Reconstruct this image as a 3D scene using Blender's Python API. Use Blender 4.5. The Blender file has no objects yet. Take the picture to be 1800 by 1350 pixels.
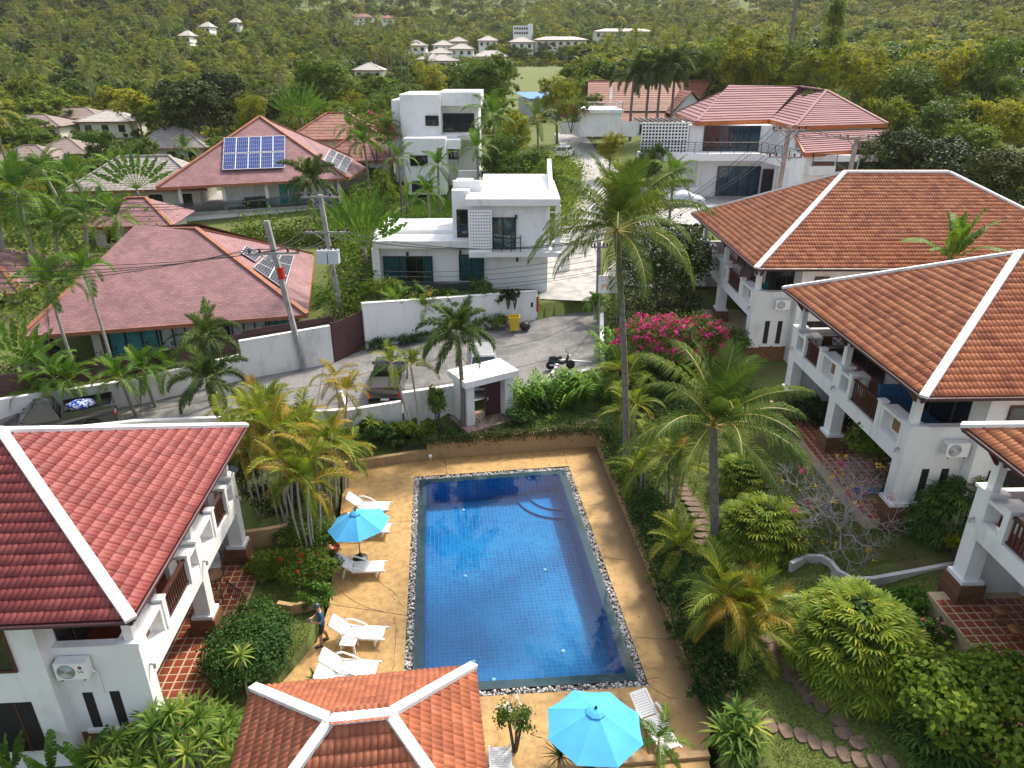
import bpy, bmesh, math, random
import numpy as np
from mathutils import Matrix, Vector
random.seed(7); RNG = np.random.default_rng(7)
R = math.radians
SC = bpy.context.scene
COL = SC.collection
# ------------------------------------------------------------------ camera
FPX, PITCH, CAMH = 1260.0, R(24.3), 19.0            # focal length in photo pixels (photo 1800 wide), pitch, height above the pool deck
cam = bpy.data.cameras.new('camera'); cam.sensor_width = 36.0; cam.lens = FPX / 1800 * 36
cam.clip_start = .3; cam.clip_end = 4000
camo = bpy.data.objects.new('camera', cam); COL.objects.link(camo)
camo.location = (0, 0, CAMH); camo.rotation_euler = (R(90) - PITCH, 0, 0)
SC.camera = camo
# ------------------------------------------------------------------ sky, sun, exposure
SUN_AZ, SUN_EL = R(38), R(52)                        # azimuth clockwise from +Y (away from the camera), elevation
world = bpy.data.worlds.new('World'); SC.world = world; world.use_nodes = True
wn = world.node_tree.nodes; wl = world.node_tree.links
sky = wn.new('ShaderNodeTexSky'); sky.sky_type = 'NISHITA'; sky.sun_disc = False
sky.sun_elevation = SUN_EL; sky.sun_rotation = SUN_AZ
sky.air_density = 1.0; sky.dust_density = 3.0; sky.ozone_density = 1.0
hsv = wn.new('ShaderNodeHueSaturation'); hsv.inputs['Saturation'].default_value = .55    # thin cloud veil: paler than a clear sky
wl.new(sky.outputs[0], hsv.inputs['Color']); wl.new(hsv.outputs[0], wn['Background'].inputs[0]); wn['Background'].inputs[1].default_value = .15
sun = bpy.data.lights.new('sun', 'SUN'); sun.energy = 2.5; sun.angle = R(7); sun.color = (1, .90, .74)
suno = bpy.data.objects.new('sun', sun); COL.objects.link(suno)
sdir = Vector((math.sin(SUN_AZ) * math.cos(SUN_EL), math.cos(SUN_AZ) * math.cos(SUN_EL), math.sin(SUN_EL)))
suno.rotation_euler = sdir.to_track_quat('Z', 'Y').to_euler(); suno.location = (30, 20, 60)
vs = SC.view_settings; vs.view_transform = 'Standard'; vs.look = 'None'; vs.gamma = 1; vs.use_curve_mapping = False
vs.exposure = 1.12
SC.render.engine = 'CYCLES'
SC.cycles.use_denoising = True
SC.cycles.max_bounces = 8; SC.cycles.transparent_max_bounces = 12; SC.cycles.volume_bounces = 0
SC.cycles.caustics_reflective = False; SC.cycles.caustics_refractive = False
# ------------------------------------------------------------------ where things stand: photo measurements -> metres
SP, CP = math.sin(PITCH), math.cos(PITCH)
def G(px, py, z=0.):                                  # point at height z
    v = (py - 675) / FPX; d = (CAMH - z) / (SP + v * CP)
    return Vector(((px - 900) / FPX * d, d * (CP - v * SP), z))
def GD(px, py, d):                                    # point at depth d
    v = (py - 675) / FPX
    return Vector(((px - 900) / FPX * d, d * (CP - v * SP), CAMH - d * (SP + v * CP)))
def GY(px, py, y):                                    # point on the plane Y = y
    v = (py - 675) / FPX; return GD(px, py, y / (CP - v * SP))
def PR(x, y, z):
    d = y * CP + (CAMH - z) * SP; return 900 + FPX * x / d, 675 + FPX * ((CAMH - z) * CP - y * SP) / d, d
# ------------------------------------------------------------------ mesh helpers
class MB:
    def __init__(s): s.v = []; s.f = []; s.m = []; s.uv = {}; s.n = 0; s.S = None
    def add(s, vs_, fs, mi=0, uvs=None):
        b = s.n
        for p in vs_: s.v.append((p[0], p[1], p[2]))
        s.n += len(vs_)
        for i, f in enumerate(fs):
            if uvs is not None: s.uv[len(s.f)] = [uvs[k] for k in f]
            s.f.append(tuple(k + b for k in f)); s.m.append(mi)
        return s
    def box(s, x0, y0, z0, x1, y1, z1, mi=0):
        x0, x1 = sorted((x0, x1)); y0, y1 = sorted((y0, y1)); z0, z1 = sorted((z0, z1))
        return s.add([(x0,y0,z0),(x1,y0,z0),(x1,y1,z0),(x0,y1,z0),(x0,y0,z1),(x1,y0,z1),(x1,y1,z1),(x0,y1,z1)],
              [(0,3,2,1),(4,5,6,7),(0,1,5,4),(1,2,6,5),(2,3,7,6),(3,0,4,7)], mi)
    def obox(s, c, d, rot=None, mi=0):               # centre, full sizes, 3x3 rotation
        hx, hy, hz = d[0]/2, d[1]/2, d[2]/2
        q = [Vector((x,y,z)) for z in (-hz,hz) for x,y in ((-hx,-hy),(hx,-hy),(hx,hy),(-hx,hy))]
        if rot is not None: q = [rot @ p for p in q]
        c = Vector(c)
        return s.add([p + c for p in q], [(0,3,2,1),(4,5,6,7),(0,1,5,4),(1,2,6,5),(2,3,7,6),(3,0,4,7)], mi)
    def beam(s, p, q, w, h, mi=0, up=(0,0,1)):
        p, q = Vector(p), Vector(q); d = (q - p); L = d.length; d.normalize()
        side = d.cross(Vector(up)); side = side.normalized() if side.length > 1e-5 else Vector((1,0,0)); u = side.cross(d)
        r = Matrix((d, side, u)).transposed()
        return s.obox((p + q) / 2, (L, w, h), r, mi)
    def tube(s, pts, rad, n=8, mi=0, cap=True):
        pts = [Vector(p) for p in pts]; k = len(pts)
        if not hasattr(rad, '__len__'): rad = [rad] * k
        vs_ = []; prev = None
        for i, p in enumerate(pts):
            d = (pts[min(i+1,k-1)] - pts[max(i-1,0)]).normalized()
            ref = prev if prev is not None else (Vector((1,0,0)) if abs(d.x) < .9 else Vector((0,1,0)))
            a = (ref - d * ref.dot(d)); a = a.normalized() if a.length > 1e-6 else d.orthogonal().normalized()
            b = d.cross(a); prev = a
            for j in range(n):
                t = 2*math.pi*j/n; vs_.append(p + (a*math.cos(t) + b*math.sin(t)) * rad[i])
        fs = [(i*n+j, i*n+(j+1)%n, (i+1)*n+(j+1)%n, (i+1)*n+j) for i in range(k-1) for j in range(n)]
        if cap: fs += [tuple(range(n-1,-1,-1)), tuple((k-1)*n+j for j in range(n))]
        return s.add(vs_, fs, mi)
    def lathe(s, prof, n=12, c=(0,0,0), mi=0, cap=True):
        vs_ = [(c[0]+r*math.cos(2*math.pi*j/n), c[1]+r*math.sin(2*math.pi*j/n), c[2]+z) for r, z in prof for j in range(n)]
        k = len(prof)
        fs = [(i*n+j, i*n+(j+1)%n, (i+1)*n+(j+1)%n, (i+1)*n+j) for i in range(k-1) for j in range(n)]
        if cap: fs += [tuple(range(n-1,-1,-1)), tuple((k-1)*n+j for j in range(n))]
        return s.add(vs_, fs, mi)
    def prism(s, poly, z0, z1, mi=0):                 # poly: CCW list of (x, y); z1 may be a list
        k = len(poly); zt = z1 if hasattr(z1, '__len__') else [z1]*k; zb = z0 if hasattr(z0, '__len__') else [z0]*k
        vs_ = [(p[0],p[1],zb[i]) for i, p in enumerate(poly)] + [(p[0],p[1],zt[i]) for i, p in enumerate(poly)]
        return s.add(vs_, [tuple(range(k-1,-1,-1)), tuple(range(k,2*k))] + [(i,(i+1)%k,k+(i+1)%k,k+i) for i in range(k)], mi)
    def extr(s, poly, vec, mi=0):                     # poly of 3-D points pushed along vec
        k = len(poly); vec = Vector(vec); a = [Vector(p) for p in poly]
        return s.add(a + [p + vec for p in a], [tuple(range(k-1,-1,-1)), tuple(range(k,2*k))] + [(i,(i+1)%k,k+(i+1)%k,k+i) for i in range(k)], mi)
    def quad(s, a, b, c, d, mi=0): return s.add([a,b,c,d], [(0,1,2,3)], mi)
    def mesh(s, name, mats, smooth=False):
        me = bpy.data.meshes.new(name)
        v = s.v; f = s.f
        if s.S is not None:
            v = [(p[0]*s.S[0], p[1]*s.S[1], p[2]*s.S[2]) for p in v]
            if s.S[0]*s.S[1]*s.S[2] < 0: f = [q[::-1] for q in f]
        me.from_pydata(v, [], f)
        for mt in (mats if isinstance(mats, (list, tuple)) else [mats]): me.materials.append(mt)
        if any(s.m): me.polygons.foreach_set('material_index', s.m)
        if s.uv:
            ul = me.uv_layers.new(name='UVMap'); flip = s.S is not None and s.S[0]*s.S[1]*s.S[2] < 0
            for i, u in s.uv.items():
                p = me.polygons[i]; u = u[::-1] if flip else u
                for k, li in enumerate(p.loop_indices): ul.data[li].uv = u[k]
        if smooth: me.polygons.foreach_set('use_smooth', [True]*len(me.polygons))
        me.update(); return me
def npmesh(name, verts, quads, mats, mi=None, smooth=False, tri=False):
    """fast mesh from numpy arrays"""
    me = bpy.data.meshes.new(name); k = quads.shape[1]
    me.vertices.add(len(verts)); me.vertices.foreach_set('co', np.asarray(verts, np.float32).ravel())
    me.loops.add(quads.size); me.loops.foreach_set('vertex_index', quads.astype(np.int32).ravel())
    me.polygons.add(len(quads)); me.polygons.foreach_set('loop_start', np.arange(0, quads.size, k, dtype=np.int32))
    for mt in (mats if isinstance(mats, (list, tuple)) else [mats]): me.materials.append(mt)
    if mi is not None: me.polygons.foreach_set('material_index', np.asarray(mi, np.int32))
    if smooth: me.polygons.foreach_set('use_smooth', np.ones(len(quads), bool))
    me.update(calc_edges=True); return me
def link(name, data, parent=None, mat=None):
    o = bpy.data.objects.new(name, data); COL.objects.link(o)
    if parent is not None: o.parent = parent
    if mat is not None: o.matrix_basis = mat
    return o
def tag(o, label, cat, group=None):
    o['label'] = label; o['category'] = cat; o['kind'] = 'thing'
    if group: o['group'] = group
    return o
def thing(name, label, cat, loc=(0,0,0), rz=0, group=None):
    o = link(name, None); o.location = loc; o.rotation_euler = (0,0,rz); o.empty_display_size = .2
    return tag(o, label, cat, group)
def part(name, mb, mats, parent, smooth=False, S=None, loc=None, kind=None, label=None):
    if S is not None: mb.S = S
    o = link(name, mb.mesh(name, mats, smooth), parent)
    if loc is not None: o.location = loc
    if kind: o['kind'] = kind
    if label: o['label'] = label
    return o
def solo(name, mb, mats, label, cat, group=None, smooth=False, loc=None, rz=0):
    o = link(name, mb.mesh(name, mats, smooth)); tag(o, label, cat, group)
    if loc is not None: o.location = loc
    o.rotation_euler = (0,0,rz); return o
def struct(name, me, kind='structure', label=None):
    o = link(name, me); o['kind'] = kind
    if label: o['label'] = label
    return o
# ------------------------------------------------------------------ materials
def nodes(name):
    m = bpy.data.materials.new(name); m.use_nodes = True
    return m, m.node_tree.nodes, m.node_tree.links, m.node_tree.nodes['Principled BSDF']
def ramp(N, L, fac, cols, pos=None):
    r = N.new('ShaderNodeValToRGB'); e = r.color_ramp.elements
    pos = pos or [i/(len(cols)-1) for i in range(len(cols))]
    while len(e) < len(cols): e.new(.5)
    for i, cl in enumerate(cols): e[i].position = pos[i]; e[i].color = (*cl, 1)
    L.new(fac, r.inputs[0]); return r.outputs[0]
def tex(N, L, typ, scale, detail=4, co=None, sc3=None, rough=.55, kind='Object'):
    if co is None: co = N.new('ShaderNodeTexCoord').outputs[kind] if kind != 'World' else N.new('ShaderNodeNewGeometry').outputs['Position']
    if sc3:
        mp = N.new('ShaderNodeMapping'); mp.inputs['Scale'].default_value = sc3; L.new(co, mp.inputs[0]); co = mp.outputs[0]
    t = N.new('ShaderNodeTexNoise' if typ == 'noise' else 'ShaderNodeTexVoronoi')
    t.inputs['Scale'].default_value = scale
    if typ == 'noise': t.inputs['Detail'].default_value = detail; t.inputs['Roughness'].default_value = rough
    L.new(co, t.inputs['Vector']); return t.outputs[0]
def mix(N, L, fac, a, b, mode='MIX'):
    m = N.new('ShaderNodeMix'); m.data_type = 'RGBA'; m.blend_type = mode
    for sock, val in ((m.inputs[0], fac), (m.inputs[6], a), (m.inputs[7], b)):
        if isinstance(val, bpy.types.NodeSocket): L.new(val, sock)
        elif isinstance(val, (int, float)): sock.default_value = val
        else: sock.default_value = (*val, 1)
    return m.outputs[2]
def bump(N, L, P, h, strength=.3, dist=.02):
    b = N.new('ShaderNodeBump'); b.inputs['Strength'].default_value = strength; b.inputs['Distance'].default_value = dist
    L.new(h, b.inputs['Height']); L.new(b.outputs[0], P.inputs['Normal'])
def mathn(N, L, op, a, b=0):
    m = N.new('ShaderNodeMath'); m.operation = op
    for sock, val in ((m.inputs[0], a), (m.inputs[1], b)):
        if isinstance(val, bpy.types.NodeSocket): L.new(val, sock)
        else: sock.default_value = val
    return m.outputs[0]
def M(name, col, rough=.7, var=.12, scale=2.5, metal=0, bmp=0, bscale=30, spec=.5, kind='Object', col2=None, coat=0):
    m, N, L, P = nodes(name)
    c = np.array(col); lo = tuple(c*(1-var)); hi = tuple(np.minimum(c*(1+var), .95))
    if col2 is not None: lo, hi = tuple(col), tuple(col2)
    t = tex(N, L, 'noise', scale, 5, kind=kind)
    L.new(ramp(N, L, t, [lo, hi], [.32, .68]), P.inputs['Base Color'])
    P.inputs['Roughness'].default_value = rough; P.inputs['Metallic'].default_value = metal
    P.inputs['Specular IOR Level'].default_value = spec; P.inputs['Coat Weight'].default_value = coat
    if bmp: bump(N, L, P, tex(N, L, 'noise', bscale, 4, kind=kind), bmp)
    return m
def M_plaster(name, col, dirt=(.42,.40,.37), amount=.35):
    m, N, L, P = nodes(name)
    streak = tex(N, L, 'noise', 1.0, 6, sc3=(2.2,2.2,.35), kind='World', rough=.65)
    blot = tex(N, L, 'noise', .7, 5, kind='World')
    f = mathn(N, L, 'MULTIPLY', streak, blot)
    fr = ramp(N, L, f, [(0,0,0),(amount,)*3], [.25, .52])
    base = mix(N, L, tex(N, L, 'noise', 5, 4, kind='World'), tuple(np.array(col)*.93), col)
    L.new(mix(N, L, fr, base, dirt), P.inputs['Base Color'])
    P.inputs['Roughness'].default_value = .8; P.inputs['Specular IOR Level'].default_value = .25
    bump(N, L, P, tex(N, L, 'noise', 25, 5, kind='World'), .12, .01); return m
def M_leaf(name, c1, c2, c3=None, trans=.3, rough=.55, nscale=.6):
    """foliage: colour varies per plant, per leaf and over the crown; part of the light passes through"""
    m, N, L, P = nodes(name)
    oi = N.new('ShaderNodeObjectInfo').outputs['Random']; isl = N.new('ShaderNodeNewGeometry').outputs['Random Per Island']
    t = tex(N, L, 'noise', nscale, 2, kind='World')
    a = mathn(N, L, 'MULTIPLY', oi, .35); b = mathn(N, L, 'MULTIPLY', isl, .4); s = mathn(N, L, 'ADD', a, b)
    tt = mathn(N, L, 'MULTIPLY', t, .5); s = mathn(N, L, 'ADD', s, tt)
    cols = [c1, c2] + ([c3] if c3 else []); pos = [.25, .85] if not c3 else [.25, .7, 1.05 if False else .98]
    cl = ramp(N, L, s, cols, pos)
    L.new(cl, P.inputs['Base Color']); P.inputs['Roughness'].default_value = rough; P.inputs['Specular IOR Level'].default_value = .14
    tr = N.new('ShaderNodeBsdfTranslucent'); L.new(mix(N, L, 1.0, cl, (1.0,1.0,.45), 'MULTIPLY'), tr.inputs[0])
    ms = N.new('ShaderNodeMixShader'); ms.inputs[0].default_value = trans
    L.new(P.outputs[0], ms.inputs[1]); L.new(tr.outputs[0], ms.inputs[2])
    L.new(ms.outputs[0], N['Material Output'].inputs[0]); return m
def M_rooftile(name, cols, rough=.6):
    m, N, L, P = nodes(name)
    oi = N.new('ShaderNodeObjectInfo').outputs['Random']; isl = N.new('ShaderNodeNewGeometry').outputs['Random Per Island']
    r = mathn(N, L, 'FRACT', mathn(N, L, 'ADD', oi, mathn(N, L, 'MULTIPLY', isl, 3.7)))
    w = tex(N, L, 'noise', .9, 5, kind='World', rough=.7)
    s = mathn(N, L, 'ADD', mathn(N, L, 'MULTIPLY', r, .45), mathn(N, L, 'MULTIPLY', w, .75))
    cl = ramp(N, L, s, cols, [.3, .55, .8] if len(cols) == 3 else None)
    st = ramp(N, L, tex(N, L, 'noise', 3.0, 6, kind='World', rough=.75), [(0,0,0),(.5,.5,.5)], [.56, .75])
    L.new(mix(N, L, st, cl, (.06,.045,.04)), P.inputs['Base Color'])
    P.inputs['Roughness'].default_value = rough
    bump(N, L, P, tex(N, L, 'noise', 60, 3, kind='World'), .15, .01); return m
def M_shingle(name, c1, c2, mortar, w=.34, h=.2):
    """small flat shingles too fine to pick apart: running bond on the UVs in metres"""
    m, N, L, P = nodes(name)
    uv = N.new('ShaderNodeTexCoord').outputs['UV']
    b = N.new('ShaderNodeTexBrick'); b.offset = .5; L.new(uv, b.inputs[0])
    b.inputs['Color1'].default_value = (*c1,1); b.inputs['Color2'].default_value = (*c2,1); b.inputs['Mortar'].default_value = (*mortar,1)
    b.inputs['Scale'].default_value = 1; b.inputs['Mortar Size'].default_value = .012
    b.inputs['Brick Width'].default_value = w; b.inputs['Row Height'].default_value = h
    v = ramp(N, L, tex(N, L, 'noise', .8, 6, kind='World', rough=.7), [(.62,.6,.6),(1.15,1.15,1.15)], [.3,.7])
    L.new(mix(N, L, 1.0, b.outputs[0], v, 'MULTIPLY'), P.inputs['Base Color']); P.inputs['Roughness'].default_value = .75
    bump(N, L, P, b.outputs[1], -.35, .02); return m
def M_glass(name, tint=(.55,.7,.75), rough=.02):
    m, N, L, P = nodes(name)
    N.remove(P); t = N.new('ShaderNodeBsdfTransparent'); t.inputs[0].default_value = (*tint,1)
    g = N.new('ShaderNodeBsdfGlossy'); g.inputs['Roughness'].default_value = rough
    fr = N.new('ShaderNodeFresnel'); fr.inputs[0].default_value = 1.6
    ms = N.new('ShaderNodeMixShader'); L.new(fr.outputs[0], ms.inputs[0]); L.new(t.outputs[0], ms.inputs[1]); L.new(g.outputs[0], ms.inputs[2])
    L.new(ms.outputs[0], N['Material Output'].inputs[0]); return m
MT = {}
MT['white'] = M_plaster('white_plaster', (.80,.80,.79), (.36,.34,.31), .55)
MT['cap'] = M_plaster('white_ridge_mortar', (.78,.78,.77), (.33,.30,.27), .6)
MT['white2'] = M_plaster('white_wall_weathered', (.74,.74,.72), (.30,.29,.27), .75)
MT['grey_wall'] = M_plaster('grey_wall', (.55,.56,.55), (.2,.2,.19), .7)
MT['cream'] = M_plaster('cream_plaster', (.72,.68,.58))
MT['tan_wall'] = M_plaster('tan_wall', (.40,.27,.14), (.10,.085,.06), .8)
MT['paint_white'] = M('white_paint', (.80,.80,.80), .55, .04)
MT['plastic_white'] = M('white_plastic', (.82,.82,.81), .35, .03, spec=.5)
MT['wood_dark'] = M('dark_wood', (.075,.028,.02), .5, .3, 6)
MT['maroon'] = M('maroon_paint', (.055,.018,.022), .55, .25, 3)
MT['panel_gold'] = M('gold_brown_panel', (.24,.12,.045), .5, .35, 8, bmp=.3)
MT['stone_brown'] = None
MT['black'] = M('black_metal', (.012,.012,.014), .45, .2)
MT['dark'] = M('dark_opening_shade', (.012,.011,.011), .8, .2)
MT['dark_glass'] = M('dark_glass', (.008,.014,.018), .06, .2, spec=.8)
MT['glass'] = M_glass('window_glass')
MT['curtain'] = M('teal_curtain', (.06,.30,.32), .8, .25, 3)
MT['curtain_white'] = M('white_curtain', (.6,.62,.63), .8, .15, 3)
MT['curtain_dark'] = M('navy_curtain', (.02,.06,.09), .8, .25, 3)
MT['curtain_blue'] = M('pale_blue_curtain', (.10,.22,.32), .8, .4, 1.2)
MT['grey_metal'] = M('grey_metal', (.35,.36,.37), .4, .1, metal=.6)
MT['concrete'] = M('concrete', (.33,.32,.31), .85, .25, 1.5, bmp=.2, bscale=20)
MT['pole'] = M('weathered_concrete_pole', (.27,.26,.25), .9, .3, 2, bmp=.3, bscale=25)
MT['porcelain'] = M('brown_insulator', (.05,.018,.012), .25, .2)
MT['cable'] = M('black_cable', (.012,.012,.013), .6, .1)
MT['solar'] = M('solar_cell', (.008,.03,.17), .3, .3, 1.2, spec=.25)
MT['solar_dark'] = M('dark_solar_cell', (.010,.014,.035), .3, .3, 1.2, spec=.25)
MT['alu'] = M('aluminium', (.62,.63,.65), .35, .05, metal=.7)
MT['umbrella'] = M('sky_blue_canvas', (.07,.38,.72), .85, .10, 1.5, bmp=.1, bscale=50)
MT['blue_cushion'] = M('blue_cushion', (.012,.09,.22), .9, .25, 8, bmp=.2)
MT['teal_cushion'] = M('teal_cushion', (.02,.28,.32), .9, .15, 8)
MT['wicker'] = M('brown_wicker', (.12,.065,.03), .7, .3, 30, bmp=.3)
MT['wood_mid'] = M('orange_wood', (.26,.11,.035), .5, .25, 6)
MT['fascia'] = M('maroon_fascia', (.06,.02,.022), .4, .2)
MT['fascia_orange'] = M('orange_fascia', (.42,.11,.02), .5, .2, 3)
MT['tile_red'] = M_rooftile('red_roof_tile', [(.15,.020,.018),(.205,.032,.028),(.25,.05,.042)])
MT['tile_orange'] = M_rooftile('orange_roof_tile', [(.24,.068,.03),(.39,.122,.045),(.47,.172,.066)])
MT['tile_pav'] = M_rooftile('pavilion_roof_tile', [(.25,.072,.035),(.34,.10,.045),(.40,.13,.06)])
MT['tile_brick'] = M_rooftile('brick_red_roof', [(.13,.04,.03),(.23,.072,.048),(.29,.10,.068)])
MT['shingle'] = M_shingle('mauve_shingle', (.30,.155,.16), (.24,.118,.125), (.13,.065,.07))
MT['shingle_far'] = M_shingle('terracotta_shingle', (.36,.17,.13), (.28,.12,.095), (.14,.06,.05))
MT['mauve_tile'] = M_rooftile('mauve_concrete_tile', [(.17,.07,.075),(.235,.10,.11),(.28,.135,.145)], .8)
MT['ridge_brown'] = M('brown_ridge', (.27,.10,.05), .7, .2)
MT['thatch'] = M('grey_thatch', (.30,.27,.25), .95, .35, 3, bmp=.8, bscale=14)
MT['grey_roof'] = M('grey_roof_sheet', (.40,.37,.34), .7, .15)
MT['brown_roof'] = M('brown_roof_sheet', (.22,.165,.145), .7, .2)
MT['floor_red'] = M('terracotta_floor_tile', (.24,.055,.03), .35, .25, 3)
MT['grout'] = M('cream_grout', (.45,.34,.22), .8, .1)
def m_stone():
    m, N, L, P = nodes('brown_stone_cladding')
    co = N.new('ShaderNodeTexCoord').outputs['Object']
    mp = N.new('ShaderNodeMapping'); L.new(co, mp.inputs[0]); mp.inputs['Rotation'].default_value = (R(90), 0, R(45))
    b = N.new('ShaderNodeTexBrick'); L.new(mp.outputs[0], b.inputs[0]); b.inputs['Scale'].default_value = 1
    b.inputs['Color1'].default_value = (.22,.10,.045,1); b.inputs['Color2'].default_value = (.13,.055,.028,1); b.inputs['Mortar'].default_value = (.05,.03,.02,1)
    b.inputs['Brick Width'].default_value = .26; b.inputs['Row Height'].default_value = .09; b.inputs['Mortar Size'].default_value = .008
    L.new(b.outputs[0], P.inputs['Base Color']); P.inputs['Roughness'].default_value = .85; bump(N, L, P, b.outputs[1], -.5, .02); return m
MT['stone_brown'] = m_stone()
# foliage
MT['lf_coco'] = M_leaf('coconut_leaf', (.042,.09,.022), (.115,.175,.034), (.23,.27,.06), .34)
MT['lf_coco_far'] = M_leaf('far_coconut_leaf', (.06,.09,.022), (.17,.20,.045), (.30,.28,.08), .35)
MT['lf_fox'] = M_leaf('foxtail_leaf', (.035,.07,.024), (.09,.14,.035), (.17,.23,.06), .3)
MT['lf_areca'] = M_leaf('areca_leaf', (.06,.12,.015), (.17,.23,.025), (.36,.33,.04), .38)
MT['lf_areca_old'] = M_leaf('yellowed_areca_leaf', (.14,.14,.02), (.32,.24,.03), (.42,.20,.03), .35)
MT['lf_grn_palm'] = M_leaf('green_palm_leaf', (.035,.10,.016), (.10,.20,.026), (.22,.30,.035), .34)
MT['lf_dry'] = M_leaf('dry_palm_leaf', (.12,.08,.045), (.22,.15,.08), None, .2, .8)
MT['lf_rhapis'] = M_leaf('rhapis_leaf', (.05,.11,.015), (.18,.26,.025), (.42,.42,.05), .38)
MT['lf_rhapis_dk'] = M_leaf('dark_rhapis_leaf', (.022,.06,.018), (.065,.13,.025), (.15,.22,.035), .3)
MT['lf_strap'] = M_leaf('dracaena_leaf', (.04,.10,.018), (.13,.22,.035), (.40,.42,.09), .35)
MT['lf_banana'] = M_leaf('banana_leaf', (.04,.10,.015), (.11,.22,.03), (.20,.30,.05), .35)
MT['lf_ginger'] = M_leaf('ginger_leaf', (.035,.11,.012), (.10,.22,.02), (.24,.34,.03), .3)
MT['lf_dark'] = M_leaf('dark_tree_leaf', (.012,.028,.008), (.036,.06,.014), (.09,.105,.02), .2)
MT['lf_mid'] = M_leaf('mid_tree_leaf', (.034,.082,.012), (.11,.175,.02), (.25,.30,.032), .4)
MT['lf_light'] = M_leaf('yellow_green_tree_leaf', (.08,.12,.012), (.21,.23,.018), (.40,.36,.035), .5)
MT['lf_hill'] = M_leaf('hill_tree_leaf', (.022,.042,.012), (.07,.10,.02), (.17,.18,.035), .25, nscale=.02)
MT['lf_hedge'] = M_leaf('hedge_leaf', (.018,.055,.014), (.055,.12,.022), (.13,.22,.035), .25)
MT['lf_grass'] = M_leaf('grass_blade', (.045,.085,.012), (.11,.16,.025), (.2,.2,.05), .25)
MT['lf_brownish'] = M_leaf('dry_shrub_leaf', (.07,.06,.025), (.13,.12,.04), (.2,.16,.07), .25)
MT['bark'] = M('grey_bark', (.17,.15,.125), .9, .35, 6, bmp=.6, bscale=18)
MT['bark_dark'] = M('brown_bark', (.09,.065,.045), .95, .35, 6, bmp=.6, bscale=15)
MT['bark_pale'] = M('pale_grey_bark', (.32,.30,.27), .9, .25, 6, bmp=.4, bscale=25)
MT['crownshaft'] = M('green_crownshaft', (.16,.22,.06), .5, .3, 3)
MT['magenta'] = M_leaf('magenta_bract', (.40,.006,.13), (.62,.015,.25), (.70,.07,.26), .35)
MT['red_fl'] = M_leaf('red_flower', (.45,.02,.015), (.62,.04,.02), None, .2)
MT['pink_fl'] = M_leaf('pink_flower', (.60,.16,.17), (.72,.30,.26), None, .3)
MT['white_fl'] = M_leaf('white_flower', (.72,.70,.55), (.8,.8,.75), None, .3)
MT['yellow_leaf'] = M_leaf('yellow_leaf', (.40,.22,.02), (.55,.36,.04), None, .3)
# ------------------------------------------------------------------ lie of the land
def inpoly(x, y, poly):
    x = np.asarray(x, float); y = np.asarray(y, float); ins = np.zeros(np.broadcast(x, y).shape, bool); k = len(poly)
    for i in range(k):
        x0, y0 = poly[i][0], poly[i][1]; x1, y1 = poly[(i+1)%k][0], poly[(i+1)%k][1]
        c = ((y0 > y) != (y1 > y)); ins ^= c & (x < (x1-x0)*(y-y0)/((y1-y0) if y1 != y0 else 1e-9) + x0)
    return ins
ROAD_Z = 1.8
def roadz(x): return np.interp(x, [-40,-26,-10,0,6,12], [2.1,2.0,1.75,1.75,2.1,2.3])
FAR = [G(px, py, z) for px, py, z in [(-260,795,2.0),(0,750,2.0),(247,710,1.9),(430,667,1.8),(588,638,1.75),(640,613,1.75),(760,592,1.75),(943,557,2.0),(1000,548,2.1),(1042,545,2.2)]]
NEAR = [Vector(p) for p in [(-36,27.5,2.0),(-22.6,30.6,2.0),(-18.7,31.6,1.9),(-14,32.4,1.8),(-8.7,33.3,1.75),(-2.5,35.6,1.75),(.25,37.3,1.75),(3.6,39.0,1.9),(5.3,39.9,2.0),(6.1,46.5,2.15)]]
ROADPOLY = [(p.x, p.y) for p in FAR] + [(p.x, p.y) for p in NEAR[::-1]]
PODIUM = [(FAR[5].x+.15, FAR[5].y+.3), (FAR[7].x, FAR[7].y+.3), (2.6,58), (-9.5,58)]
DECK = [(G(*p).x, G(*p).y) for p in [(606,828),(750,808),(1047,785),(1115,950),(1190,1130),(1252,1262),(1243,1327)]] + [(5.7,9),(-8.2,9),(-8.0,17.0),(-7.0,19.6),(-7.0,21.6),(-7.3,23.3),(-7.8,27)]
_c = Vector((sum(p[0] for p in DECK)/len(DECK), sum(p[1] for p in DECK)/len(DECK)))
DECK_HOLE = [tuple(Vector(p) + (Vector(p)-_c).normalized()*.32) for p in DECK]
YARD = [(12,61),(40,61),(40,90),(15,90)]                    # levelled yard of the large house
YP = [-50,30,33.2,33.7,36,38.5,46,50,55,60,66,80,100,130,200,300,400,550,800,1150,1500]
ZP = [.1,.15,.35,1.0,1.25,1.65,2.0,2.9,3.4,4.2,5.2,6.0,8.2,10.5,13,20,31,54,118,215,300]
XP = [-100,4.6,5.2,7,9,11,13,15,20,40,100]; XZ = [.1,.1,.7,.95,1.25,1.7,2.1,2.45,2.7,3.6,5.0]
def sm(t): t = np.clip(t, 0, 1); return t*t*(3-2*t)
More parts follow.
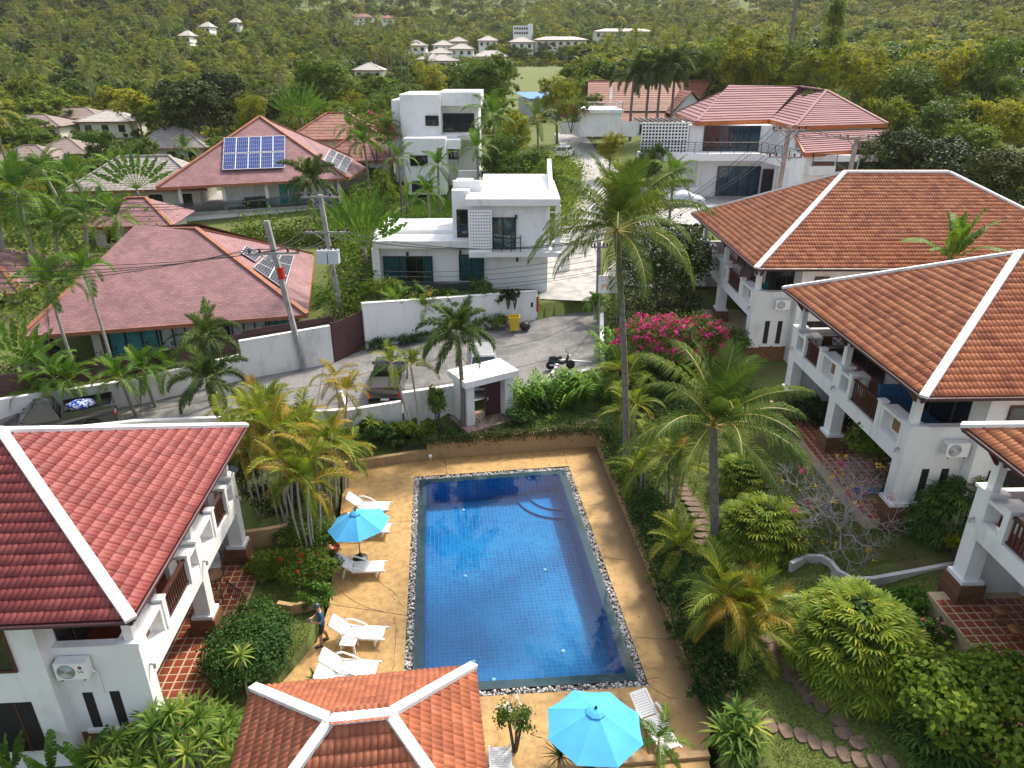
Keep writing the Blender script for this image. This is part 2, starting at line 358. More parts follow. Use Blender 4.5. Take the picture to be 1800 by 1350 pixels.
def h(x, y):
    x = np.asarray(x, float); y = np.asarray(y, float)
    ye = y + np.clip((-6-x)*.2, 0, 3.0)*(y < 60)
    b = np.interp(ye, YP, ZP)
    r = np.interp(x, XP, XZ)
    gar = np.where(y < 21.2, -.25, 0)*sm((x-10)/2)                       # the garden in front of the white wall lies lower
    z = np.maximum(b, (r + gar)*(1 - sm((y-60)/30)))
    z = z + sm((x-12)/20)*sm((y-50)/14)*(1-sm((y-140)/60))*2.6            # the ground climbs to the right behind the villas
    z = z - sm((-x-16)/36)*sm((y-60)/45)*(1-sm((y-190)/140))*5.2            # the valley on the left
    far = sm((y-220)/200)
    z = z + far*(9*np.sin(x*.011+1.3)*np.cos(y*.008) + 5*np.sin(x*.027+.4)*np.sin(y*.019) + .02*np.abs(x)*np.where(x < 0, .8, 1.2))
    z = np.where(inpoly(x, y, PODIUM), 3.35, z)
    z = np.where(inpoly(x, y, YARD), 6.0, z)
    z = np.where(inpoly(x, y, ROADPOLY), roadz(x) - .1, z)
    z = np.where(inpoly(x, y, DECK_HOLE), -2.6, z)
    return z
def hs(x, y): return float(h(x, y))
def GT(px, py):                                        # where the line of sight through a photo pixel meets the ground
    z = 1.
    for _ in range(30):
        p = G(px, py, min(z, 18)); z = .5*z + .5*max(hs(p.x, p.y), 0)
    return Vector((p.x, p.y, max(hs(p.x, p.y), 0)))
def m_ground():
    m, N, L, P = nodes('grass_and_soil')
    a = tex(N, L, 'noise', .35, 6, kind='World', rough=.65); b = tex(N, L, 'noise', 9, 5, kind='World', rough=.7)
    g = ramp(N, L, b, [(.045,.07,.014),(.115,.145,.028),(.155,.16,.05)], [.3,.55,.8])
    s = ramp(N, L, a, [(0,0,0),(.8,.8,.8)], [.54,.68])
    L.new(mix(N, L, s, g, (.085,.06,.035)), P.inputs['Base Color']); P.inputs['Roughness'].default_value = .95
    bump(N, L, P, tex(N, L, 'noise', 45, 4, kind='World'), .6, .03); return m
MT['ground'] = m_ground()
def axis(segs):
    o = []
    for a, b, st in segs: o += list(np.arange(a, b, st))
    return np.array(o + [segs[-1][1]])
gx = axis([(-1100,-300,60),(-300,-60,12),(-60,-28,2),(-28,26,.35),(26,60,2),(60,300,12),(300,1100,60)])
gy = axis([(-6,8,2),(8,52,.35),(52,110,1.5),(110,320,8),(320,1500,30)])
X, Y = np.meshgrid(gx, gy); Z = h(X, Y)
V = np.stack([X.ravel(), Y.ravel(), Z.ravel()], 1); nx = len(gx)
I, J = np.meshgrid(np.arange(nx-1), np.arange(len(gy)-1)); q0 = (J*nx+I).ravel()
struct('ground', npmesh('ground', V, np.stack([q0, q0+1, q0+nx+1, q0+nx], 1), MT['ground'], smooth=True))
# ------------------------------------------------------------------ pool
PTL, PTR, PBR, PBL = [G(*p) for p in [(737,843),(992,825),(1122,1195),(724,1219)]]
def pw(u, v, z=0.): return (PBL*(1-u)*(1-v) + PBR*u*(1-v) + PTR*u*v + PTL*(1-u)*v) + Vector((0,0,z))   # u across, v away
PWID, PLEN = (PBR-PBL).length, (PTL-PBL).length
def off(d):                                            # pool outline pushed out by d metres
    a, b = d/PWID, d/PLEN
    return [pw(-a,-b), pw(1+a,-b), pw(1+a,1+b), pw(-a,1+b)]
def ringmesh(mb, outer, inner, z, mi=0):
    for i in range(4):
        j = (i+1)%4; mb.quad((outer[i].x,outer[i].y,z),(outer[j].x,outer[j].y,z),(inner[j].x,inner[j].y,z),(inner[i].x,inner[i].y,z), mi)
def m_water():
    m, N, L, P = nodes('pool_water'); N.remove(P)
    t = N.new('ShaderNodeBsdfTransparent'); t.inputs[0].default_value = (.62,.86,.95,1)
    g = N.new('ShaderNodeBsdfGlossy'); g.inputs['Roughness'].default_value = .03
    fr = N.new('ShaderNodeFresnel'); fr.inputs[0].default_value = 1.33
    ms = N.new('ShaderNodeMixShader'); L.new(fr.outputs[0], ms.inputs[0]); L.new(t.outputs[0], ms.inputs[1]); L.new(g.outputs[0], ms.inputs[2])
    b = N.new('ShaderNodeBump'); b.inputs['Strength'].default_value = .3; b.inputs['Distance'].default_value = .03
    L.new(tex(N, L, 'noise', 1.6, 3, kind='World'), b.inputs['Height']); L.new(b.outputs[0], g.inputs['Normal']); L.new(b.outputs[0], fr.inputs['Normal'])
    L.new(ms.outputs[0], N['Material Output'].inputs[0]); return m
MT['water'] = m_water()
def m_pooltile(name, cs, grout=None):
    m, N, L, P = nodes(name)
    isl = N.new('ShaderNodeNewGeometry').outputs['Random Per Island']
    w = tex(N, L, 'noise', .5, 3, kind='World')
    s = mathn(N, L, 'ADD', mathn(N, L, 'MULTIPLY', isl, .22), mathn(N, L, 'MULTIPLY', w, .75))
    L.new(ramp(N, L, s, cs, [.2,.5,.8]), P.inputs['Base Color']); P.inputs['Roughness'].default_value = .3; return m
MT['pool_tile'] = m_pooltile('blue_pool_tile', [(.006,.11,.34),(.012,.19,.47),(.03,.29,.58)])
MT['pool_grout'] = M('pale_blue_grout', (.09,.36,.58), .8, .1)
MT['slate'] = M('dark_screen_shade', (.045,.055,.06), .35, .35, 2.5, bmp=.1)
pool = thing('swimming_pool', 'long blue tiled swimming pool with dark slate rim in the ochre deck', 'swimming pool', (0,0,0))
RIM = .34
a, b = RIM/PWID, RIM/PLEN; POOLD = -1.25
mb = MB(); ringmesh(mb, off(0), off(-RIM), -.015)
for i in range(4):                                     # outer skirt of the rim
    o = off(0); p, q = o[i], o[(i+1)%4]; mb.quad((p.x,p.y,-.4),(q.x,q.y,-.4),(q.x,q.y,-.015),(p.x,p.y,-.015))
part('rim', mb, MT['slate'], pool)
mb = MB(); inn = off(-RIM)
mb.quad(*[(p.x,p.y,POOLD-.006) for p in inn])
part('basin_floor', mb, MT['pool_grout'], pool)
def poolgrid(nu, nv, fn, gap):                         # separate bevelled tiles on a patch
    vs_, fs = [], []
    for i in range(nu):
        for j in range(nv):
            u0, u1, v0, v1 = (i+gap)/nu, (i+1-gap)/nu, (j+gap)/nv, (j+1-gap)/nv
            k = len(vs_); vs_ += [fn(u0,v0), fn(u1,v0), fn(u1,v1), fn(u0,v1)]; fs.append((k,k+1,k+2,k+3))
    return np.array([tuple(v) for v in vs_]), np.array(fs)
nu, nv = int(PWID/.2), int(PLEN/.2)
V, F = poolgrid(nu, nv, lambda u, v: pw(a+u*(1-2*a), b+v*(1-2*b), POOLD), .055)
o = link('floor_tiles', npmesh('floor_tiles', V, F, MT['pool_tile']), pool); o['kind'] = 'stuff'
for i in range(4):
    p, q = inn[i], inn[(i+1)%4]; n_ = Vector((0,0,1)).cross(q-p).normalized()
    mb = MB(); mb.quad((p.x,p.y,POOLD),(q.x,q.y,POOLD),(q.x,q.y,-.02),(p.x,p.y,-.02)); part('basin_wall', mb, MT['pool_grout'], pool)
    V, F = poolgrid(int((q-p).length/.2), 6, lambda u, v: p.lerp(q, u) + n_*.006 + Vector((0,0,POOLD + v*(-.02-POOLD))), .055)
    o = link('wall_tiles', npmesh('wall_tiles', V, F, MT['pool_tile']), pool); o['kind'] = 'stuff'
c0 = pw(1-a, 1-b); eu = (pw(0,1)-pw(1,1)).normalized(); ev = (pw(1,0)-pw(1,1)).normalized()
for k, rr in enumerate((2.2, 1.6)):         # curved entry steps in the far corner
    arc = [c0] + [c0 + eu*rr*math.cos(t) + ev*rr*math.sin(t) for t in np.linspace(0, math.pi/2, 15)]
    mb = MB(); mb.prism([(p.x,p.y) for p in arc], POOLD, POOLD + .09*(k+1)); part('entry_step', mb, MT['pool_tile'], pool)
    mb = MB(); mb.tube([p + Vector((0,0,POOLD+.09*(k+1))) for p in arc[1:]], .02, 5); part('step_nosing', mb, MT['pool_tile'], pool)
MT['pool_lamp'] = M('pool_lamp_white', (.7,.85,.85), .3, .05)
for px, py in [(815,897),(935,890),(818,1013),(958,1002),(990,1145),(868,1195),(833,1163)]:
    p = G(px, py, POOLD); mb = MB(); mb.lathe([(.075,0),(.075,.03),(.05,.05)], 12, (p.x,p.y,POOLD)); part('underwater_lamp', mb, MT['pool_lamp'], pool)
o = off(-.02); mb = MB(); mb.quad(*[(p.x,p.y,.004) for p in o]); struct('water', mb.mesh('water', MT['water']))
# gravel overflow channel: real pebbles
GR = .29
mb = MB(); ringmesh(mb, off(GR+.03), off(-.01), -.12); MT['gravel_bed'] = M('gravel_bed', (.16,.145,.13), .95, .4, 25)
part('gravel_bed', mb, MT['gravel_bed'], pool)
ico = bmesh.new(); bmesh.ops.create_icosphere(ico, subdivisions=1, radius=1)
IV = np.array([v.co[:] for v in ico.verts]); IF = np.array([[v.index for v in f.verts] for f in ico.faces]); ico.free()
def pebbles(name, pts, smin, smax, mat, flat=.6):
    n = len(pts); s = RNG.uniform(smin, smax, (n,1,1)); st = RNG.uniform(.7,1.25,(n,1,3)); st[:,:,2] *= flat
    v = IV[None]*s*st*(1+RNG.uniform(-.12,.12,(n,len(IV),1)))
    t = RNG.uniform(0,6.28,n); ct, sn = np.cos(t)[:,None], np.sin(t)[:,None]
    v = np.stack([v[:,:,0]*ct - v[:,:,1]*sn, v[:,:,0]*sn + v[:,:,1]*ct, v[:,:,2]], 2) + pts[:,None,:]
    f = IF[None] + (np.arange(n)*len(IV))[:,None,None]
    return npmesh(name, v.reshape(-1,3), f.reshape(-1,3), mat)
mp_, N, L, P = nodes('pale_pebble')
L.new(ramp(N, L, N.new('ShaderNodeNewGeometry').outputs['Random Per Island'], [(.08,.075,.07),(.30,.27,.25),(.46,.44,.42),(.60,.59,.58)], [0,.3,.6,1]), P.inputs['Base Color']); P.inputs['Roughness'].default_value = .8
pts = []
ou, inr = off(GR), off(.02)
for i in range(4):
    j = (i+1)%4; n_ = int((ou[j]-ou[i]).length*GR*260)
    for _ in range(n_):
        t, w = random.random(), random.random(); p = ou[i].lerp(ou[j], t).lerp(inr[i].lerp(inr[j], t), w)
        pts.append((p.x, p.y, -.09+random.uniform(0,.07)))
struct('gravel', pebbles('gravel', np.array(pts), .028, .058, mp_), 'stuff', 'pale pebbles filling the channel round the pool')
# ------------------------------------------------------------------ deck
def m_deck():
    m, N, L, P = nodes('ochre_stamped_concrete')
    a_ = tex(N, L, 'noise', .55, 6, kind='World', rough=.65); b_ = tex(N, L, 'noise', 3.5, 6, kind='World', rough=.7)
    c_ = ramp(N, L, b_, [(.24,.135,.05),(.40,.245,.085),(.50,.33,.13)], [.3,.5,.72])
    st = ramp(N, L, a_, [(0,0,0),(.75,.75,.75)], [.52,.72])
    c_ = mix(N, L, st, c_, (.17,.095,.045))
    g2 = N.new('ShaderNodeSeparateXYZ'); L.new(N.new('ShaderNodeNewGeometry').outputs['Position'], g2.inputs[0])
    # soft shade along the planted side, put into the colour as darker brown
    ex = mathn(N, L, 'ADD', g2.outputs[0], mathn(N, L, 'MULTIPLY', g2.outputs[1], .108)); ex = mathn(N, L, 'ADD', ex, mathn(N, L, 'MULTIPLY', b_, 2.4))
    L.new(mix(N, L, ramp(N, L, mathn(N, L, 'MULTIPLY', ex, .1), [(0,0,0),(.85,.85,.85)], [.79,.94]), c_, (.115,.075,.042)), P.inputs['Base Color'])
    P.inputs['Roughness'].default_value = .7; bump(N, L, P, b_, .35, .03); return m
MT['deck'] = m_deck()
bm = bmesh.new(); ed = []
for loop in (DECK, [(p.x,p.y) for p in off(GR)]):
    vv = [bm.verts.new((x,y,0)) for x,y in loop]; ed += [bm.edges.new((vv[i], vv[(i+1)%len(vv)])) for i in range(len(vv))]
bmesh.ops.triangle_fill(bm, edges=ed, use_beauty=True)
for f in bm.faces:
    if f.normal.z < 0: f.normal_flip()
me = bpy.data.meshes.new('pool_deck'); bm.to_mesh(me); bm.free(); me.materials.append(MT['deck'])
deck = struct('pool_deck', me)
mb = MB(); o = off(GR)
for i in range(4): p, q = o[i], o[(i+1)%4]; mb.quad((p.x,p.y,-.2),(p.x,p.y,0),(q.x,q.y,0),(q.x,q.y,-.2))
part('channel_edge', mb, MT['slate'], deck)
def strip(pts, w, z, mat, name, parent, jit=0):
    mb = MB(); P_ = [Vector((p[0],p[1],0)) for p in pts]
    for i in range(len(P_)-1):
        d = (P_[i+1]-P_[i]).normalized(); n_ = Vector((-d.y,d.x,0))*w/2*random.uniform(1-jit,1+jit)
        mb.quad(P_[i]-n_+Vector((0,0,z)), P_[i+1]-n_+Vector((0,0,z)), P_[i+1]+n_+Vector((0,0,z)), P_[i]+n_+Vector((0,0,z)))
    part(name, mb, mat, parent)
MT['joint'] = M('dark_joint', (.10,.06,.03), .95, .2)
for a_, b_ in [((610,925),(722,915)),((578,1062),(716,1082)),((782,808),(786,834)),((1058,885),(1022,890)),((1105,985),(1058,980)),((1160,1190),(1130,1196)),((1127,1205),(1140,1330)),((990,795),(997,815)),((1193,1125),(1115,1120))]:
    strip([G(*a_), G(*b_)], .025, .004, MT['joint'], 'expansion_joint', deck)
for path in [[(655,1012),(672,1028),(690,1040),(700,1052),(708,1066),(715,1072)],[(692,1085),(697,1110),(694,1150),(690,1185)],[(1100,1155),(1128,1192),(1165,1222),(1205,1232)],[(600,1040),(640,1068),(690,1080)],[(930,1290),(960,1300),(985,1295)]]:
    pp = []
    for i in range(len(path)-1):
        for t in np.linspace(0,1,5)[:-1]:
            p = G(path[i][0]*(1-t)+path[i+1][0]*t, path[i][1]*(1-t)+path[i+1][1]*t); pp.append((p.x+random.uniform(-.04,.04), p.y+random.uniform(-.04,.04)))
    strip(pp, .018, .006, MT['joint'], 'crack', deck, .5)
# ------------------------------------------------------------------ garden and road walls
def wall(name, pts, zb, zt, th, mat, label, cat='wall', cap=None, group=None):
    """free-standing wall along a polyline; zt, zb may vary along it"""
    k = len(pts); zt = zt if hasattr(zt,'__len__') else [zt]*k; zb = zb if hasattr(zb,'__len__') else [zb]*k
    P_ = [Vector((p[0],p[1],0)) for p in pts]; L_, R_ = [], []
    for i in range(k):
        d = (P_[min(i+1,k-1)]-P_[max(i-1,0)]).normalized(); n_ = Vector((-d.y,d.x,0))*th/2; L_.append(P_[i]+n_); R_.append(P_[i]-n_)
    def body(grow, z0s, z1s):
        mb = MB()
        vs_ = []
        for i in range(k):
            a_, b_ = L_[i], R_[i]
            if grow: d = (a_-b_).normalized()*grow; a_, b_ = a_+d, b_-d
            vs_ += [(a_.x,a_.y,z0s[i]),(b_.x,b_.y,z0s[i]),(b_.x,b_.y,z1s[i]),(a_.x,a_.y,z1s[i])]
        fs = [(0,1,2,3), tuple(4*(k-1)+j for j in (3,2,1,0))]
        for i in range(k-1):
            for j in range(4): fs.append((4*i+j, 4*i+4+j, 4*i+4+(j+1)%4, 4*i+(j+1)%4))
        mb.add(vs_, fs); return mb
    if cap:
        t = thing(name, label, cat, (0,0,0), 0, group)
        part('wall_body', body(0, zb, [z-.06 for z in zt]), mat, t); part('coping', body(.04, [z-.06 for z in zt], zt), cap, t); return t
    return solo(name, body(0, zb, zt), mat, label, cat, group)
bk = [G(606,827),G(750,807),G(1050,784)]
wall('retaining_wall', [(bk[0].x,bk[0].y+.1),(bk[1].x,bk[1].y+.1)], -.5, [.45,.5], .25, MT['tan_wall'], 'low plain tan retaining wall at the far left end of the pool deck')
wall('retaining_wall', [(bk[1].x+.03,bk[1].y+.1),(bk[2].x+.1,bk[2].y+.1)], -.5, [1.0,1.1], .25, MT['tan_wall'], 'tan retaining wall under trailing plants across the far end of the pool')
rt = [G(*p) for p in [(1047,785),(1115,950),(1190,1130),(1252,1262)]]
wall('retaining_wall', [(p.x+.14,p.y) for p in rt], -.5, [.95,.85,.75,.55], .25, MT['tan_wall'], 'long tan retaining wall along the planted side of the pool deck')
p = G(1258,1245); wall('planter_wall', [(p.x+.5,p.y+.9),(p.x+.75,p.y+.3),(p.x+.2,p.y-.4)], 0, 1.0, .2, MT['tan_wall'], 'short tan planter corner below the stepping stone lawn')
wall('kerb', [(1.4,14.6),(5.9,15.0)], -.3, .12, .22, MT['tan_wall'], 'tan kerb closing the pool deck beside the near umbrella', 'kerb')
cw = [G(px,py,2.15) for px,py in [(1392,983),(1418,972),(1446,974),(1462,985),(1474,1002),(1500,1018),(1534,1019),(1612,1007),(1692,995)]]
wall('garden_wall', [(p.x,p.y) for p in cw], 1.0, [2.0,2.05,2.1,2.12,2.15,2.2,2.25,2.3,2.4], .16, MT['grey_wall'], 'low pale garden wall with a curved end between two lawns')
cw = [G(px,py,1.5) for px,py in [(1375,1052),(1405,1050),(1428,1056),(1436,1070)]]
wall('garden_kerb', [(p.x,p.y) for p in cw], 1.0, 1.6, .12, MT['grey_wall'], 'short curved pale kerb below the curved garden wall', 'kerb')
cw = [G(px,py,.9) for px,py in [(425,938),(470,932),(505,925)]]
wall('garden_wall', [(p.x,p.y) for p in cw], 0, 1.0, .2, MT['tan_wall'], 'tan wall at the back of the red roofed villa garden')
cw = [G(px,py,.55) for px,py in [(488,1060),(512,1064),(540,1058),(562,1046)]]
wall('planter_wall', [(p.x,p.y) for p in cw], 0, .6, .18, MT['tan_wall'], 'curved tan planter wall below the red flowering bush')
# boundary wall between garden and road
wall('boundary_wall', [(p.x,p.y) for p in NEAR[1:5]], [1.0]*4, [2.75,2.75,2.6,2.55], .18, MT['white2'], 'weathered white wall between dark pickup and red roofed villa', cap=MT['white2'])
wall('boundary_wall', [(NEAR[4].x+.05,NEAR[4].y),(-5.9,34.35)], .8, 2.5, .18, MT['white2'], 'stained low white wall beside the black pickup seen from behind', cap=MT['white2'])
wall('boundary_wall', [(-5.8,34.38),(-2.75,35.5)], .8, 3.0, .18, MT['white2'], 'stained tall white wall adjoining the gatehouse', cap=MT['white2'])
wall('boundary_wall', [(.5,36.4),(5.2,39.5)], .9, 2.35, .18, MT['white2'], 'low white wall behind the ginger bed beside the parked motorbike', cap=MT['white2'])
wall('boundary_wall', [(5.45,39.7),(5.75,43),(6.2,47.2)], 1.5, [2.6,2.9,3.1], .18, MT['white2'], 'white wall running up the lane beside the bougainvillea', cap=MT['white2'])
for a_, b_, lb in [((3.0,41.2),(2.2,38.6),'low white parking divider next to the gatehouse wall'),((4.9,40.9),(3.1,41.25),'low white parking kerb in front of the motorbike'),((-8.6,33.9),(-9.6,36.6),'low white parking divider beside the black pickup')]:
    wall('parking_kerb', [a_,b_], 1.7, 2.05, .14, MT['white2'], lb, 'kerb')
# far side of the road
fw = [Vector((p.x,p.y,p.z)) for p in FAR]
wall('compound_wall', [(fw[0].x,fw[0].y),(fw[1].x,fw[1].y),(fw[2].x,fw[2].y),(fw[3].x,fw[3].y)], 1.5, [3.5,3.5,3.4,3.4], .2, MT['white2'], 'long white compound wall behind the dark pickup', cap=MT['white2'])
wall('compound_wall', [(fw[3].x+.03,fw[3].y),(fw[4].x-.05,fw[4].y)], 1.5, [4.25,4.25], .2, MT['white2'], 'taller white wall section at the foot of the leaning pole', cap=MT['white2'])
mb = MB(); p0, p1 = fw[4]+Vector((.02,.02,0)), fw[5]
for i in range(15): z = 1.75+.17*i; mb.beam((p0.x,p0.y,z+.08),(p1.x,p1.y,z+.08), .06, .15)
gt = thing('sliding_gate', 'maroon slatted driveway gate between the two white walls', 'gate')
for i in range(15):
    z = 1.78+.17*i; m2 = MB(); m2.beam((p0.x,p0.y,z+.08),(p1.x,p1.y,z+.08), .05, .15); part('slat', m2, MT['maroon'], gt)
for q in (p0, p1, p0.lerp(p1,.5)): m2 = MB(); m2.box(q.x-.06,q.y+.03,1.6,q.x+.06,q.y+.12,4.4); part('post', m2, MT['maroon'], gt)
wall('compound_wall', [(fw[5].x+.1,fw[5].y),(fw[6].x,fw[6].y),(fw[7].x,fw[7].y)], 1.5, [4.9,4.5,4.0], .25, MT['white'], 'clean white street wall in front of the modern white house', cap=MT['white2'])
# maroon fence boards above the left compound wall
fn = thing('fence', 'maroon timber fence above the white compound wall of the mauve roofed house', 'fence')
o_ = [Vector((p.x,p.y+.75,0)) for p in fw[:5]]
tops = [4.55,4.5,4.45,4.6,5.1]
for s_ in range(4):
    L_ = (o_[s_+1]-o_[s_]).length; n_ = max(2, int(L_/2.2))
    for i in range(n_):
        a_, b_ = o_[s_].lerp(o_[s_+1], i/n_), o_[s_].lerp(o_[s_+1], (i+1)/n_); zt_ = tops[s_]
        for k in range(4):
            m2 = MB(); m2.beam((a_.x,a_.y,zt_-.14-.27*k),(b_.x,b_.y,zt_-.14-.27*k), .04, .255); part('board', m2, MT['maroon'], fn)
# ------------------------------------------------------------------ road
def m_road():
    m, N, L, P = nodes('worn_concrete_road')
    a_ = tex(N, L, 'noise', .45, 6, kind='World', rough=.7); b_ = tex(N, L, 'noise', 5, 6, kind='World', rough=.75)
    c_ = ramp(N, L, b_, [(.10,.10,.10),(.19,.185,.18),(.26,.25,.24)], [.3,.5,.75])
    L.new(mix(N, L, ramp(N, L, a_, [(0,0,0),(.8,.8,.8)], [.45,.62]), c_, (.085,.085,.085)), P.inputs['Base Color'])
    P.inputs['Roughness'].default_value = .9; bump(N, L, P, b_, .3, .02); return m
MT['road'] = m_road()
def resample(P_, n_):
    L_ = [0]
    for i in range(len(P_)-1): L_.append(L_[-1] + (P_[i+1]-P_[i]).length)
    return [Vector((np.interp(t, L_, [p.x for p in P_]), np.interp(t, L_, [p.y for p in P_]), 0)) for t in np.linspace(0, L_[-1], n_)]
fa, na = resample(FAR, 60), resample(NEAR, 60); nv_ = 14
V = []
for i in range(60):
    for j in range(nv_): p = fa[i].lerp(na[i], j/(nv_-1)); V.append((p.x, p.y, float(roadz(p.x))+.01))
q = np.array([(i*nv_+j, (i+1)*nv_+j, (i+1)*nv_+j+1, i*nv_+j+1) for i in range(59) for j in range(nv_-1)])
road = struct('road', npmesh('road', np.array(V), q[:, ::-1], MT['road'], smooth=True))
for t in (.30,.42,.53,.64,.74,.84,.93):                  # slab joints across and along
    i = int(t*59); strip([fa[i].lerp(na[i], s_) for s_ in np.linspace(.05,.75,7)], .05, float(roadz(fa[i].x))+.03, MT['joint'], 'slab_joint', road, .3)
for w_ in (.38, .72):
    pp = [fa[i].lerp(na[i], w_) for i in range(8,58)]; mbj = MB()
    for i in range(len(pp)-1):
        d = (pp[i+1]-pp[i]).normalized(); n_ = Vector((-d.y,d.x,0))*.02; z0, z1 = float(roadz(pp[i].x))+.028, float(roadz(pp[i+1].x))+.028
        mbj.quad(pp[i]-n_+Vector((0,0,z0)), pp[i+1]-n_+Vector((0,0,z1)), pp[i+1]+n_+Vector((0,0,z1)), pp[i]+n_+Vector((0,0,z0)))
    part('slab_joint', mbj, MT['joint'], road)
MT['pale_road'] = M('pale_concrete_lane', (.36,.35,.34), .9, .25, 1.2, bmp=.2, bscale=12, kind='World')
def lane(name, cl, w, mat, lift=.06):
    c_ = resample([Vector((x,y,0)) for x,y in cl], 40); V = []
    for i, p in enumerate(c_):
        d = (c_[min(i+1,39)]-c_[max(i-1,0)]).normalized(); n_ = Vector((-d.y,d.x,0))
        z = max(hs(p.x+n_.x*w*s_, p.y+n_.y*w*s_) for s_ in (-.5,0,.5))+lift
        for s_ in (.5,.17,-.17,-.5): V.append((p.x+n_.x*w*s_, p.y+n_.y*w*s_, z))
    q = np.array([(i*4+j, i*4+j+1, i*4+j+5, i*4+j+4) for i in range(39) for j in range(3)])
    return struct(name, npmesh(name, np.array(V), q[:, ::-1], mat))
lane('lane', [(4.1,50.3),(4.6,54),(5.3,60),(7.0,68),(9.6,78),(10.5,88),(9.0,98),(8.4,112)], 4.4, MT['pale_road'])
mb = MB(); mb.prism([(12.2,61.2),(39,61.2),(39,76),(15,76)], 5.5, 6.05); struct('forecourt', mb.mesh('forecourt', MT['pale_road']))
lane('driveway', [(9,53),(11,58),(14,63)], 5, MT['pale_road'], .05)
# ------------------------------------------------------------------ roofs
def plane_frame(poly):
    A, B = Vector(poly[0]), Vector(poly[1]); e = (B-A).normalized(); n = e.cross(Vector(poly[2])-A).normalized()
    s = n.cross(e); loc = [((Vector(p)-A).dot(e), (Vector(p)-A).dot(s)) for p in poly]
    return A, e, s, n, loc
def span(loc, t):                                       # extent along the eave of the face at height t up the slope
    xs = []; k = len(loc)
    for i in range(k):
        (x0,y0),(x1,y1) = loc[i], loc[(i+1)%k]
        if abs(y1-y0) < 1e-9:
            if abs(t-y0) < 1e-6: xs += [x0,x1]
        elif min(y0,y1)-1e-9 <= t <= max(y0,y1)+1e-9: xs.append(x0+(x1-x0)*(t-y0)/(y1-y0))
    return (min(xs), max(xs)) if xs else (0,0)
TW, TE = .33, .32                                       # tile width and exposed length
PROF = [(i/8*TW, .034*abs(math.sin(i/8*2*math.pi))**.8) for i in range(9)]
def tile_verts(e0, t0, clamp=None, lift=0.):
    lo = [(e0+x, t0-.035, z+.048+lift) for x, z in PROF]; up = [(e0+x, t0+TE, z+.012+lift) for x, z in PROF]; lip = [(e0+x, t0-.03, z*.6+.012+lift) for x, z in PROF]
    vs_ = lo+up+lip
    if clamp: vs_ = [(min(max(x, clamp(y)[0]), clamp(y)[1]), y, z) for x, y, z in vs_]
    return vs_
TILE_F = [(i,i+1,9+i+1,9+i) for i in range(8)] + [(18+i,18+i+1,i+1,i) for i in range(8)]
def tile_roof(roof, faces, mat, world, limit=300, plain=()):
    """clay tiles on every face; the `limit` nearest whole ones are objects of their own, the cut and farther ones one mesh"""
    mb = MB(); mb.add(tile_verts(0,0), TILE_F); tm = mb.mesh('tile', mat, True)
    rest = MB(); cand = []
    for poly in faces:
        A, e, s, n, loc = plane_frame(poly); top = max(p[1] for p in loc); rows = int(top/TE)
        for r in range(rows+1):
            t0 = r*TE; t1 = min(t0+TE, top-.02)
            if t1 <= t0: continue
            a0, b0 = span(loc, max(t0,.001)); a1, b1 = span(loc, t1)
            lo, hi = min(a0,a1), max(b0,b1); k0 = math.floor(lo/TW); k1 = math.ceil(hi/TW)
            for k in range(k0, k1):
                e0 = k*TW
                if e0+TW <= lo+.02 or e0 >= hi-.02: continue
                whole = e0 >= max(a0,a1)-.01 and e0+TW <= min(b0,b1)+.01 and t0+TE < top-.05
                jit = random.uniform(-.006,.008)
                if whole: cand.append((A,e,s,n,e0,t0,jit))
                else:
                    def cl(t, loc=loc, top=top): return span(loc, min(max(t,.001), top-.001))
                    rest.add([A+e*x+s*y+n*z for x,y,z in tile_verts(e0,t0,cl)], TILE_F)
    cp = Vector((0,0,CAMH))
    def dist(c): return (world @ (c[0]+c[1]*c[4]+c[2]*c[5]) - cp).length
    cand.sort(key=dist)
    for i, (A,e,s,n,e0,t0,jit) in enumerate(cand):
        if i < limit:
            o_ = A+e*e0+s*t0+n*jit; m4 = Matrix(((e.x,s.x,n.x,o_.x),(e.y,s.y,n.y,o_.y),(e.z,s.z,n.z,o_.z),(0,0,0,1)))
            link('tile', tm, roof, m4)
        else: rest.add([A+e*x+s*y+n*(z+jit) for x,y,z in tile_verts(e0,t0)], TILE_F)
    if rest.n: part('tiles', rest, mat, roof, True, kind='stuff')
def courses(mb, poly, ex, step, mi=0):
    """a roof face laid in stepped courses, UVs in metres"""
    A, e, s, n, loc = plane_frame(poly); top = max(p[1] for p in loc); k = max(1, int(round(top/ex))); ex = top/k
    for r in range(k):
        t0, t1 = r*ex, (r+1)*ex; a0, b0 = span(loc, max(t0,.001)); a1, b1 = span(loc, min(t1, top-.001))
        q = [A+e*a0+s*t0+n*step, A+e*b0+s*t0+n*step, A+e*b1+s*t1+n*.004, A+e*a1+s*t1+n*.004, A+e*a0+s*t0+n*0, A+e*b0+s*t0+n*0]
        uv = [(a0,t0),(b0,t0),(b1,t1),(a1,t1),(a0,t0),(b0,t0)]
        mb.add(q, [(0,1,2,3),(4,5,1,0)], mi, uv)
def cap(mb, p, q, w, hgt, lift=.03):
    p, q = Vector(p), Vector(q); mb.beam(p+Vector((0,0,lift)), q+Vector((0,0,lift)), w, hgt)
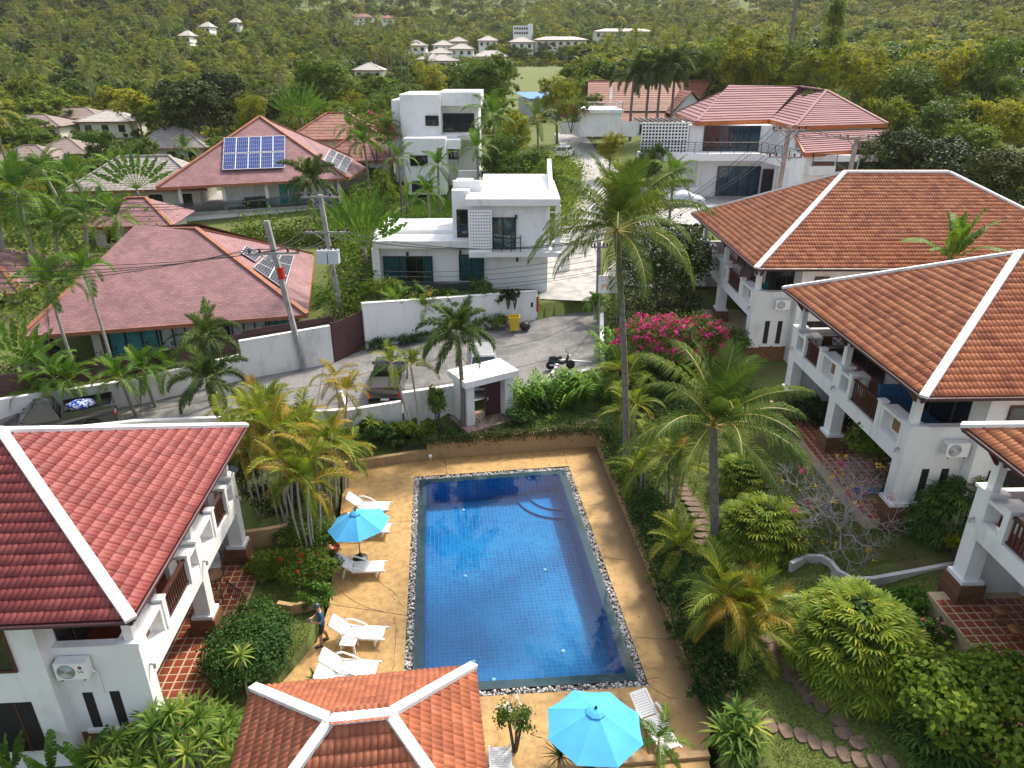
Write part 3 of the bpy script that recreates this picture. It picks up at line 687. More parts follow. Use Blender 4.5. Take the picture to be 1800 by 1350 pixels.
# ------------------------------------------------------------------ air conditioner (outdoor unit)
def text_part(body, size, mat, parent, m4, name='lettering'):
    cu = bpy.data.curves.new('lettering', 'FONT'); cu.body = body; cu.size = size; cu.align_x = 'CENTER'; cu.extrude = .003
    tmp = bpy.data.objects.new('lettering', cu); me = bpy.data.meshes.new_from_object(tmp); bpy.data.objects.remove(tmp)
    me.materials.clear(); me.materials.append(mat); return link(name, me, parent, m4)
def aircon(loc, rz, label, scale=1., logo=False):
    t = thing('air_conditioner', label, 'air conditioner', loc, rz)     # front faces local -Y
    mb = MB(); mb.box(-.42*scale,-.3*scale,0,.42*scale,0,.58*scale); c_ = part('casing', mb, MT['plastic_white'], t)
    mb = MB(); mb.lathe([(.24*scale,0),(.24*scale,.012),(.21*scale,.012)], 24); o_ = part('fan_grille', mb, MT['grey_metal'], t); o_.matrix_basis = Matrix.Translation((-.12*scale,-.3*scale,.29*scale)) @ Matrix.Rotation(R(90),4,'X')
    mb = MB()
    for r_ in np.linspace(.05,.2,6): mb.tube([(-.12*scale+r_*scale*math.cos(a_), -.314*scale, .29*scale+r_*scale*math.sin(a_)) for a_ in np.linspace(0,2*math.pi,20)], .006, 4)
    part('grille_ring', mb, MT['alu'], t)
    mb = MB(); mb.lathe([(.05*scale,0),(.05*scale,.02)], 12); o_ = part('fan_hub', mb, MT['alu'], t); o_.matrix_basis = Matrix.Translation((-.12*scale,-.31*scale,.29*scale)) @ Matrix.Rotation(R(90),4,'X')
    mb = MB()
    for k in range(6): mb.box(-.424*scale,-.27*scale,(.1+.07*k)*scale,-.42*scale,-.05*scale,(.13+.07*k)*scale)
    part('side_louvre', mb, MT['grey_metal'], t)
    for x in (-.3,.3): mb = MB(); mb.box((x-.02)*scale,-.3*scale,-.05,(x+.02)*scale,.05,-.002); part('bracket', mb, MT['black'], t)
    mb = MB(); mb.tube([(.43*scale,-.12,.12),(.5*scale,-.1,.08),(.5*scale,.0,-.1),(.48*scale,.03,-.9)], .025, 6); part('pipe', mb, MT['paint_white'], t)
    if logo:
        m_, N, L, P = nodes('logo_magenta'); P.inputs['Base Color'].default_value = (.28,.01,.10,1)
        mb = MB(); mb.lathe([(.055,0),(.055,.006)], 16); o_ = part('logo_disc', mb, m_, t); o_.matrix_basis = Matrix.Translation((.27,-.3,.42)) @ Matrix.Rotation(R(90),4,'X')
        cu = bpy.data.curves.new('logo_text','FONT'); cu.body = 'LG'; cu.size = .13; cu.align_x = 'CENTER'; cu.extrude = .002
        o_ = text_part('LG', .13, MT['black'], t, Matrix.Translation((.27,-.303,.24)) @ Matrix.Rotation(R(90),4,'X'))
    return t
# ------------------------------------------------------------------ two-storey pool villas
def villa(label, ox, oy, oz, rz, m, sy, sz, run, rise, ridge, yend, mats, tile_limit=300, left_extra=0, floor_tiles=True, detail=True):
    """local axes: x inward from the balcony face (times m), y away from the camera, z up; origin at the front corner of the balcony"""
    t = thing('villa', label, 'house', (ox,oy,oz), rz)
    S = (m, sy, sz); W = Matrix.Translation((ox,oy,oz)) @ Matrix.Rotation(rz,4,'Z')
    LF = 9.4; zE = 5.75
    def p(name, mb, mat, par=t, smooth=False): return part(name, mb, mat, par, smooth, S)
    B = lambda *a_: MB().box(*a_)
    # roof
    ev = dict(x0=-.58, y0=-1.0, y1=LF+.5)
    xr = ev['x0']+run; ym = (ev['y0']+ev['y1'])/2; xe = xr+ridge+run
    def T(x, y, z): return Vector((m*x, sy*y, sz*z))
    e00, e01, e10, e11 = T(ev['x0'],ev['y0'],zE), T(ev['x0'],ev['y1'],zE), T(xe,ev['y0'],zE), T(xe,ev['y1'],zE)
    r0, r1 = T(xr,ym,0), T(xr+ridge,ym,0); r0.z = r1.z = sz*zE+rise
    mb = MB(); dz = Vector((0,0,-.02)); vs_ = [v+dz for v in (e00,e01,e10,e11,r0,r1)]
    mb.add(vs_, [(0,4,1),(0,2,5,4),(1,4,5,3),(2,3,5),(0,1,3,2)]); 
    roof = part('roof', mb, mats['tile'], t)
    F1 = [e01,e00,r0] if m > 0 else [e00,e01,r0]
    F2 = [e00,e10,r1,r0] if m > 0 else [e10,e00,r0,r1]
    tile_roof(roof, [F1,F2], mats['tile'], W, tile_limit)
    for a_, b_ in ((e00,r0),(e01,r0),(e10,r1),(e11,r1)):
        d = (b_-a_).normalized(); mb = MB(); cap(mb, a_-d*.12, b_, .29, .12, .07); part('ridge_cap', mb, MT['cap'], roof)
    mb = MB(); cap(mb, r0, r1, .29, .12, .07); part('ridge_cap', mb, MT['cap'], roof)
    for a_, b_ in ((e00,e01),(e00,e10),(e01,e11)):
        d = (b_-a_).normalized(); mb = MB(); mb.beam(a_-d*.06+Vector((0,0,-.09)), b_+d*.06+Vector((0,0,-.09)), .07, .2); part('fascia', mb, MT['fascia'], roof)
        mb = MB(); out = d.cross(Vector((0,0,1)))*.09; 
        if (a_+out - (r0+r1)/2).length < (a_ - (r0+r1)/2).length: out = -out
        mb.tube([a_+out+Vector((0,0,-.06)), b_+out+Vector((0,0,-.06))], .055, 8); part('gutter', mb, MT['fascia'], roof)
    # main body: upper wall set back behind the balcony, lower wall likewise
    p('wall', B(2.3,-.45,0,xe-.8,-.25,zE), mats['wall'])
    p('wall', B(2.3,-.25,0,2.5,LF,zE), mats['wall'])
    p('wall', B(2.5,LF-.2,0,xe-.8,LF,zE), mats['wall'])
    p('side_wall', B(.5,0,0,2.298,.18,3.95), mats['wall']); p('side_wall_coping', B(.45,-.05,3.952,2.298,.23,4.05), mats['trim'])
    p('end_wall', B(.5,LF-.18,0,2.298,LF,3.95), mats['wall'])
    p('balcony_slab', B(0.02,.02,2.55,2.298,LF-.02,3.0), mats['wall'])
    p('balcony_floor', B(.3,.2,3.002,2.296,LF-.2,3.02), MT['floor_red'])
    p('beam', B(-.02,.5,2.45,.28,LF-.5,2.998), mats['trim'])
    # columns: brown stone pier, flared base, shaft and capital, thin post to the eave
    for y0 in (-.02, 4.75, LF-.5):
        c_ = p('column', B(-.03,y0,.9,.5,y0+.52,4.0), mats['trim'])
        p('column_base', B(-.12,y0-.1,.82,.62,y0+.62,.95), mats['trim'], c_); p('column_capital', B(-.09,y0-.06,4.002,.56,y0+.58,4.1), mats['trim'], c_)
        p('stone_pier', B(-.18,y0-.16,-.6,.68,y0+.68,.82), MT['stone_brown'], c_)
        p('eave_post', B(.1,y0+.12,4.1,.36,y0+.38,zE-.02), mats['trim'], c_)
        for dy in (-1, 1):
            mb = MB(); mb.beam((.23,y0+.25+dy*.12,4.95),(.23-.35*0,y0+.25+dy*.62,zE-.1), .1, .12); p('eave_brace', mb, MT['wood_dark'], c_)
        mb = MB(); mb.beam((.1,y0+.25,4.95),(-.42,y0+.25,zE-.12), .1, .12); p('eave_brace', mb, MT['wood_dark'], c_)
        mb = MB(); mb.tube([(-.05,y0+.3,3.05),(-.16,y0+.3,3.02),(-.17,y0+.26,2.9)], .045, 6); p('floodlight', mb, MT['grey_metal'], c_)
    # recessed panel niches
    for y0 in (.5, 5.27):
        n_ = p('niche', B(.38,y0,3.0,.52,y0+1.25,3.9), mats['trim'])
        p('panel', B(.355,y0+.15,3.16,.379,y0+.95,3.78), MT['panel_gold'], n_); p('niche_coping', B(-.02,y0,3.902,.58,y0+1.25,4.0), mats['trim'], n_)
        p('niche_return', B(-.01,y0+1.1,3.0,.38,y0+1.25,3.9), mats['trim'], n_); p('niche_ledge', B(-.02,y0+.02,3.0,.378,y0+1.09,3.07), mats['trim'], n_)
        p('end_post', B(-.05,y0+1.252,3.0,.22,y0+1.48,4.05), mats['trim'], n_); p('post_cap', B(-.08,y0+1.22,4.052,.25,y0+1.51,4.12), mats['trim'], n_)
    # open boxes before the next column
    for y0, y1 in ((4.12,4.74),(8.27,8.89)):
        n_ = p('open_box', B(-.05,y0-.22,3.0,.22,y0-.02,4.05), mats['trim']); p('post_cap', B(-.08,y0-.25,4.052,.25,y0+.01,4.12), mats['trim'], n_)
        p('box_coping', B(-.02,y0-.015,3.8,.9,y1,3.92), mats['trim'], n_); p('box_side', B(.7,y0-.01,3.02,.86,y1,3.798), mats['trim'], n_); p('box_sill', B(-.01,y0-.01,3.0,.3,y1,3.12), mats['trim'], n_)
    # wooden railings, each baluster its own piece
    for y0, y1 in ((1.99,3.88),(6.76,8.03)):
        r_ = p('railing', B(.02,y0,3.9,.14,y1,3.98), MT['wood_dark']); p('bottom_rail', B(.03,y0,3.08,.12,y1,3.14), MT['wood_dark'], r_)
        k = int((y1-y0)/.155)
        for i in range(k):
            yy = y0+(i+.5)*(y1-y0)/k; p('baluster', B(.05,yy-.025,3.141,.1,yy+.025,3.899), MT['wood_dark'], r_)
    # openings
    def opening(name, x0, x1, y0, y1, z0, z1, frame=.07):
        w_ = p(name, B(x0,y0,z0,x1,y1,z1), MT['dark_glass']); return w_
    for y0, y1 in ((1.0,3.4),(5.3,7.8)):
        w_ = opening('door', 2.262,2.298,y0,y1,3.02,5.2); 
        for yy in (y0, (y0+y1)/2, y1): p('frame', B(2.24,yy-.04,3.02,2.26,yy+.04,5.2), MT['wood_dark'], w_)
        w_ = opening('door', 2.262,2.298,y0,y1,.15,2.3)
        for yy in (y0, (y0+y1)/2, y1): p('frame', B(2.24,yy-.04,.15,2.26,yy+.04,2.3), MT['wood_dark'], w_)
    w_ = opening('side_door', 2.262,2.298,.3,.95,3.02,5.2)
    for x0 in (.85,1.6):                                  # slits in the lower side wall
        w_ = p('slit', B(x0,-.012,1.0,x0+.28,-.002,2.35), MT['dark']); p('sill', B(x0-.14,-.1,.86,x0+.42,-.003,.97), mats['trim'], w_)
    p('stone_skirting', B(.5,-.03,-.6,2.25,-.004,.84), MT['stone_brown'])
    w_ = p('window', B(3.1,-.49,3.75,3.75,-.452,5.0), MT['dark_glass'])
    for a_ in ((3.02,3.1,3.67,5.08),(3.75,3.83,3.67,5.08)): p('frame', B(a_[0],-.52,a_[2],a_[1],-.452,a_[3]), MT['wood_dark'], w_)
    p('frame', B(3.1,-.52,3.67,3.75,-.452,3.75), MT['wood_dark'], w_); p('frame', B(3.1,-.52,5.0,3.75,-.452,5.08), MT['wood_dark'], w_)
    w_ = p('garage_opening', B(3.0,-.475,.7,7.2,-.452,2.55), MT['dark'])
    for x in (3.4,4.6,5.8): p('mullion', B(x,-.49,.7,x+.07,-.478,2.55), MT['wood_dark'], w_)
    # ground-floor terrace with laid floor tiles
    f_ = p('terrace', B(-.75,.1,-.6,2.298,LF-.1,.13), MT['grout'])
    if floor_tiles:
        mb = MB(); mb.box(0,0,0,.27,.27,.012); tm = mb.mesh('floor_tile', MT['floor_red']); n_ = 0
        ny = int((LF-.3)*sy/.33)
        for i in range(9):
            for j in range(ny):
                if n_ >= 300: break
                link('floor_tile', tm, f_, Matrix.Translation((m*(-.7+i*.33)-(0.27 if m < 0 else 0), .15*sy+j*.33, .13*sz+.001))); n_ += 1
    return t
VA = dict(tile=MT['tile_red'], wall=MT['white'], trim=MT['white'])
VC = dict(tile=MT['tile_orange'], wall=MT['white'], trim=MT['white'])
# left villa: balcony faces the pool (+X)
eA0, eA1 = G(228,1088,6.0), G(430,750,6.0); rzA = math.atan2(-(eA1.x-eA0.x), eA1.y-eA0.y)
LA = (eA1-eA0).length; syA = LA/10.9
dA = (eA1-eA0).normalized(); nA = Vector((-dA.y, dA.x, 0))       # inward (-X)
oA = eA0 + dA*1.0*syA + nA*.58
villa('villa with a red tiled roof and white balconies beside the sun loungers', oA.x, oA.y, .15, rzA, -1, syA, 1.02, 5.35, 2.75, 6, 0, VA)
ACP = Matrix.Translation((oA.x,oA.y,.15)) @ Matrix.Rotation(rzA,4,'Z')
q = ACP @ Vector((-1.75,-.05,3.25)); aircon(q, rzA, 'white air conditioner on the front wall of the red roofed villa', 1.0, True)
# right row: three villas in line, balconies facing the pool (-X)
ZE = 8.6; SZ = 1.05; GZ = ZE - 5.75*SZ
def right_villa(pf, pb, label, run, rise, ridge, limit, ft):
    a_, b_ = pf, pb; d = (b_-a_).normalized(); rz = math.atan2(-d.x, d.y); sy = (b_-a_).length/10.9; n_ = Vector((d.y,-d.x,0))
    o_ = a_ + d*1.0*sy + n_*.58
    villa(label, o_.x, o_.y, GZ, rz, 1, sy, SZ, run, rise, ridge, 0, VC, limit, floor_tiles=ft)
    return Matrix.Translation((o_.x,o_.y,GZ)) @ Matrix.Rotation(rz,4,'Z'), rz, sy
fC, bC = G(1625,697,ZE), G(1380,507,ZE); fB, bB = G(1331,471,ZE), G(1218,375,ZE); bD = G(1697,750,ZE)
dR = (bC-fC).normalized()
mC, rzC, syC = right_villa(fC, bC, 'orange roofed villa with the blue daybed on its balcony', 6.6, 3.3, 5, 300, True)
mB_, rzB, syB = right_villa(fB, bB, 'farthest orange roofed villa in the row, beside the bougainvillea', 7.3, 4.0, 6.5, 300, False)
mD, rzD, syD = right_villa(bD - dR*12.6, bD, 'nearest orange roofed villa, cut off by the edge of the picture', 6.6, 3.3, 5, 300, True)
q = mC @ Vector((1.75,-.05,3.0*SZ)); aircon(q, rzC, 'white air conditioner on the side wall of the villa with the blue daybed', 1.0)
q = mB_ @ Vector((1.6,-.05,3.1*SZ)); aircon(q, rzB, 'white air conditioner on the side wall of the farthest orange roofed villa', 1.0)
# ------------------------------------------------------------------ pavilion by the pool
pb0, pb1 = G(445,1210,3.2), G(833,1172,3.2); d = (pb1-pb0).normalized(); nf = Vector((d.y,-d.x,0)); DEP = 5.6
pv = thing('pavilion', 'small orange tiled pavilion roof at the near end of the pool', 'pavilion', (0,0,0))
c00, c10, c11, c01 = pb0+nf*DEP, pb1+nf*DEP, pb1, pb0        # near-left, near-right, far-right, far-left
k0 = pb0 + d*2.55 + nf*DEP/2 + Vector((0,0,1.6)); k1 = pb1 - d*2.2 + nf*DEP/2 + Vector((0,0,1.6))
mb = MB(); dz = Vector((0,0,-.02)); mb.add([v+dz for v in (c00,c10,c11,c01,k0,k1)], [(0,1,5,4),(1,2,5),(2,3,4,5),(3,0,4),(0,3,2,1)])
roof = part('roof', mb, MT['tile_pav'], pv)
tile_roof(roof, [[c00,c10,k1,k0],[c10,c11,k1],[c11,c01,k0,k1],[c01,c00,k0]], MT['tile_pav'], Matrix.Identity(4), 300)
for a_, b_ in ((c00,k0),(c10,k1),(c11,k1),(c01,k0),(k0,k1)):
    mb = MB(); cap(mb, a_, b_, .26, .12, .07); part('ridge_cap', mb, MT['cap'], roof)
for a_, b_ in ((c00,c10),(c10,c11),(c11,c01),(c01,c00)):
    mb = MB(); mb.beam(a_+Vector((0,0,-.08)), b_+Vector((0,0,-.08)), .06, .18); part('fascia', mb, MT['fascia'], roof)
for c_ in (c00,c10,c11,c01):
    ctr = (c00+c11)/2; q = c_.lerp(ctr, .14); mb = MB(); mb.box(q.x-.14,q.y-.14,0,q.x+.14,q.y+.14,3.15); part('column', mb, MT['white'], pv)
mb = MB(); q = G(843,1297,.5); mb.box(q.x-.1,q.y-.35,0,q.x+.06,q.y+.35,.5); part('bench', mb, MT['wood_dark'], pv)
# ------------------------------------------------------------------ helpers for the houses across the road
KEEP = []                                                    # sight lines that trees must leave open: photo rectangle and depth
def FXZ(px, py, Y_): q = GY(px, py, Y_); return q.x, q.z
def fbox(px0, py0, px1, py1, Yf, dep, mb=None):          # block whose front face covers a photo rectangle on the plane Y = Yf
    mb = mb or MB(); cx, cy = (px0+px1)/2, (py0+py1)/2
    x0 = FXZ(px0,cy,Yf)[0]; x1 = FXZ(px1,cy,Yf)[0]; zt = FXZ(cx,py0,Yf)[1]; zb = FXZ(cx,py1,Yf)[1]
    return mb.box(x0,Yf,zb,x1,Yf+dep,zt)
def curtain_mesh(x0, x1, z0, z1, y, waves=10, amp=.03):
    mb = MB(); k = waves*2+1; xs = np.linspace(x0,x1,k)
    vs_ = [(x, y+amp*(1 if i%2 else -1), z) for z in (z0,z1) for i, x in enumerate(xs)]
    return mb.add(vs_, [(i,i+1,k+i+1,k+i) for i in range(k-1)])
def win(parent, px0, py0, px1, py1, Yf, n=2, cur='curtain', name='window', open_mid=False, fr='black'):
    cx, cy = (px0+px1)/2, (py0+py1)/2
    x0 = FXZ(px0,cy,Yf)[0]; x1 = FXZ(px1,cy,Yf)[0]; zt = FXZ(cx,py0,Yf)[1]; zb = FXZ(cx,py1,Yf)[1]
    w = part(name, MB().box(x0,Yf-.012,zb,x1,Yf-.004,zt), MT['dark'], parent)
    f = .07
    for a in ((x0,x0+f,zb,zt),(x1-f,x1,zb,zt)): part('frame', MB().box(a[0],Yf-.16,a[2],a[1],Yf-.013,a[3]), MT[fr], w)
    for a in ((x0+f,x1-f,zb,zb+f),(x0+f,x1-f,zt-f,zt)): part('frame', MB().box(a[0],Yf-.155,a[2],a[1],Yf-.013,a[3]), MT[fr], w)
    for i in range(1,n): xm = x0+(x1-x0)*i/n; part('mullion', MB().box(xm-.035,Yf-.15,zb+f,xm+.035,Yf-.013,zt-f), MT[fr], w)
    if cur:
        if open_mid: sp = [(x0+f, x0+(x1-x0)*.46), (x1-(x1-x0)*.2, x1-f)]
        else: sp = [(x0+f, x0+(x1-x0)*.49), (x0+(x1-x0)*.51, x1-f)]
        for a, b in sp: part('curtain', curtain_mesh(a,b,zb+.06,zt-.06,Yf-.06,max(4,int((b-a)/.16))), MT[cur], w)
    for i in range(n):
        a, b = x0+(x1-x0)*i/n+.04, x0+(x1-x0)*(i+1)/n-.04
        part('pane', MB().quad((a,Yf-.11,zb+f),(b,Yf-.11,zb+f),(b,Yf-.11,zt-f),(a,Yf-.11,zt-f)), MT['glass'], w)
    return w
def rail(parent, pts, z0, hgt, mat, bars=4, post=1.1, name='railing'):
    P_ = [Vector(p) for p in pts]; mb = MB()
    mb.tube([(p.x,p.y,z0+hgt) for p in P_], .03, 5); r = part(name, mb, mat, parent)
    for k in range(1,bars): part('rail_bar', MB().tube([(p.x,p.y,z0+hgt*k/bars) for p in P_], .014, 4), mat, r)
    for i in range(len(P_)-1):
        L_ = (P_[i+1]-P_[i]).length; n = max(1, int(L_/post))
        for k in range(n+1): q = P_[i].lerp(P_[i+1], k/n); part('rail_post', MB().box(q.x-.025,q.y-.025,z0,q.x+.025,q.y+.025,z0+hgt), mat, r)
    return r
def ray_plane(px, py, a, n):
    o = Vector((0,0,CAMH)); d = GD(px,py,10.)-o; t = (Vector(a)-o).dot(n)/d.dot(n); return o+d*t
def solar(px_quad, poly, cols, rows, label, mat, lift=.14):
    """array of panels lying on a roof face; corners given far-left, far-right, near-right, near-left"""
    A, e, s, n, _ = plane_frame(poly); 
    c = [ray_plane(x,y,A+n*lift,n) for x,y in px_quad]; t = thing('solar_array', label, 'solar panels', (0,0,0))
    for i in range(cols):
        for j in range(rows):
            u0,u1,v0,v1 = (i+.02)/cols,(i+.98)/cols,(j+.02)/rows,(j+.98)/rows
            if rows > 1 and cols > 3: v0 += .012*j
            f = lambda u,v: c[0].lerp(c[1],u).lerp(c[3].lerp(c[2],u),v)
            q = [f(u0,v1),f(u1,v1),f(u1,v0),f(u0,v0)]
            mb = MB(); mb.extr([p-n*.02 for p in q], n*.03); pn = part('panel', mb, mat, t)
            for k in range(4):
                a, b = q[k], q[(k+1)%4]; part('frame', MB().beam(a, b, .05, .06, up=n), MT['alu'], pn)
            mb = MB()
            for k in range(1,6):
                a, b = q[0].lerp(q[1],k/6), q[3].lerp(q[2],k/6); mb.beam(a+n*.014,b+n*.014,.012,.004,up=n)
            for k in range(1,4):
                a, b = q[0].lerp(q[3],k/4), q[1].lerp(q[2],k/4); mb.beam(a+n*.0142,b+n*.0142,.012,.004,up=n)
            part('cell_lines', mb, MT['alu'], pn)
    return t
def hip(parent, FL, FR, BR, BL, R0, R1, mat, ex, step, ridge_mat, capw=.3, fascia='ridge_brown'):
    mb = MB()
    for poly in ([FL,FR,R1,R0] if (R0-R1).length > .05 else [FL,FR,R0], [FR,BR,R1], [BR,BL,R0,R1] if (R0-R1).length > .05 else [BR,BL,R0], [BL,FL,R0]): courses(mb, poly, ex, step)
    b = len(mb.v); mb.add([FL,FR,BR,BL], [(3,2,1,0)])
    r = part('roof', mb, mat, parent)
    for a, c in ((FL,R0),(FR,R1),(BR,R1),(BL,R0)): part('ridge_cap', MB().beam(a+Vector((0,0,.06)), c+Vector((0,0,.06)), capw, .12), ridge_mat, r)
    if (R0-R1).length > .05: part('ridge_cap', MB().beam(R0+Vector((0,0,.06)), R1+Vector((0,0,.06)), capw, .12), ridge_mat, r)
    for a, c in ((FL,FR),(FR,BR),(BL,FL)): part('fascia', MB().beam(a+Vector((0,0,-.1)), c+Vector((0,0,-.1)), .08, .24), MT[fascia], r)
    return r
# ------------------------------------------------------------------ modern white house across the road
W1 = thing('modern_house', 'modern white flat roofed house with perforated screen behind the white street wall', 'house')
Yw = 52.0
part('wall', fbox(664,432,852,500,Yw,7), MT['white'], W1)                              # low left wing
part('roof_slab', fbox(655,424,832,437,Yw-.9,8.2), MT['white2'], W1)
part('parapet', fbox(662,404,796,420,Yw+1.6,.25), MT['white'], W1); part('parapet', fbox(657,410,664,424,Yw-.2,6), MT['white'], W1)
part('side_wall', fbox(655,437,668,500,Yw-.8,1.0), MT['white'], W1)
part('plinth', fbox(676,499,850,520,Yw-.6,.5), MT['slate'], W1)
part('wall', fbox(850,440,962,528,Yw+.02,7), MT['white'], W1)                          # lower right
part('upper_wall', fbox(826,361,962,446,Yw-.7,8), MT['white'], W1)                     # upper block
part('upper_wall', fbox(795,335,826,420,Yw+.4,6), MT['white'], W1)
part('roof_slab', fbox(818,350,985,362,Yw-1.6,8.5), MT['white2'], W1)
part('roof_fin', fbox(796,318,844,338,Yw+1.5,.4), MT['white'], W1)
x0, zt = FXZ(846,349,Yw); x1, _ = FXZ(966,349,Yw); zr = zt+.15
mb = MB(); mb.add([(x0,Yw-.6,zr),(x1,Yw-.6,zr),(x1,Yw+4.6,zr+.9),(x0,Yw+4.6,zr+.9),(x0,Yw-.6,zr-.3),(x1,Yw-.6,zr-.3),(x1,Yw+4.6,zr-.3),(x0,Yw+4.6,zr-.3)], [(0,1,2,3),(4,5,1,0),(5,6,2,1),(6,7,3,2),(7,4,0,3)]); part('roof', mb, MT['paint_white'], W1)
for i in range(1,12): xx = x0+(x1-x0)*i/12; part('roof_seam', MB().beam((xx,Yw-.59,zr+.012),(xx,Yw+4.6,zr+.912),.03,.03), MT['paint_white'], W1)
part('roof_fin', MB().add([(x1,Yw-.2,zr),(x1+.3,Yw-.2,zr),(x1+.3,Yw+4.8,zr+2.0),(x1,Yw+4.8,zr+2.0),(x1,Yw-.2,zr-.4),(x1+.3,Yw-.2,zr-.4),(x1+.3,Yw+4.8,zr-.4),(x1,Yw+4.8,zr-.4)], [(0,1,2,3),(5,4,0,1)[::-1],(5,6,2,1),(7,6,2,3)[::-1],(4,7,3,0)]), MT['white'], W1)
part('balcony_slab', fbox(824,444,986,452,Yw-1.7,2.0), MT['white2'], W1)
# perforated screen: a lattice with real holes
a, b = FXZ(824,371,Yw-1.5); c_, d_ = FXZ(864,452,Yw-1.5); mb = MB(); nc, nr = 8, 15
for i in range(nc+1): xx = a+(c_-a)*i/nc; mb.box(xx-.055,Yw-1.5,d_,xx+.055,Yw-1.38,b)
for j in range(nr+1): zz = d_+(b-d_)*j/nr; mb.box(a-.05,Yw-1.495,zz-.055,c_+.05,Yw-1.385,zz+.055)
part('perforated_screen', mb, MT['paint_white'], W1); part('screen_shade_panel', fbox(827,371,863,444,Yw-.73,.025), MT['slate'], W1)  # flat dark panel stands in for the shadow seen through the holes
win(W1, 803,368,823,417,Yw+.4,1,'curtain_dark'); win(W1, 863,382,907,438,Yw-.7,2,'curtain')
win(W1, 675,450,761,497,Yw,3,'curtain',open_mid=True); win(W1, 807,447,851,492,Yw,2,'curtain'); 
q0, q1 = FXZ(866,443,Yw-1.6), FXZ(915,443,Yw-1.6); rail(W1, [(q0[0],Yw-1.6,0),(q1[0],Yw-1.6,0),(q1[0],Yw-.75,0)], q0[1], 1.0, MT['black'], 3, .5)
for r in ((960,362,966,446),(976,362,985,446)): part('frame_post', fbox(*r,Yw-1.2,.35), MT['white'], W1)
for z in (372,384,396): part('frame_bar', fbox(966,z,977,z+2,Yw-1.1,.06), MT['paint_white'], W1)
for px, py in ((714,443),(807,440),(905,378),(907,453)): part('wall_lamp', fbox(px,py,px+4,py+7,Yw-.85 if px == 905 else Yw-.14,.1), MT['black'], W1)
for i in range(9): part('carport_batten', fbox(986,398+i*7,1006,400+i*7,Yw+1.0+.2*i,.06), MT['paint_white'], W1)
part('carport_wall', fbox(985,455,1001,520,Yw+4,.2), MT['white2'], W1)
x, z = FXZ(966,432,Yw-.75); aircon((x+.55,Yw-.75,z-.2), 0, 'white air conditioner on the upper balcony of the modern white house', .95)
# mailbox and gate post plate
part('intercom', fbox(933,532,937,540,FAR[7].y-.35,.08), MT['black'], W1); part('gate_post', fbox(938,519,945,552,FAR[7].y-.2,.3), MT['paint_white'], W1); part('name_plate', fbox(943,522,946,548,FAR[7].y-.24,.03), MT['red_fl'], W1)
# carport gate
p = G(985,480,3.2); rl = thing('driveway_fence', 'white barred fence across the drive of the modern white house', 'fence', (0,0,0))
for i in range(9): part('bar', MB().box(p.x-1.6+i*.42,p.y+2.4,3.0,p.x-1.55+i*.42,p.y+2.45,4.3), MT['paint_white'], rl)
part('top_rail', MB().box(p.x-1.7,p.y+2.4,4.3,p.x+2.0,p.y+2.46,4.36), MT['paint_white'], rl)
# ------------------------------------------------------------------ big mauve roofed house (near left)
E1 = thing('bungalow', 'low house under a huge mauve shingle roof behind the maroon fence', 'house')
FL, FR, BR = G(35,592,4.2), G(540,553,4.2), G(553,447,4.2); BL = FL+(BR-FR)
R0, R1 = G(240,403,8.3), G(345,402,8.3)
hip(E1, FL,FR,BR,BL,R0,R1, MT['shingle'], .2, .008, MT['ridge_brown'], .32)
e = (FR-FL).normalized(); nb = Vector((-e.y,e.x,0))
def ebx(a, b, z0, z1, dep, th, name, mat, par=E1):        # slab parallel to the front eave, from a to b metres along it
    p0, p1 = FL+e*a+nb*dep, FL+e*b+nb*dep; mb = MB(); mb.prism([(p0.x,p0.y),(p1.x,p1.y),((p1+nb*th).x,(p1+nb*th).y),((p0+nb*th).x,(p0+nb*th).y)], z0, z1); return part(name, mb, mat, par)
WL = (FR-FL).length
ebx(3.2, WL-.6, 1.6, 4.1, 1.6, .3, 'wall', MT['cream']); ebx(.8,WL-.5,1.5,1.9,.5,1.08,'terrace',MT['concrete'])
for a, b, m_ in ((4.2,7.0,'curtain'),(7.2,9.4,'curtain_white'),(9.5,11.3,'curtain_dark'),(11.5,13.6,'curtain_white'),(13.8,15.2,'curtain'),(15.4,WL-1,'curtain_dark')):
    w = ebx(a,b,1.95,3.95,1.55,.048,'window',MT[m_]); 
    for k in range(4): ebx(a+(b-a)*k/3-.04, a+(b-a)*k/3+.04, 1.95,3.95,1.46,.085,'frame',MT['black'],w)
for a in (.9,4.0,9.5,WL-.8): ebx(a,a+.18,1.9,4.15,.6,.18,'column',MT['wood_dark'])
p0, p1 = FR - e*.9 + nb*1.6, BR - e*.9 - nb*.8
mb = MB(); mb.prism([(p0.x,p0.y),(p1.x,p1.y),(p1.x-.3,p1.y),(p0.x-.3,p0.y)][::-1], 1.6, 4.1); part('side_wall', mb, MT['cream'], E1)
solar([(470,448),(517,449),(500,509),(445,470)], [FR,BR,R1], 2, 3, 'dark solar panels on the near mauve roof behind the leaning pole', MT['solar_dark'])
solar([(432,432),(462,447),(449,460),(423,444)], [FR,BR,R1], 1, 1, 'single dark solar panel beside the dark panels on the near mauve roof', MT['solar_dark'])
# seated statue on its terrace
p = G(97,625,2.4); st = MB(); st.lathe([(.42,0),(.5,.12),(.38,.3),(.3,.42),(.34,.7),(.36,.95),(.2,1.1),(.1,1.15),(.17,1.25),(.19,1.4),(.13,1.52),(.05,1.62)], 14, (p.x,p.y,1.9)); st.box(p.x-.55,p.y-.45,1.5,p.x+.55,p.y+.45,1.9)
solo('statue', st, MT['black'], 'dark seated statue on a plinth on the terrace of the mauve roofed house', 'statue', smooth=True)
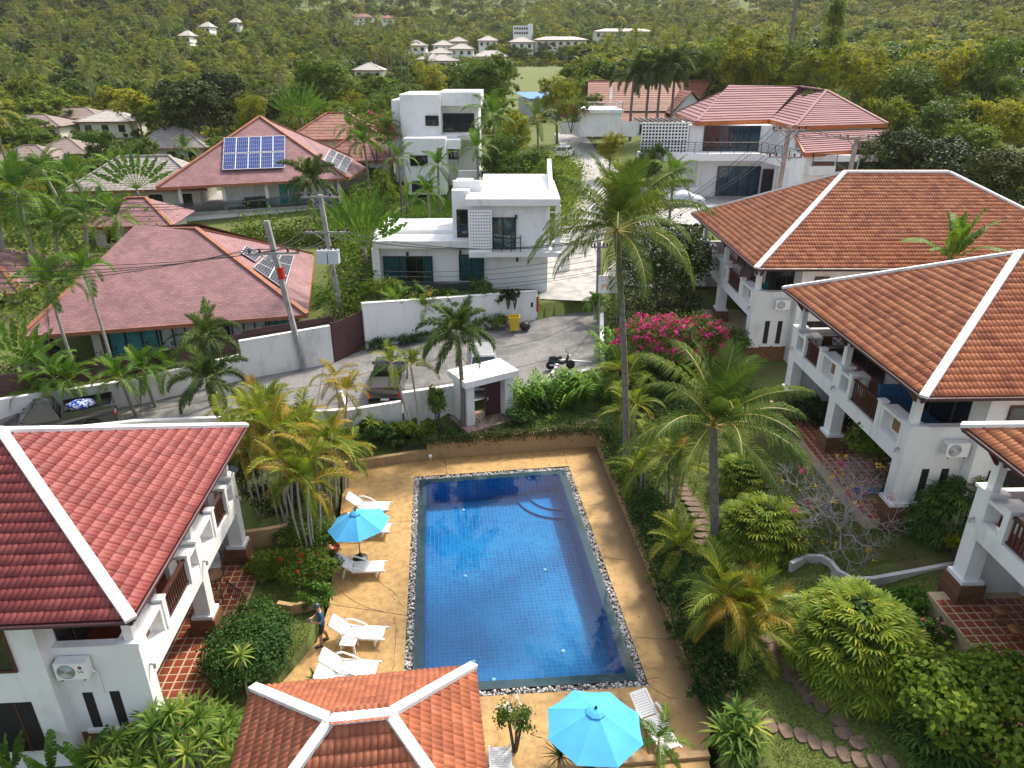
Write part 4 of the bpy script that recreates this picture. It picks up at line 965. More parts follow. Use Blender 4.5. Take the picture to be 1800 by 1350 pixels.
# ------------------------------------------------------------------ mauve house with blue solar panels
F1 = thing('raised_house', 'raised house with mauve shingle roof carrying two rows of blue solar panels', 'house')
FL, FR = G(275,330,8.5), G(612,313,8.5); e = (FR-FL).normalized(); nb = Vector((-e.y,e.x,0)); DEP = 15
BR = G(652,291,8.5); BL = FL+(BR-FR); R0 = GD(457,205,72.5); R1 = R0
hip(F1, FL,FR,BR,BL,R0,R1, MT['shingle'], .2, .008, MT['ridge_brown'], .35)
solar([(394,242),(501,238),(501,295),(391,299)], [FL,FR,R0], 5, 2, 'ten bright blue solar panels in two rows on a mauve roof', MT['solar'], .25)
solar([(580,262),(619,280),(606,304),(569,282)], [FR,BR,R1], 3, 2, 'solar panels on the side slope of the roof with blue panels', MT['solar_dark'], .2)
def fb(a, b, z0, z1, dep, th, name, mat, par=None):
    p0, p1 = FL+e*a+nb*dep, FL+e*b+nb*dep; mb = MB(); mb.prism([(p0.x,p0.y),(p1.x,p1.y),((p1+nb*th).x,(p1+nb*th).y),((p0+nb*th).x,(p0+nb*th).y)], z0, z1); return part(name, mb, mat, par or F1)
WL = (FR-FL).length
fb(1.5,WL-.8,4.2,5.75,1.0,12,'plinth_wall',MT['white']); fb(1.3,WL-.6,5.75,5.95,.8,12.4,'terrace_slab',MT['concrete'])
fb(5.5,WL-1.2,5.95,8.4,2.4,.3,'wall',MT['white'])
for a, b, m_ in ((6.0,8.0,'curtain_white'),(8.2,10.2,'curtain_white'),(10.6,12.4,'curtain')):
    w = fb(a,b,6.0,8.2,2.34,.055,'sliding_door',MT[m_])
    for k in range(3): fb(a+(b-a)*k/2-.05,a+(b-a)*k/2+.05,6.0,8.2,2.28,.055,'frame',MT['alu'],w)
for a in (1.6,5.4,9.3,13,WL-1.0): fb(a,a+.3,5.95,8.45,1.1,.3,'column',MT['white'])
rp = [FL+e*1.6+nb*1.05, FL+e*(WL-1)+nb*1.05]; part('glass_balustrade', MB().quad((rp[0].x,rp[0].y,5.97),(rp[1].x,rp[1].y,5.97),(rp[1].x,rp[1].y,6.85),(rp[0].x,rp[0].y,6.85)), MT['glass'], F1)
q = FL+e*8.3+nb*1.8; so = thing('sofa', 'grey sofa on the terrace under the roof with blue solar panels', 'sofa', (q.x,q.y,5.96), math.atan2(e.y,e.x))
part('seat', MB().box(-1.0,-.4,.1,1.0,.35,.45), MT['slate'], so); part('backrest', MB().box(-1.0,.352,.1,1.0,.6,.9), MT['slate'], so)
for x in (-1.18,1.002): part('armrest', MB().box(x,-.4,.1,x+.18,.6,.62), MT['slate'], so)
q = FL+e*12.9+nb*2.3; aircon((q.x,q.y,6.3), math.atan2(e.y,e.x), 'white air conditioner on the wall under the roof with blue solar panels', 1.1)
# small roof right behind (part of the same compound)
def simple_house(name, label, cx, cy, w, d, z0, wall_h, rise, rz, rmat, wmat='cream', ridge=0.3, cat='house', group=None, over=.7, ex=.6, windows=True, rcap='ridge_brown'):
    t = thing(name, label, cat, (cx,cy,z0), rz, group)
    part('wall', MB().box(-w/2,-d/2,-1.5,w/2,d/2,wall_h), MT[wmat], t)
    a, b = w/2+over, d/2+over; rl = max(0, a-b)*1.0 + ridge
    c = [Vector(p) for p in ((-a,-b,wall_h),(a,-b,wall_h),(a,b,wall_h),(-a,b,wall_h))]; r0, r1 = Vector((-rl,0,wall_h+rise)), Vector((rl,0,wall_h+rise))
    mb = MB()
    for poly in ([c[0],c[1],r1,r0],[c[1],c[2],r1],[c[2],c[3],r0,r1],[c[3],c[0],r0]): courses(mb, poly, ex, .03)
    r = part('roof', mb, MT[rmat], t)
    for p_, q_ in ((c[0],r0),(c[1],r1),(r0,r1)): part('ridge_cap', MB().beam(p_+Vector((0,0,.05)), q_+Vector((0,0,.05)), .3, .1), MT[rcap], r)
    part('fascia', MB().box(-a,-b-.04,wall_h-.22,a,-b,wall_h), MT['ridge_brown'], r)
    if windows:
        n = max(2, int(w/2.6))
        for i in range(n):
            x = -w/2 + w*(i+.5)/n; wd = part('window', MB().box(x-.6,-d/2-.05,.9,x+.6,-d/2-.005,2.2), MT['dark_glass'], t); part('frame', MB().box(x-.68,-d/2-.04,2.2,x+.68,-d/2-.005,2.3), MT['paint_white'], wd)
    return t
q = GD(640,232,88); simple_house('house', 'terracotta hip roof just behind the solar panel house', q.x-3, q.y, 10, 8, hs(q.x,q.y), 3.2, 2.6, .1, 'shingle_far')
q = GD(625,262,78); simple_house('house', 'small terracotta roof wing beside the dark solar panels', q.x, q.y+2, 7, 6, hs(q.x,q.y), 3.0, 2.2, .1, 'shingle_far')
def HD(px, py, hh, dmax=260):                                       # depth at which a roof of height hh above the ground shows at this photo position
    for d in np.arange(55,dmax,1.5):
        p_ = GD(px,py,d)
        if p_.z - hs(p_.x,p_.y) < hh: return d
    return float(dmax)
# thatched roofs and the low roof behind the near palms
for px, py, d_, w, dd, lb in ((305,226,90,9,7,'grey thatched roof beside the big dark tree'),(255,278,76,11,7,'wide grey thatched roof behind the feathery palms')):
    d_ = HD(px,py,5.2); q = GD(px,py,d_); KEEP.append((px-w*.6*FPX/d_, py-4, px+w*.6*FPX/d_, py+4*FPX/d_, d_)); simple_house('thatched_hut', lb, q.x, q.y, w, dd, q.z-5.2, 2.8, 2.6, .15, 'thatch', over=1.0, ex=.35, cat='hut', rcap='thatch')
q = GD(240,352,62); simple_house('house', 'small mauve roof half hidden among palms below the thatched roofs', q.x, q.y, 6, 5, q.z-4.0, 2.4, 1.8, .1, 'shingle')
# low roofs left of the big mauve roof (cut by the picture edge)
q = G(-40,505,3.8); simple_house('house', 'mauve roof corner at the left edge beside the traveller palm', q.x-1, q.y+2, 9, 8, 1.2, 2.8, 2.4, .1, 'shingle')
q = GD(130,235,110); 
for px, py, d_, w, lb, rm in ((50,203,125,11,'brown roofed row house at the far left edge','brown_roof'),(125,190,140,11,'pale hip roof among far coconut palms','brown_roof'),(185,195,142,9,'second pale hip roof beside the green awning','grey_roof'),(40,258,95,9,'low grey roof at the left edge below the row houses','brown_roof'),(105,246,100,8,'long grey sheet roof in front of the row houses','brown_roof')):
    d_ = HD(px,py,4.6); q = GD(px,py,d_); simple_house('house', lb, q.x, q.y+2, w, 8, q.z-4.5, 2.8, 1.7, .08, rm, rcap=rm); KEEP.append((px-w*.3*FPX/d_, py-2, px+w*.5*FPX/d_, py+1.2*FPX/d_, d_))
# ------------------------------------------------------------------ white stacked house farther back
H2 = thing('white_house', 'three storey white cubic house with dark glass balcony doors behind the garden lawn', 'house')
Yh = 80.
part('wall', fbox(692,176,706,320,Yh+1,8), MT['white'], H2); part('wall', fbox(706,166,776,320,Yh,9), MT['white'], H2)
part('wall', fbox(776,185,842,325,Yh+2.5,6.5), MT['white'], H2); part('roof_slab', fbox(770,162,845,186,Yh+.8,8.5), MT['white'], H2)
part('lower_block', fbox(711,243,784,312,Yh-3.2,3.3), MT['white'], H2); part('balcony', fbox(776,236,842,246,Yh-.2,3), MT['white2'], H2); part('balcony', fbox(784,246,808,262,Yh-2.2,2.2), MT['white'], H2)
win(H2, 748,203,771,221,Yh,2,'curtain_dark'); win(H2, 779,199,834,233,Yh+2.5,3,'curtain_dark','sliding_door'); win(H2, 721,273,752,291,Yh-3.2,2,'curtain_dark'); win(H2, 784,262,806,280,Yh-.0,2,'curtain_dark')
part('garage_opening', fbox(724,318,760,338,Yh-3.23,.03), MT['dark'], H2); part('wall', fbox(711,312,784,342,Yh-3.15,2.8), MT['white'], H2)
part('planter_wall', fbox(806,300,905,312,Yh-4,.3), MT['white2'], H2)
q0 = FXZ(779,236,Yh-.15); q1 = FXZ(842,236,Yh-.15); rail(H2, [(q0[0],Yh-.15,0),(q1[0],Yh-.15,0)], q0[1], .95, MT['black'], 3, 1.5)
# ------------------------------------------------------------------ large house with mauve tiled hips (upper right)
I1 = thing('large_villa', 'large white two storey house with shining mauve tiled hip roof and black balcony rails', 'house')
zE = 13.4
BLq, FLq, Jq, Kq, Mq = G(1187,199,zE), G(1225,215,zE), G(1353,211,zE), G(1398,223,zE), G(1560,218,zE)
Aq, Bq, Cq = GD(1278,158,79), GD(1405,153,81), GD(1453,160,76); BRq = Mq+Vector((1.5,14,0))
mb = MB()
for poly in ([BLq,FLq,Aq],[FLq,Jq,Bq,Aq],[Jq,Kq,Cq,Bq],[Kq,Mq,Cq],[Mq,BRq,Cq]): courses(mb, poly, .52, .075)
mb.add([BRq,BLq,Aq,Bq,Cq], [(0,1,2,3,4)])
r = part('roof', mb, MT['mauve_tile'], I1)
for a, c in ((FLq,Aq),(Kq,Cq),(Mq,Cq),(Aq,Bq),(Bq,Cq),(BLq,Aq)): part('ridge_cap', MB().beam(a+Vector((0,0,.08)), c+Vector((0,0,.08)), .3, .14), MT['mauve_tile'], r)
for a, c in ((BLq,FLq),(FLq,Jq),(Jq,Kq),(Kq,Mq)): part('fascia', MB().beam(a+Vector((0,0,-.15)), c+Vector((0,0,-.15)), .12, .34), MT['fascia_orange'], r)
# lower skirt roof
S0, S1, S2, S3 = GD(1413,270,62), GD(1548,262,64), GD(1563,228,68.5), GD(1398,240,66.5)
mb = MB(); courses(mb, [S0,S1,S2,S3], .5, .075); r2 = part('skirt_roof', mb, MT['mauve_tile'], I1)
part('fascia', MB().beam(S0+Vector((0,0,-.15)), S1+Vector((0,0,-.15)), .1, .32), MT['fascia_orange'], r2); part('barge_board', MB().beam(S0, S3, .12, .3), MT['fascia_orange'], r2)
Yi = FLq.y+1.0
xa_, xb_ = FXZ(1212,240,Yi)[0], FXZ(1372,240,Yi)[0]; part('upper_wall', MB().box(xa_,Yi,FXZ(1300,268,Yi)[1],xb_,Yi+9,zE-.35), MT['white'], I1)
mb = MB(); zb = FXZ(1300,268,Yi)[1]; zl = 5.9
mb.prism([(Kq.x+.7,Kq.y+1.2),(Mq.x-.8,Mq.y+1.2),(Mq.x-.8,Mq.y+11),(Kq.x+.7,Kq.y+12)], zl, zE-.35); part('wing_wall', mb, MT['white'], I1)
part('lower_wing', MB().box(S0.x+.4,S0.y+.6,zl,S1.x-.3,Kq.y+1.15,S0.z-.2), MT['white'], I1)
x0_, x1_ = FXZ(1226,300,Yi-.4)[0], FXZ(1376,300,Yi-.4)[0]; part('lower_wall', MB().box(x0_,Yi-.4,zl,x1_,Yi+8,zb-.6), MT['white'], I1)
win(I1, 1263,221,1334,272,Yi,4,'curtain_blue','sliding_door'); win(I1, 1236,221,1262,270,Yi,2,'curtain_dark'); win(I1, 1259,292,1334,344,Yi-.4,4,'curtain_blue','sliding_door'); win(I1, 1338,297,1360,344,Yi-.4,2,'curtain_dark')
xs = S0.x; 
for k in range(4): 
    xx = S0.x+1.2+k*2.0; w = part('strip_window', MB().box(xx,S0.y+.55,S0.z-1.5,xx+1.85,S0.y+.596,S0.z-.75), MT['dark_glass'], I1); part('frame', MB().box(xx-.05,S0.y+.52,S0.z-1.56,xx+1.9,S0.y+.59,S0.z-1.5), MT['black'], w)
zs = FXZ(1240,270,Yi-2.2)[1]; xl = FXZ(1126,270,Yi-2.2)[0]; xm = FXZ(1338,270,Yi-2.2)[0]
part('balcony_slab', MB().box(xl,Yi-2.2,zs-.7,xm,Yi-.01,zs), MT['white'], I1)
q = G(1428,293,zs); d = Vector((q.x-xm,q.y-(Yi-2.2),0)); dn = d.normalized(); nn_ = Vector((-dn.y,dn.x,0))*2.2
mb = MB(); mb.prism([(xm+.01,Yi-2.2),(q.x,q.y),(q.x+nn_.x,q.y+nn_.y),(xm+nn_.x+.3,Yi-2.2+nn_.y)], zs-.72, zs-.005); part('balcony_slab', mb, MT['white'], I1)
rail(I1, [(xl+.05,Yi-2.1,0),(xm,Yi-2.1,0),(q.x,q.y+.1,0),(q.x+nn_.x,q.y+nn_.y,0)], zs, 1.05, MT['black'], 5, 1.3)
for f in (.25,.8): p_ = Vector((xm,Yi-2.2,0)).lerp(Vector((q.x,q.y,0)),f)+nn_*.3; part('balcony_post', MB().box(p_.x-.15,p_.y-.15,6.0,p_.x+.15,p_.y+.15,zs-.71), MT['white'], I1)
# patterned screen and brown pergola on the left
a, b = FXZ(1130,216,Yi-1); c_, d_ = FXZ(1206,268,Yi-1); mb = MB(); nc, nr = 14, 9
for i in range(nc+1): xx = a+(c_-a)*i/nc; mb.box(xx-.05,Yi-1,d_,xx+.05,Yi-.88,b)
for j in range(nr+1): zz = d_+(b-d_)*j/nr; mb.box(a-.05,Yi-.995,zz-.055,c_+.05,Yi-.885,zz+.055)
part('patterned_screen', mb, MT['paint_white'], I1); part('screen_shade_backing', MB().box(a,Yi-.6,d_,c_,Yi-.5,b), MT['dark'], I1)  # near-black sheet behind the lattice, painted shade for its openings
for i in range(10): xx = a-.2+(c_-a+.4)*i/9; part('pergola_slat', MB().box(xx,Yi-1.3,b+.1,xx+.12,Yi+3.5,b+.22), MT['wood_dark'], I1)
for k in range(2): part('pergola_beam', MB().box(a-.3,Yi-1.2+4.3*k,b-.08,c_+.3,Yi-1.05+4.3*k,b+.098), MT['paint_white'], I1)
part('garden_wall', fbox(1126,330,1228,345,Yi-3,.2), MT['white2'], I1)
# ------------------------------------------------------------------ red tiled house with white gable, roof terrace building, far houses
J1 = thing('tiled_house', 'low brick red tiled house behind the tall clump of palms', 'house')
Yj = GD(1110,195,104).y; z0 = GD(1110,195,104).z
q = [GY(1032,190,Yj), GY(1215,200,Yj)]; zt = 3.6
FLq, FRq = Vector((q[0].x,Yj,z0)), Vector((q[1].x,Yj,z0)); rr0, rr1 = Vector((q[0].x+.6,Yj+6,z0+3.9)), Vector((q[1].x+4,Yj+6,z0+3.9))
mb = MB(); courses(mb, [FLq,FRq,rr1,rr0], .45, .05); courses(mb, [FRq+Vector((0,12,0)),FLq+Vector((0,12,0)),rr0,rr1], .45, .05); r = part('roof', mb, MT['tile_brick'], J1)
part('ridge_cap', MB().beam(rr0,rr1,.3,.2), MT['tile_brick'], r)
part('wall', MB().box(FLq.x+.8,Yj+1,z0-4,FRq.x+3,Yj+11,z0-.1), MT['white'], J1)
mb = MB(); courses(mb, [FLq+Vector((0,-2.6,-1.2)),FRq+Vector((-1,-2.6,-1.2)),FRq+Vector((-1,0,-.25)),FLq+Vector((0,0,-.25))], .45, .05); part('veranda_roof', mb, MT['tile_brick'], J1)
for i in range(7): part('veranda_post', MB().box(FLq.x+.6+i*2.2,Yj-2.4,z0-4,FLq.x+.8+i*2.2,Yj-2.2,z0-1.2), MT['paint_white'], J1)
for i in range(5): w = part('window', MB().box(FLq.x+1.5+i*2.6,Yj+.95,z0-3,FLq.x+2.9+i*2.6,Yj+.99,z0-1), MT['dark_glass'], J1)
gx0, gx1 = GY(1185,190,Yj-3).x, GY(1240,190,Yj-3).x; gm = (gx0+gx1)/2
mb = MB(); mb.extr([(gx0,Yj-3,z0-4),(gx1,Yj-3,z0-4),(gx1,Yj-3,z0),(gm,Yj-3,z0+2.6),(gx0,Yj-3,z0)], (0,9,0)); part('gable_wing', mb, MT['white'], J1)
for s_ in (-1,1):
    ex_ = gm+s_*((gx1-gx0)/2+.6); A_ = Vector((ex_,Yj-3.6,z0-.2)); B_ = Vector((ex_,Yj+6,z0-.2)); C_ = Vector((gm,Yj+6,z0+2.75)); D_ = Vector((gm,Yj-3.6,z0+2.75))
    mb = MB(); courses(mb, [B_,A_,D_,C_] if s_ < 0 else [A_,B_,C_,D_], .45, .05); part('gable_roof', mb, MT['tile_brick'], J1)
K1 = thing('terrace_building', 'white flat roofed block with a railed roof terrace at the bend of the lane', 'building')
Yk = GD(1055,200,92).y
part('wall', fbox(1022,198,1092,240,Yk,7), MT['white'], K1); part('roof_slab', fbox(1017,193,1096,199,Yk-.4,8), MT['white2'], K1)
x0, z0 = FXZ(1019,193,Yk); x1, _ = FXZ(1094,193,Yk); rail(K1, [(x0,Yk,0),(x1,Yk,0),(x1,Yk+6,0)], z0+.02, .9, MT['paint_white'], 2, 1.6); 
part('side_wall', fbox(1092,214,1122,240,Yk+.5,.3), MT['white'], K1); part('side_wall', fbox(985,216,1022,236,Yk+4,.3), MT['white2'], K1)
part('parasol_post', MB().box(x0+4.2,Yk+2.5,z0,x0+4.26,Yk+2.56,z0+2.6), MT['paint_white'], K1); part('closed_parasol', MB().lathe([(.05,0),(.22,.3),(.12,1.4),(.03,1.6)], 8, (x0+4.23,Yk+2.53,z0+1.1)), MT['plastic_white'], K1)
FARH = [  # far villas: photo position of the roof, depth, width, roof, label
 (732,72,290,8,'grey_roof','small grey hip roof villa, leftmost of the far cluster'),(780,72,300,8,'grey_roof','far pale villa roof beside the leftmost grey one'),(806,66,330,8,'grey_roof','far pale villa roof at the back of the cluster'),(775,85,270,8,'grey_roof','far villa roof in the middle row of the cluster'),(812,78,285,9,'grey_roof','far villa roof at the cluster middle, right of the middle row'),
 (858,64,310,8,'grey_roof','far pale roof just left of the white office block'),(862,90,250,11,'grey_roof','wide grey roof in front of the far cluster'),(778,97,240,9,'grey_roof','lowest grey roof at the near left of the far cluster'),(758,95,250,8,'grey_roof','near left pale roof below the leftmost far villa'),(917,66,280,9,'grey_roof','pale hip roof under the white office block'),
 (640,25,520,15,'shingle_far','orange roofed mansion on the far hillside'),(682,27,525,9,'shingle_far','small orange roof right of the hillside mansion'),
 (650,112,215,8,'grey_roof','white bungalow roof below the coconut grove'),(365,40,430,9,'grey_roof','tiny pale roof on the left hillside'),(330,55,400,9,'grey_roof','tiny pale roofs lower on the left hillside'),(415,33,450,7,'grey_roof','solitary pale roof high on the left hillside'),
 (1095,48,300,24,'cream','long cream roofed hall below the right hillside'),(985,62,285,20,'cream','long low cream shed beside the white office block')]
for px, py, d_, w, rm, lb in FARH:
    if px < 700 and py < 60: d1 = HD(px,py,6.0,1100); w, d_ = w*d1/d_*(.55 if px < 600 else .9), d1
    q = GD(px,py,d_); z0 = q.z-4.6; simple_house('house', lb, q.x, q.y, w, 8 if w < 20 else 10, z0, 2.9, 2.0 if w < 20 else 1.2, 0, rm, 'white' if rm != 'cream' else 'cream', windows=True, rcap=rm)
    hw = (w/2+1)*FPX/d_; KEEP.append((px-hw, py-6, px+hw, py+2.6*FPX/d_*.9, d_))
OB = thing('office_block', 'white three storey block with a row of windows on the far hillside', 'building')
Yo = GD(920,55,300).y; part('wall', fbox(902,45,936,68,Yo,8), MT['white'], OB); part('stair_tower', fbox(928,42,937,68,Yo-.5,6), MT['white'], OB)
for i in range(6):
    for j in range(2): part('window', fbox(904+i*4.2,48+j*8,907+i*4.2,52+j*8,Yo-.1,.08), MT['dark_glass'], OB)
KEEP += [(900,40,938,70,300),(262,210,350,258,88),(185,258,325,305,74),(1030,138,1240,215,100),(1010,180,1125,242,92),(985,200,1060,300,90),(690,158,848,345,78),(1120,150,1570,350,64),(390,195,620,400,66),(895,122,960,170,150)]
x = GD(945,166,118); sh = thing('shed', 'bright blue metal roofed shed behind the round tree', 'shed', (x.x,x.y,x.z-2.6), .5)
part('wall', MB().box(-2.6,-1.8,-1.5,2.6,1.8,2.2), MT['grey_wall'], sh); mb = MB(); mb.add([(-3,-2.3,2.1),(3,-2.3,2.1),(3,2.3,2.9),(-3,2.3,2.9)], [(0,1,2,3)]); part('roof', mb, M('bright_blue_roof', (.02,.16,.55), .5, .1), sh)
# ------------------------------------------------------------------ gatehouse
GH = thing('gatehouse', 'white garden gatehouse with flat canopy and maroon door', 'gatehouse')
g0 = G(822,752,1.15); ux = (NEAR[6]-NEAR[5]).normalized(); ux.z = 0; ux.normalize(); uy = Vector((-ux.y,ux.x,0))
def gb(a, b, c, d, z0, z1, name, mat, par=None):
    mb = MB(); mb.prism([tuple((g0+ux*x+uy*y)[:2]) for x,y in ((a,c),(b,c),(b,d),(a,d))], z0, z1); return part(name, mb, mat, par or GH)
gb(0,.45,0,1.5,.8,3.55,'pier',MT['white2']); gb(2.35,2.85,0,1.5,.8,3.55,'pier',MT['white2']); gb(-.2,3.05,-.25,1.75,3.552,3.9,'canopy',MT['white'])
gb(-.3,3.1,-.6,1.8,.9,1.22,'floor',M('pink_floor', (.34,.22,.19), .6, .15))
dr = gb(1.4,2.35,.5,.58,1.24,3.5,'door',MT['maroon']); gb(1.48,1.56,.44,.5,2.2,2.4,'handle',MT['alu'],dr); gb(.46,.56,.5,.6,1.24,3.5,'door_frame',MT['maroon'])
# ------------------------------------------------------------------ power poles, transformer, cables
def pole(label, base, top, arms, r=.16, extra=None):
    t = thing('utility_pole', label, 'utility pole', base); d = Vector(top)-Vector(base)
    part('post', MB().beam((0,0,-1), d, r*1.7, r*1.7, up=(0,1,0)), MT['pole'], t); tips = []
    for frac, half, ang in arms:
        c = d*frac; ax = Vector((math.cos(ang),math.sin(ang),0)); arm = part('crossarm', MB().beam(c-ax*half+Vector((0,-.16,0)), c+ax*half+Vector((0,-.16,0)), .12, .12), MT['pole'], t)
        for s_ in (-.95,-.55,.55,.95):
            q = c+ax*half*s_+Vector((0,-.16,.06)); part('insulator', MB().lathe([(.04,0),(.09,.05),(.05,.1),(.09,.15),(.04,.24)], 8, q), MT['porcelain'], arm, True); tips.append(Vector(base)+q+Vector((0,0,.24)))
        part('brace', MB().beam(c-ax*half*.6+Vector((0,-.14,0)), c-d.normalized()*.7+Vector((0,-.1,0)), .05, .05), MT['pole'], arm)
    return t, tips
b1 = GT(540,652); b1 = Vector((b1.x,b1.y-.1,1.78)); t1, tips1 = pole('leaning concrete power pole at the white wall with a red painted band', b1, GY(468,388,b1.y), [(.80,1.4,.15)])
part('red_band', MB().beam((GY(492,470,b1.y)-b1)*1.0, (GY(496,490,b1.y)-b1), .3, .3, up=(0,1,0)), MT['red_fl'], t1)
b2 = Vector((*GY(603,560,47.5)[:2], 2.4)); t2, tips2 = pole('tall concrete power pole with pale transformer boxes', b2, GY(562,342,47.5), [(.985,1.25,0),(.72,1.5,0)])
c = GY(580,448,47.2)-b2
for s_ in (-.38,.38):
    o = part('transformer', MB().box(c.x+s_-.33,c.y-.75,c.z-.45,c.x+s_+.33,c.y-.2,c.z+.45), M('pale_blue_grey_box', (.5,.56,.58), .5, .1), t2)
    for k in (-.15,.15): part('bushing', MB().lathe([(.05,0),(.07,.05),(.04,.1),(.06,.15),(.03,.25)], 8, (c.x+s_+k,c.y-.45,c.z+.45)), MT['porcelain'], o)
b3 = Vector((*GY(1052,520,51)[:2], 2.2)); t3, tips3 = pole('thin concrete pole beside the orange lettered sign', b3, GY(1053,425,51), [(.93,.6,0)])
b4 = Vector((*GY(1368,330,57)[:2], 6.)); t4, tips4 = pole('power pole with crowded crossarms in front of the mauve tiled house', b4, GY(1388,222,57), [(.97,1.4,.2),(.74,1.2,-.2)])
b5 = Vector((*GY(1490,310,60)[:2], 6.5)); t5, tips5 = pole('single armed power pole beside the dark trees behind the villas', b5, GY(1507,240,60), [(.98,1.5,.05)])
def cable(a, b, sag, label, grp, r=.02):
    a, b = Vector(a), Vector(b); pts = [a.lerp(b,t)-Vector((0,0,4*sag*t*(1-t))) for t in np.linspace(0,1,17)]
    solo('power_cable', MB().tube(pts, r, 5), MT['cable'], label, 'cable', grp)
off_l = Vector((-34,36,8.5)); ORD = ('first','second','third','fourth','fifth')
for i in range(4): cable(tips1[i], off_l+Vector((0,i*.5,i*.35)), .8, ORD[i]+' black cable from the road running left from the leaning pole over the mauve roof', 'cables from the leaning pole')
for i in range(4): cable(tips1[i], tips2[4+i], .5, ORD[i]+' black cable from the road between the leaning pole and the transformer pole', 'cables between two poles')
for i in range(4): cable(tips2[4+i]+Vector((0,0,-.3)), tips3[i]+Vector((0,0,.25)), .9, ORD[i]+' of the black power cables high across the front of the modern white house', 'cables across the white house')
for i in range(5): cable(b2+(GY(583,470+i*9,47.5)-b2), tips3[i%4]+Vector((0,0,-.9-.35*i)), .7, ORD[i]+' from the top of the thin telephone cables hanging before the white house', 'telephone cables', .016)
for i in range(4): cable(tips3[i], tips4[i], 1.2, ORD[i]+' black power cable rising from the sign pole to the pole with crowded crossarms', 'cables to the crowded pole')
for i in range(4): cable(tips4[i], tips5[i], .5, ORD[i]+' short black cable between the two poles behind the villas', 'cables behind the villas')
for i in range(3): cable(tips2[i], off_l+Vector((0,8,3.0+i*.4)), 1.0, ORD[i]+' black cable leaving the top of the transformer pole to the left', 'cables left of the transformer')
# orange lettered sign by the lane
sp = GY(1072,500,46.0); sg = thing('sign_board', 'white sign board with orange roof emblem and letters PK beside the lane', 'sign', (sp.x,sp.y,sp.z-.6), 0)
part('board', MB().box(-.75,0,0,.75,.06,1.2), MT['paint_white'], sg); 
for x in (-.65,.6): part('post', MB().box(x,.061,-2.2,x+.06,.12,1.1), MT['grey_metal'], sg)
mo, N, L, P = nodes('sign_orange'); P.inputs['Base Color'].default_value = (.62,.22,.01,1)
text_part('PK', .62, mo, sg, Matrix.Translation((-.22,-.006,.22)) @ Matrix.Rotation(R(90),4,'X'))
for a, b in (((-.55,.78),(0,1.1)),((0,1.1),(.55,.78))): part('emblem_stroke', MB().beam((a[0],-.008,a[1]),(b[0],-.008,b[1]),.012,.06,up=(0,1,0)), mo, sg)
text_part('VILLAS', .16, MT['grey_metal'], sg, Matrix.Translation((.42,-.006,.42)) @ Matrix.Rotation(R(90),4,'X'))
# yellow bin and black bags by the street wall
p = GY(904,575,FAR[7].y-.9); p = Vector((G(904,578,2.0).x,G(904,578,2.0).y,1.95)); bn = thing('bin', 'open yellow plastic bin at the foot of the white street wall', 'bin', p)
MT['yellow'] = M('yellow_plastic', (.62,.42,.02), .45, .1)
mb = MB(); mb.add([(-.26,-.24,0),(.26,-.24,0),(.26,.24,0),(-.26,.24,0),(-.36,-.32,.95),(.36,-.32,.95),(.36,.32,.95),(-.36,.32,.95)], [(3,2,1,0),(0,1,5,4),(1,2,6,5),(2,3,7,6),(3,0,4,7)]); part('tub', mb, MT['yellow'], bn)
for a in ((-.4,-.36,.4,-.3),(-.4,.3,.4,.36),(-.4,-.3,-.34,.3),(.34,-.3,.4,.3)): part('rim', MB().box(a[0],a[1],.9,a[2],a[3],.98), MT['yellow'], bn)
mb = MB(); mb.lathe([(.3,0),(.4,.2),(.3,.45),(.1,.55)], 9, (p.x+.75,p.y+.1,p.z)); solo('rubbish_bag', mb, MT['cable'], 'black rubbish bag beside the yellow bin', 'bag', smooth=True)
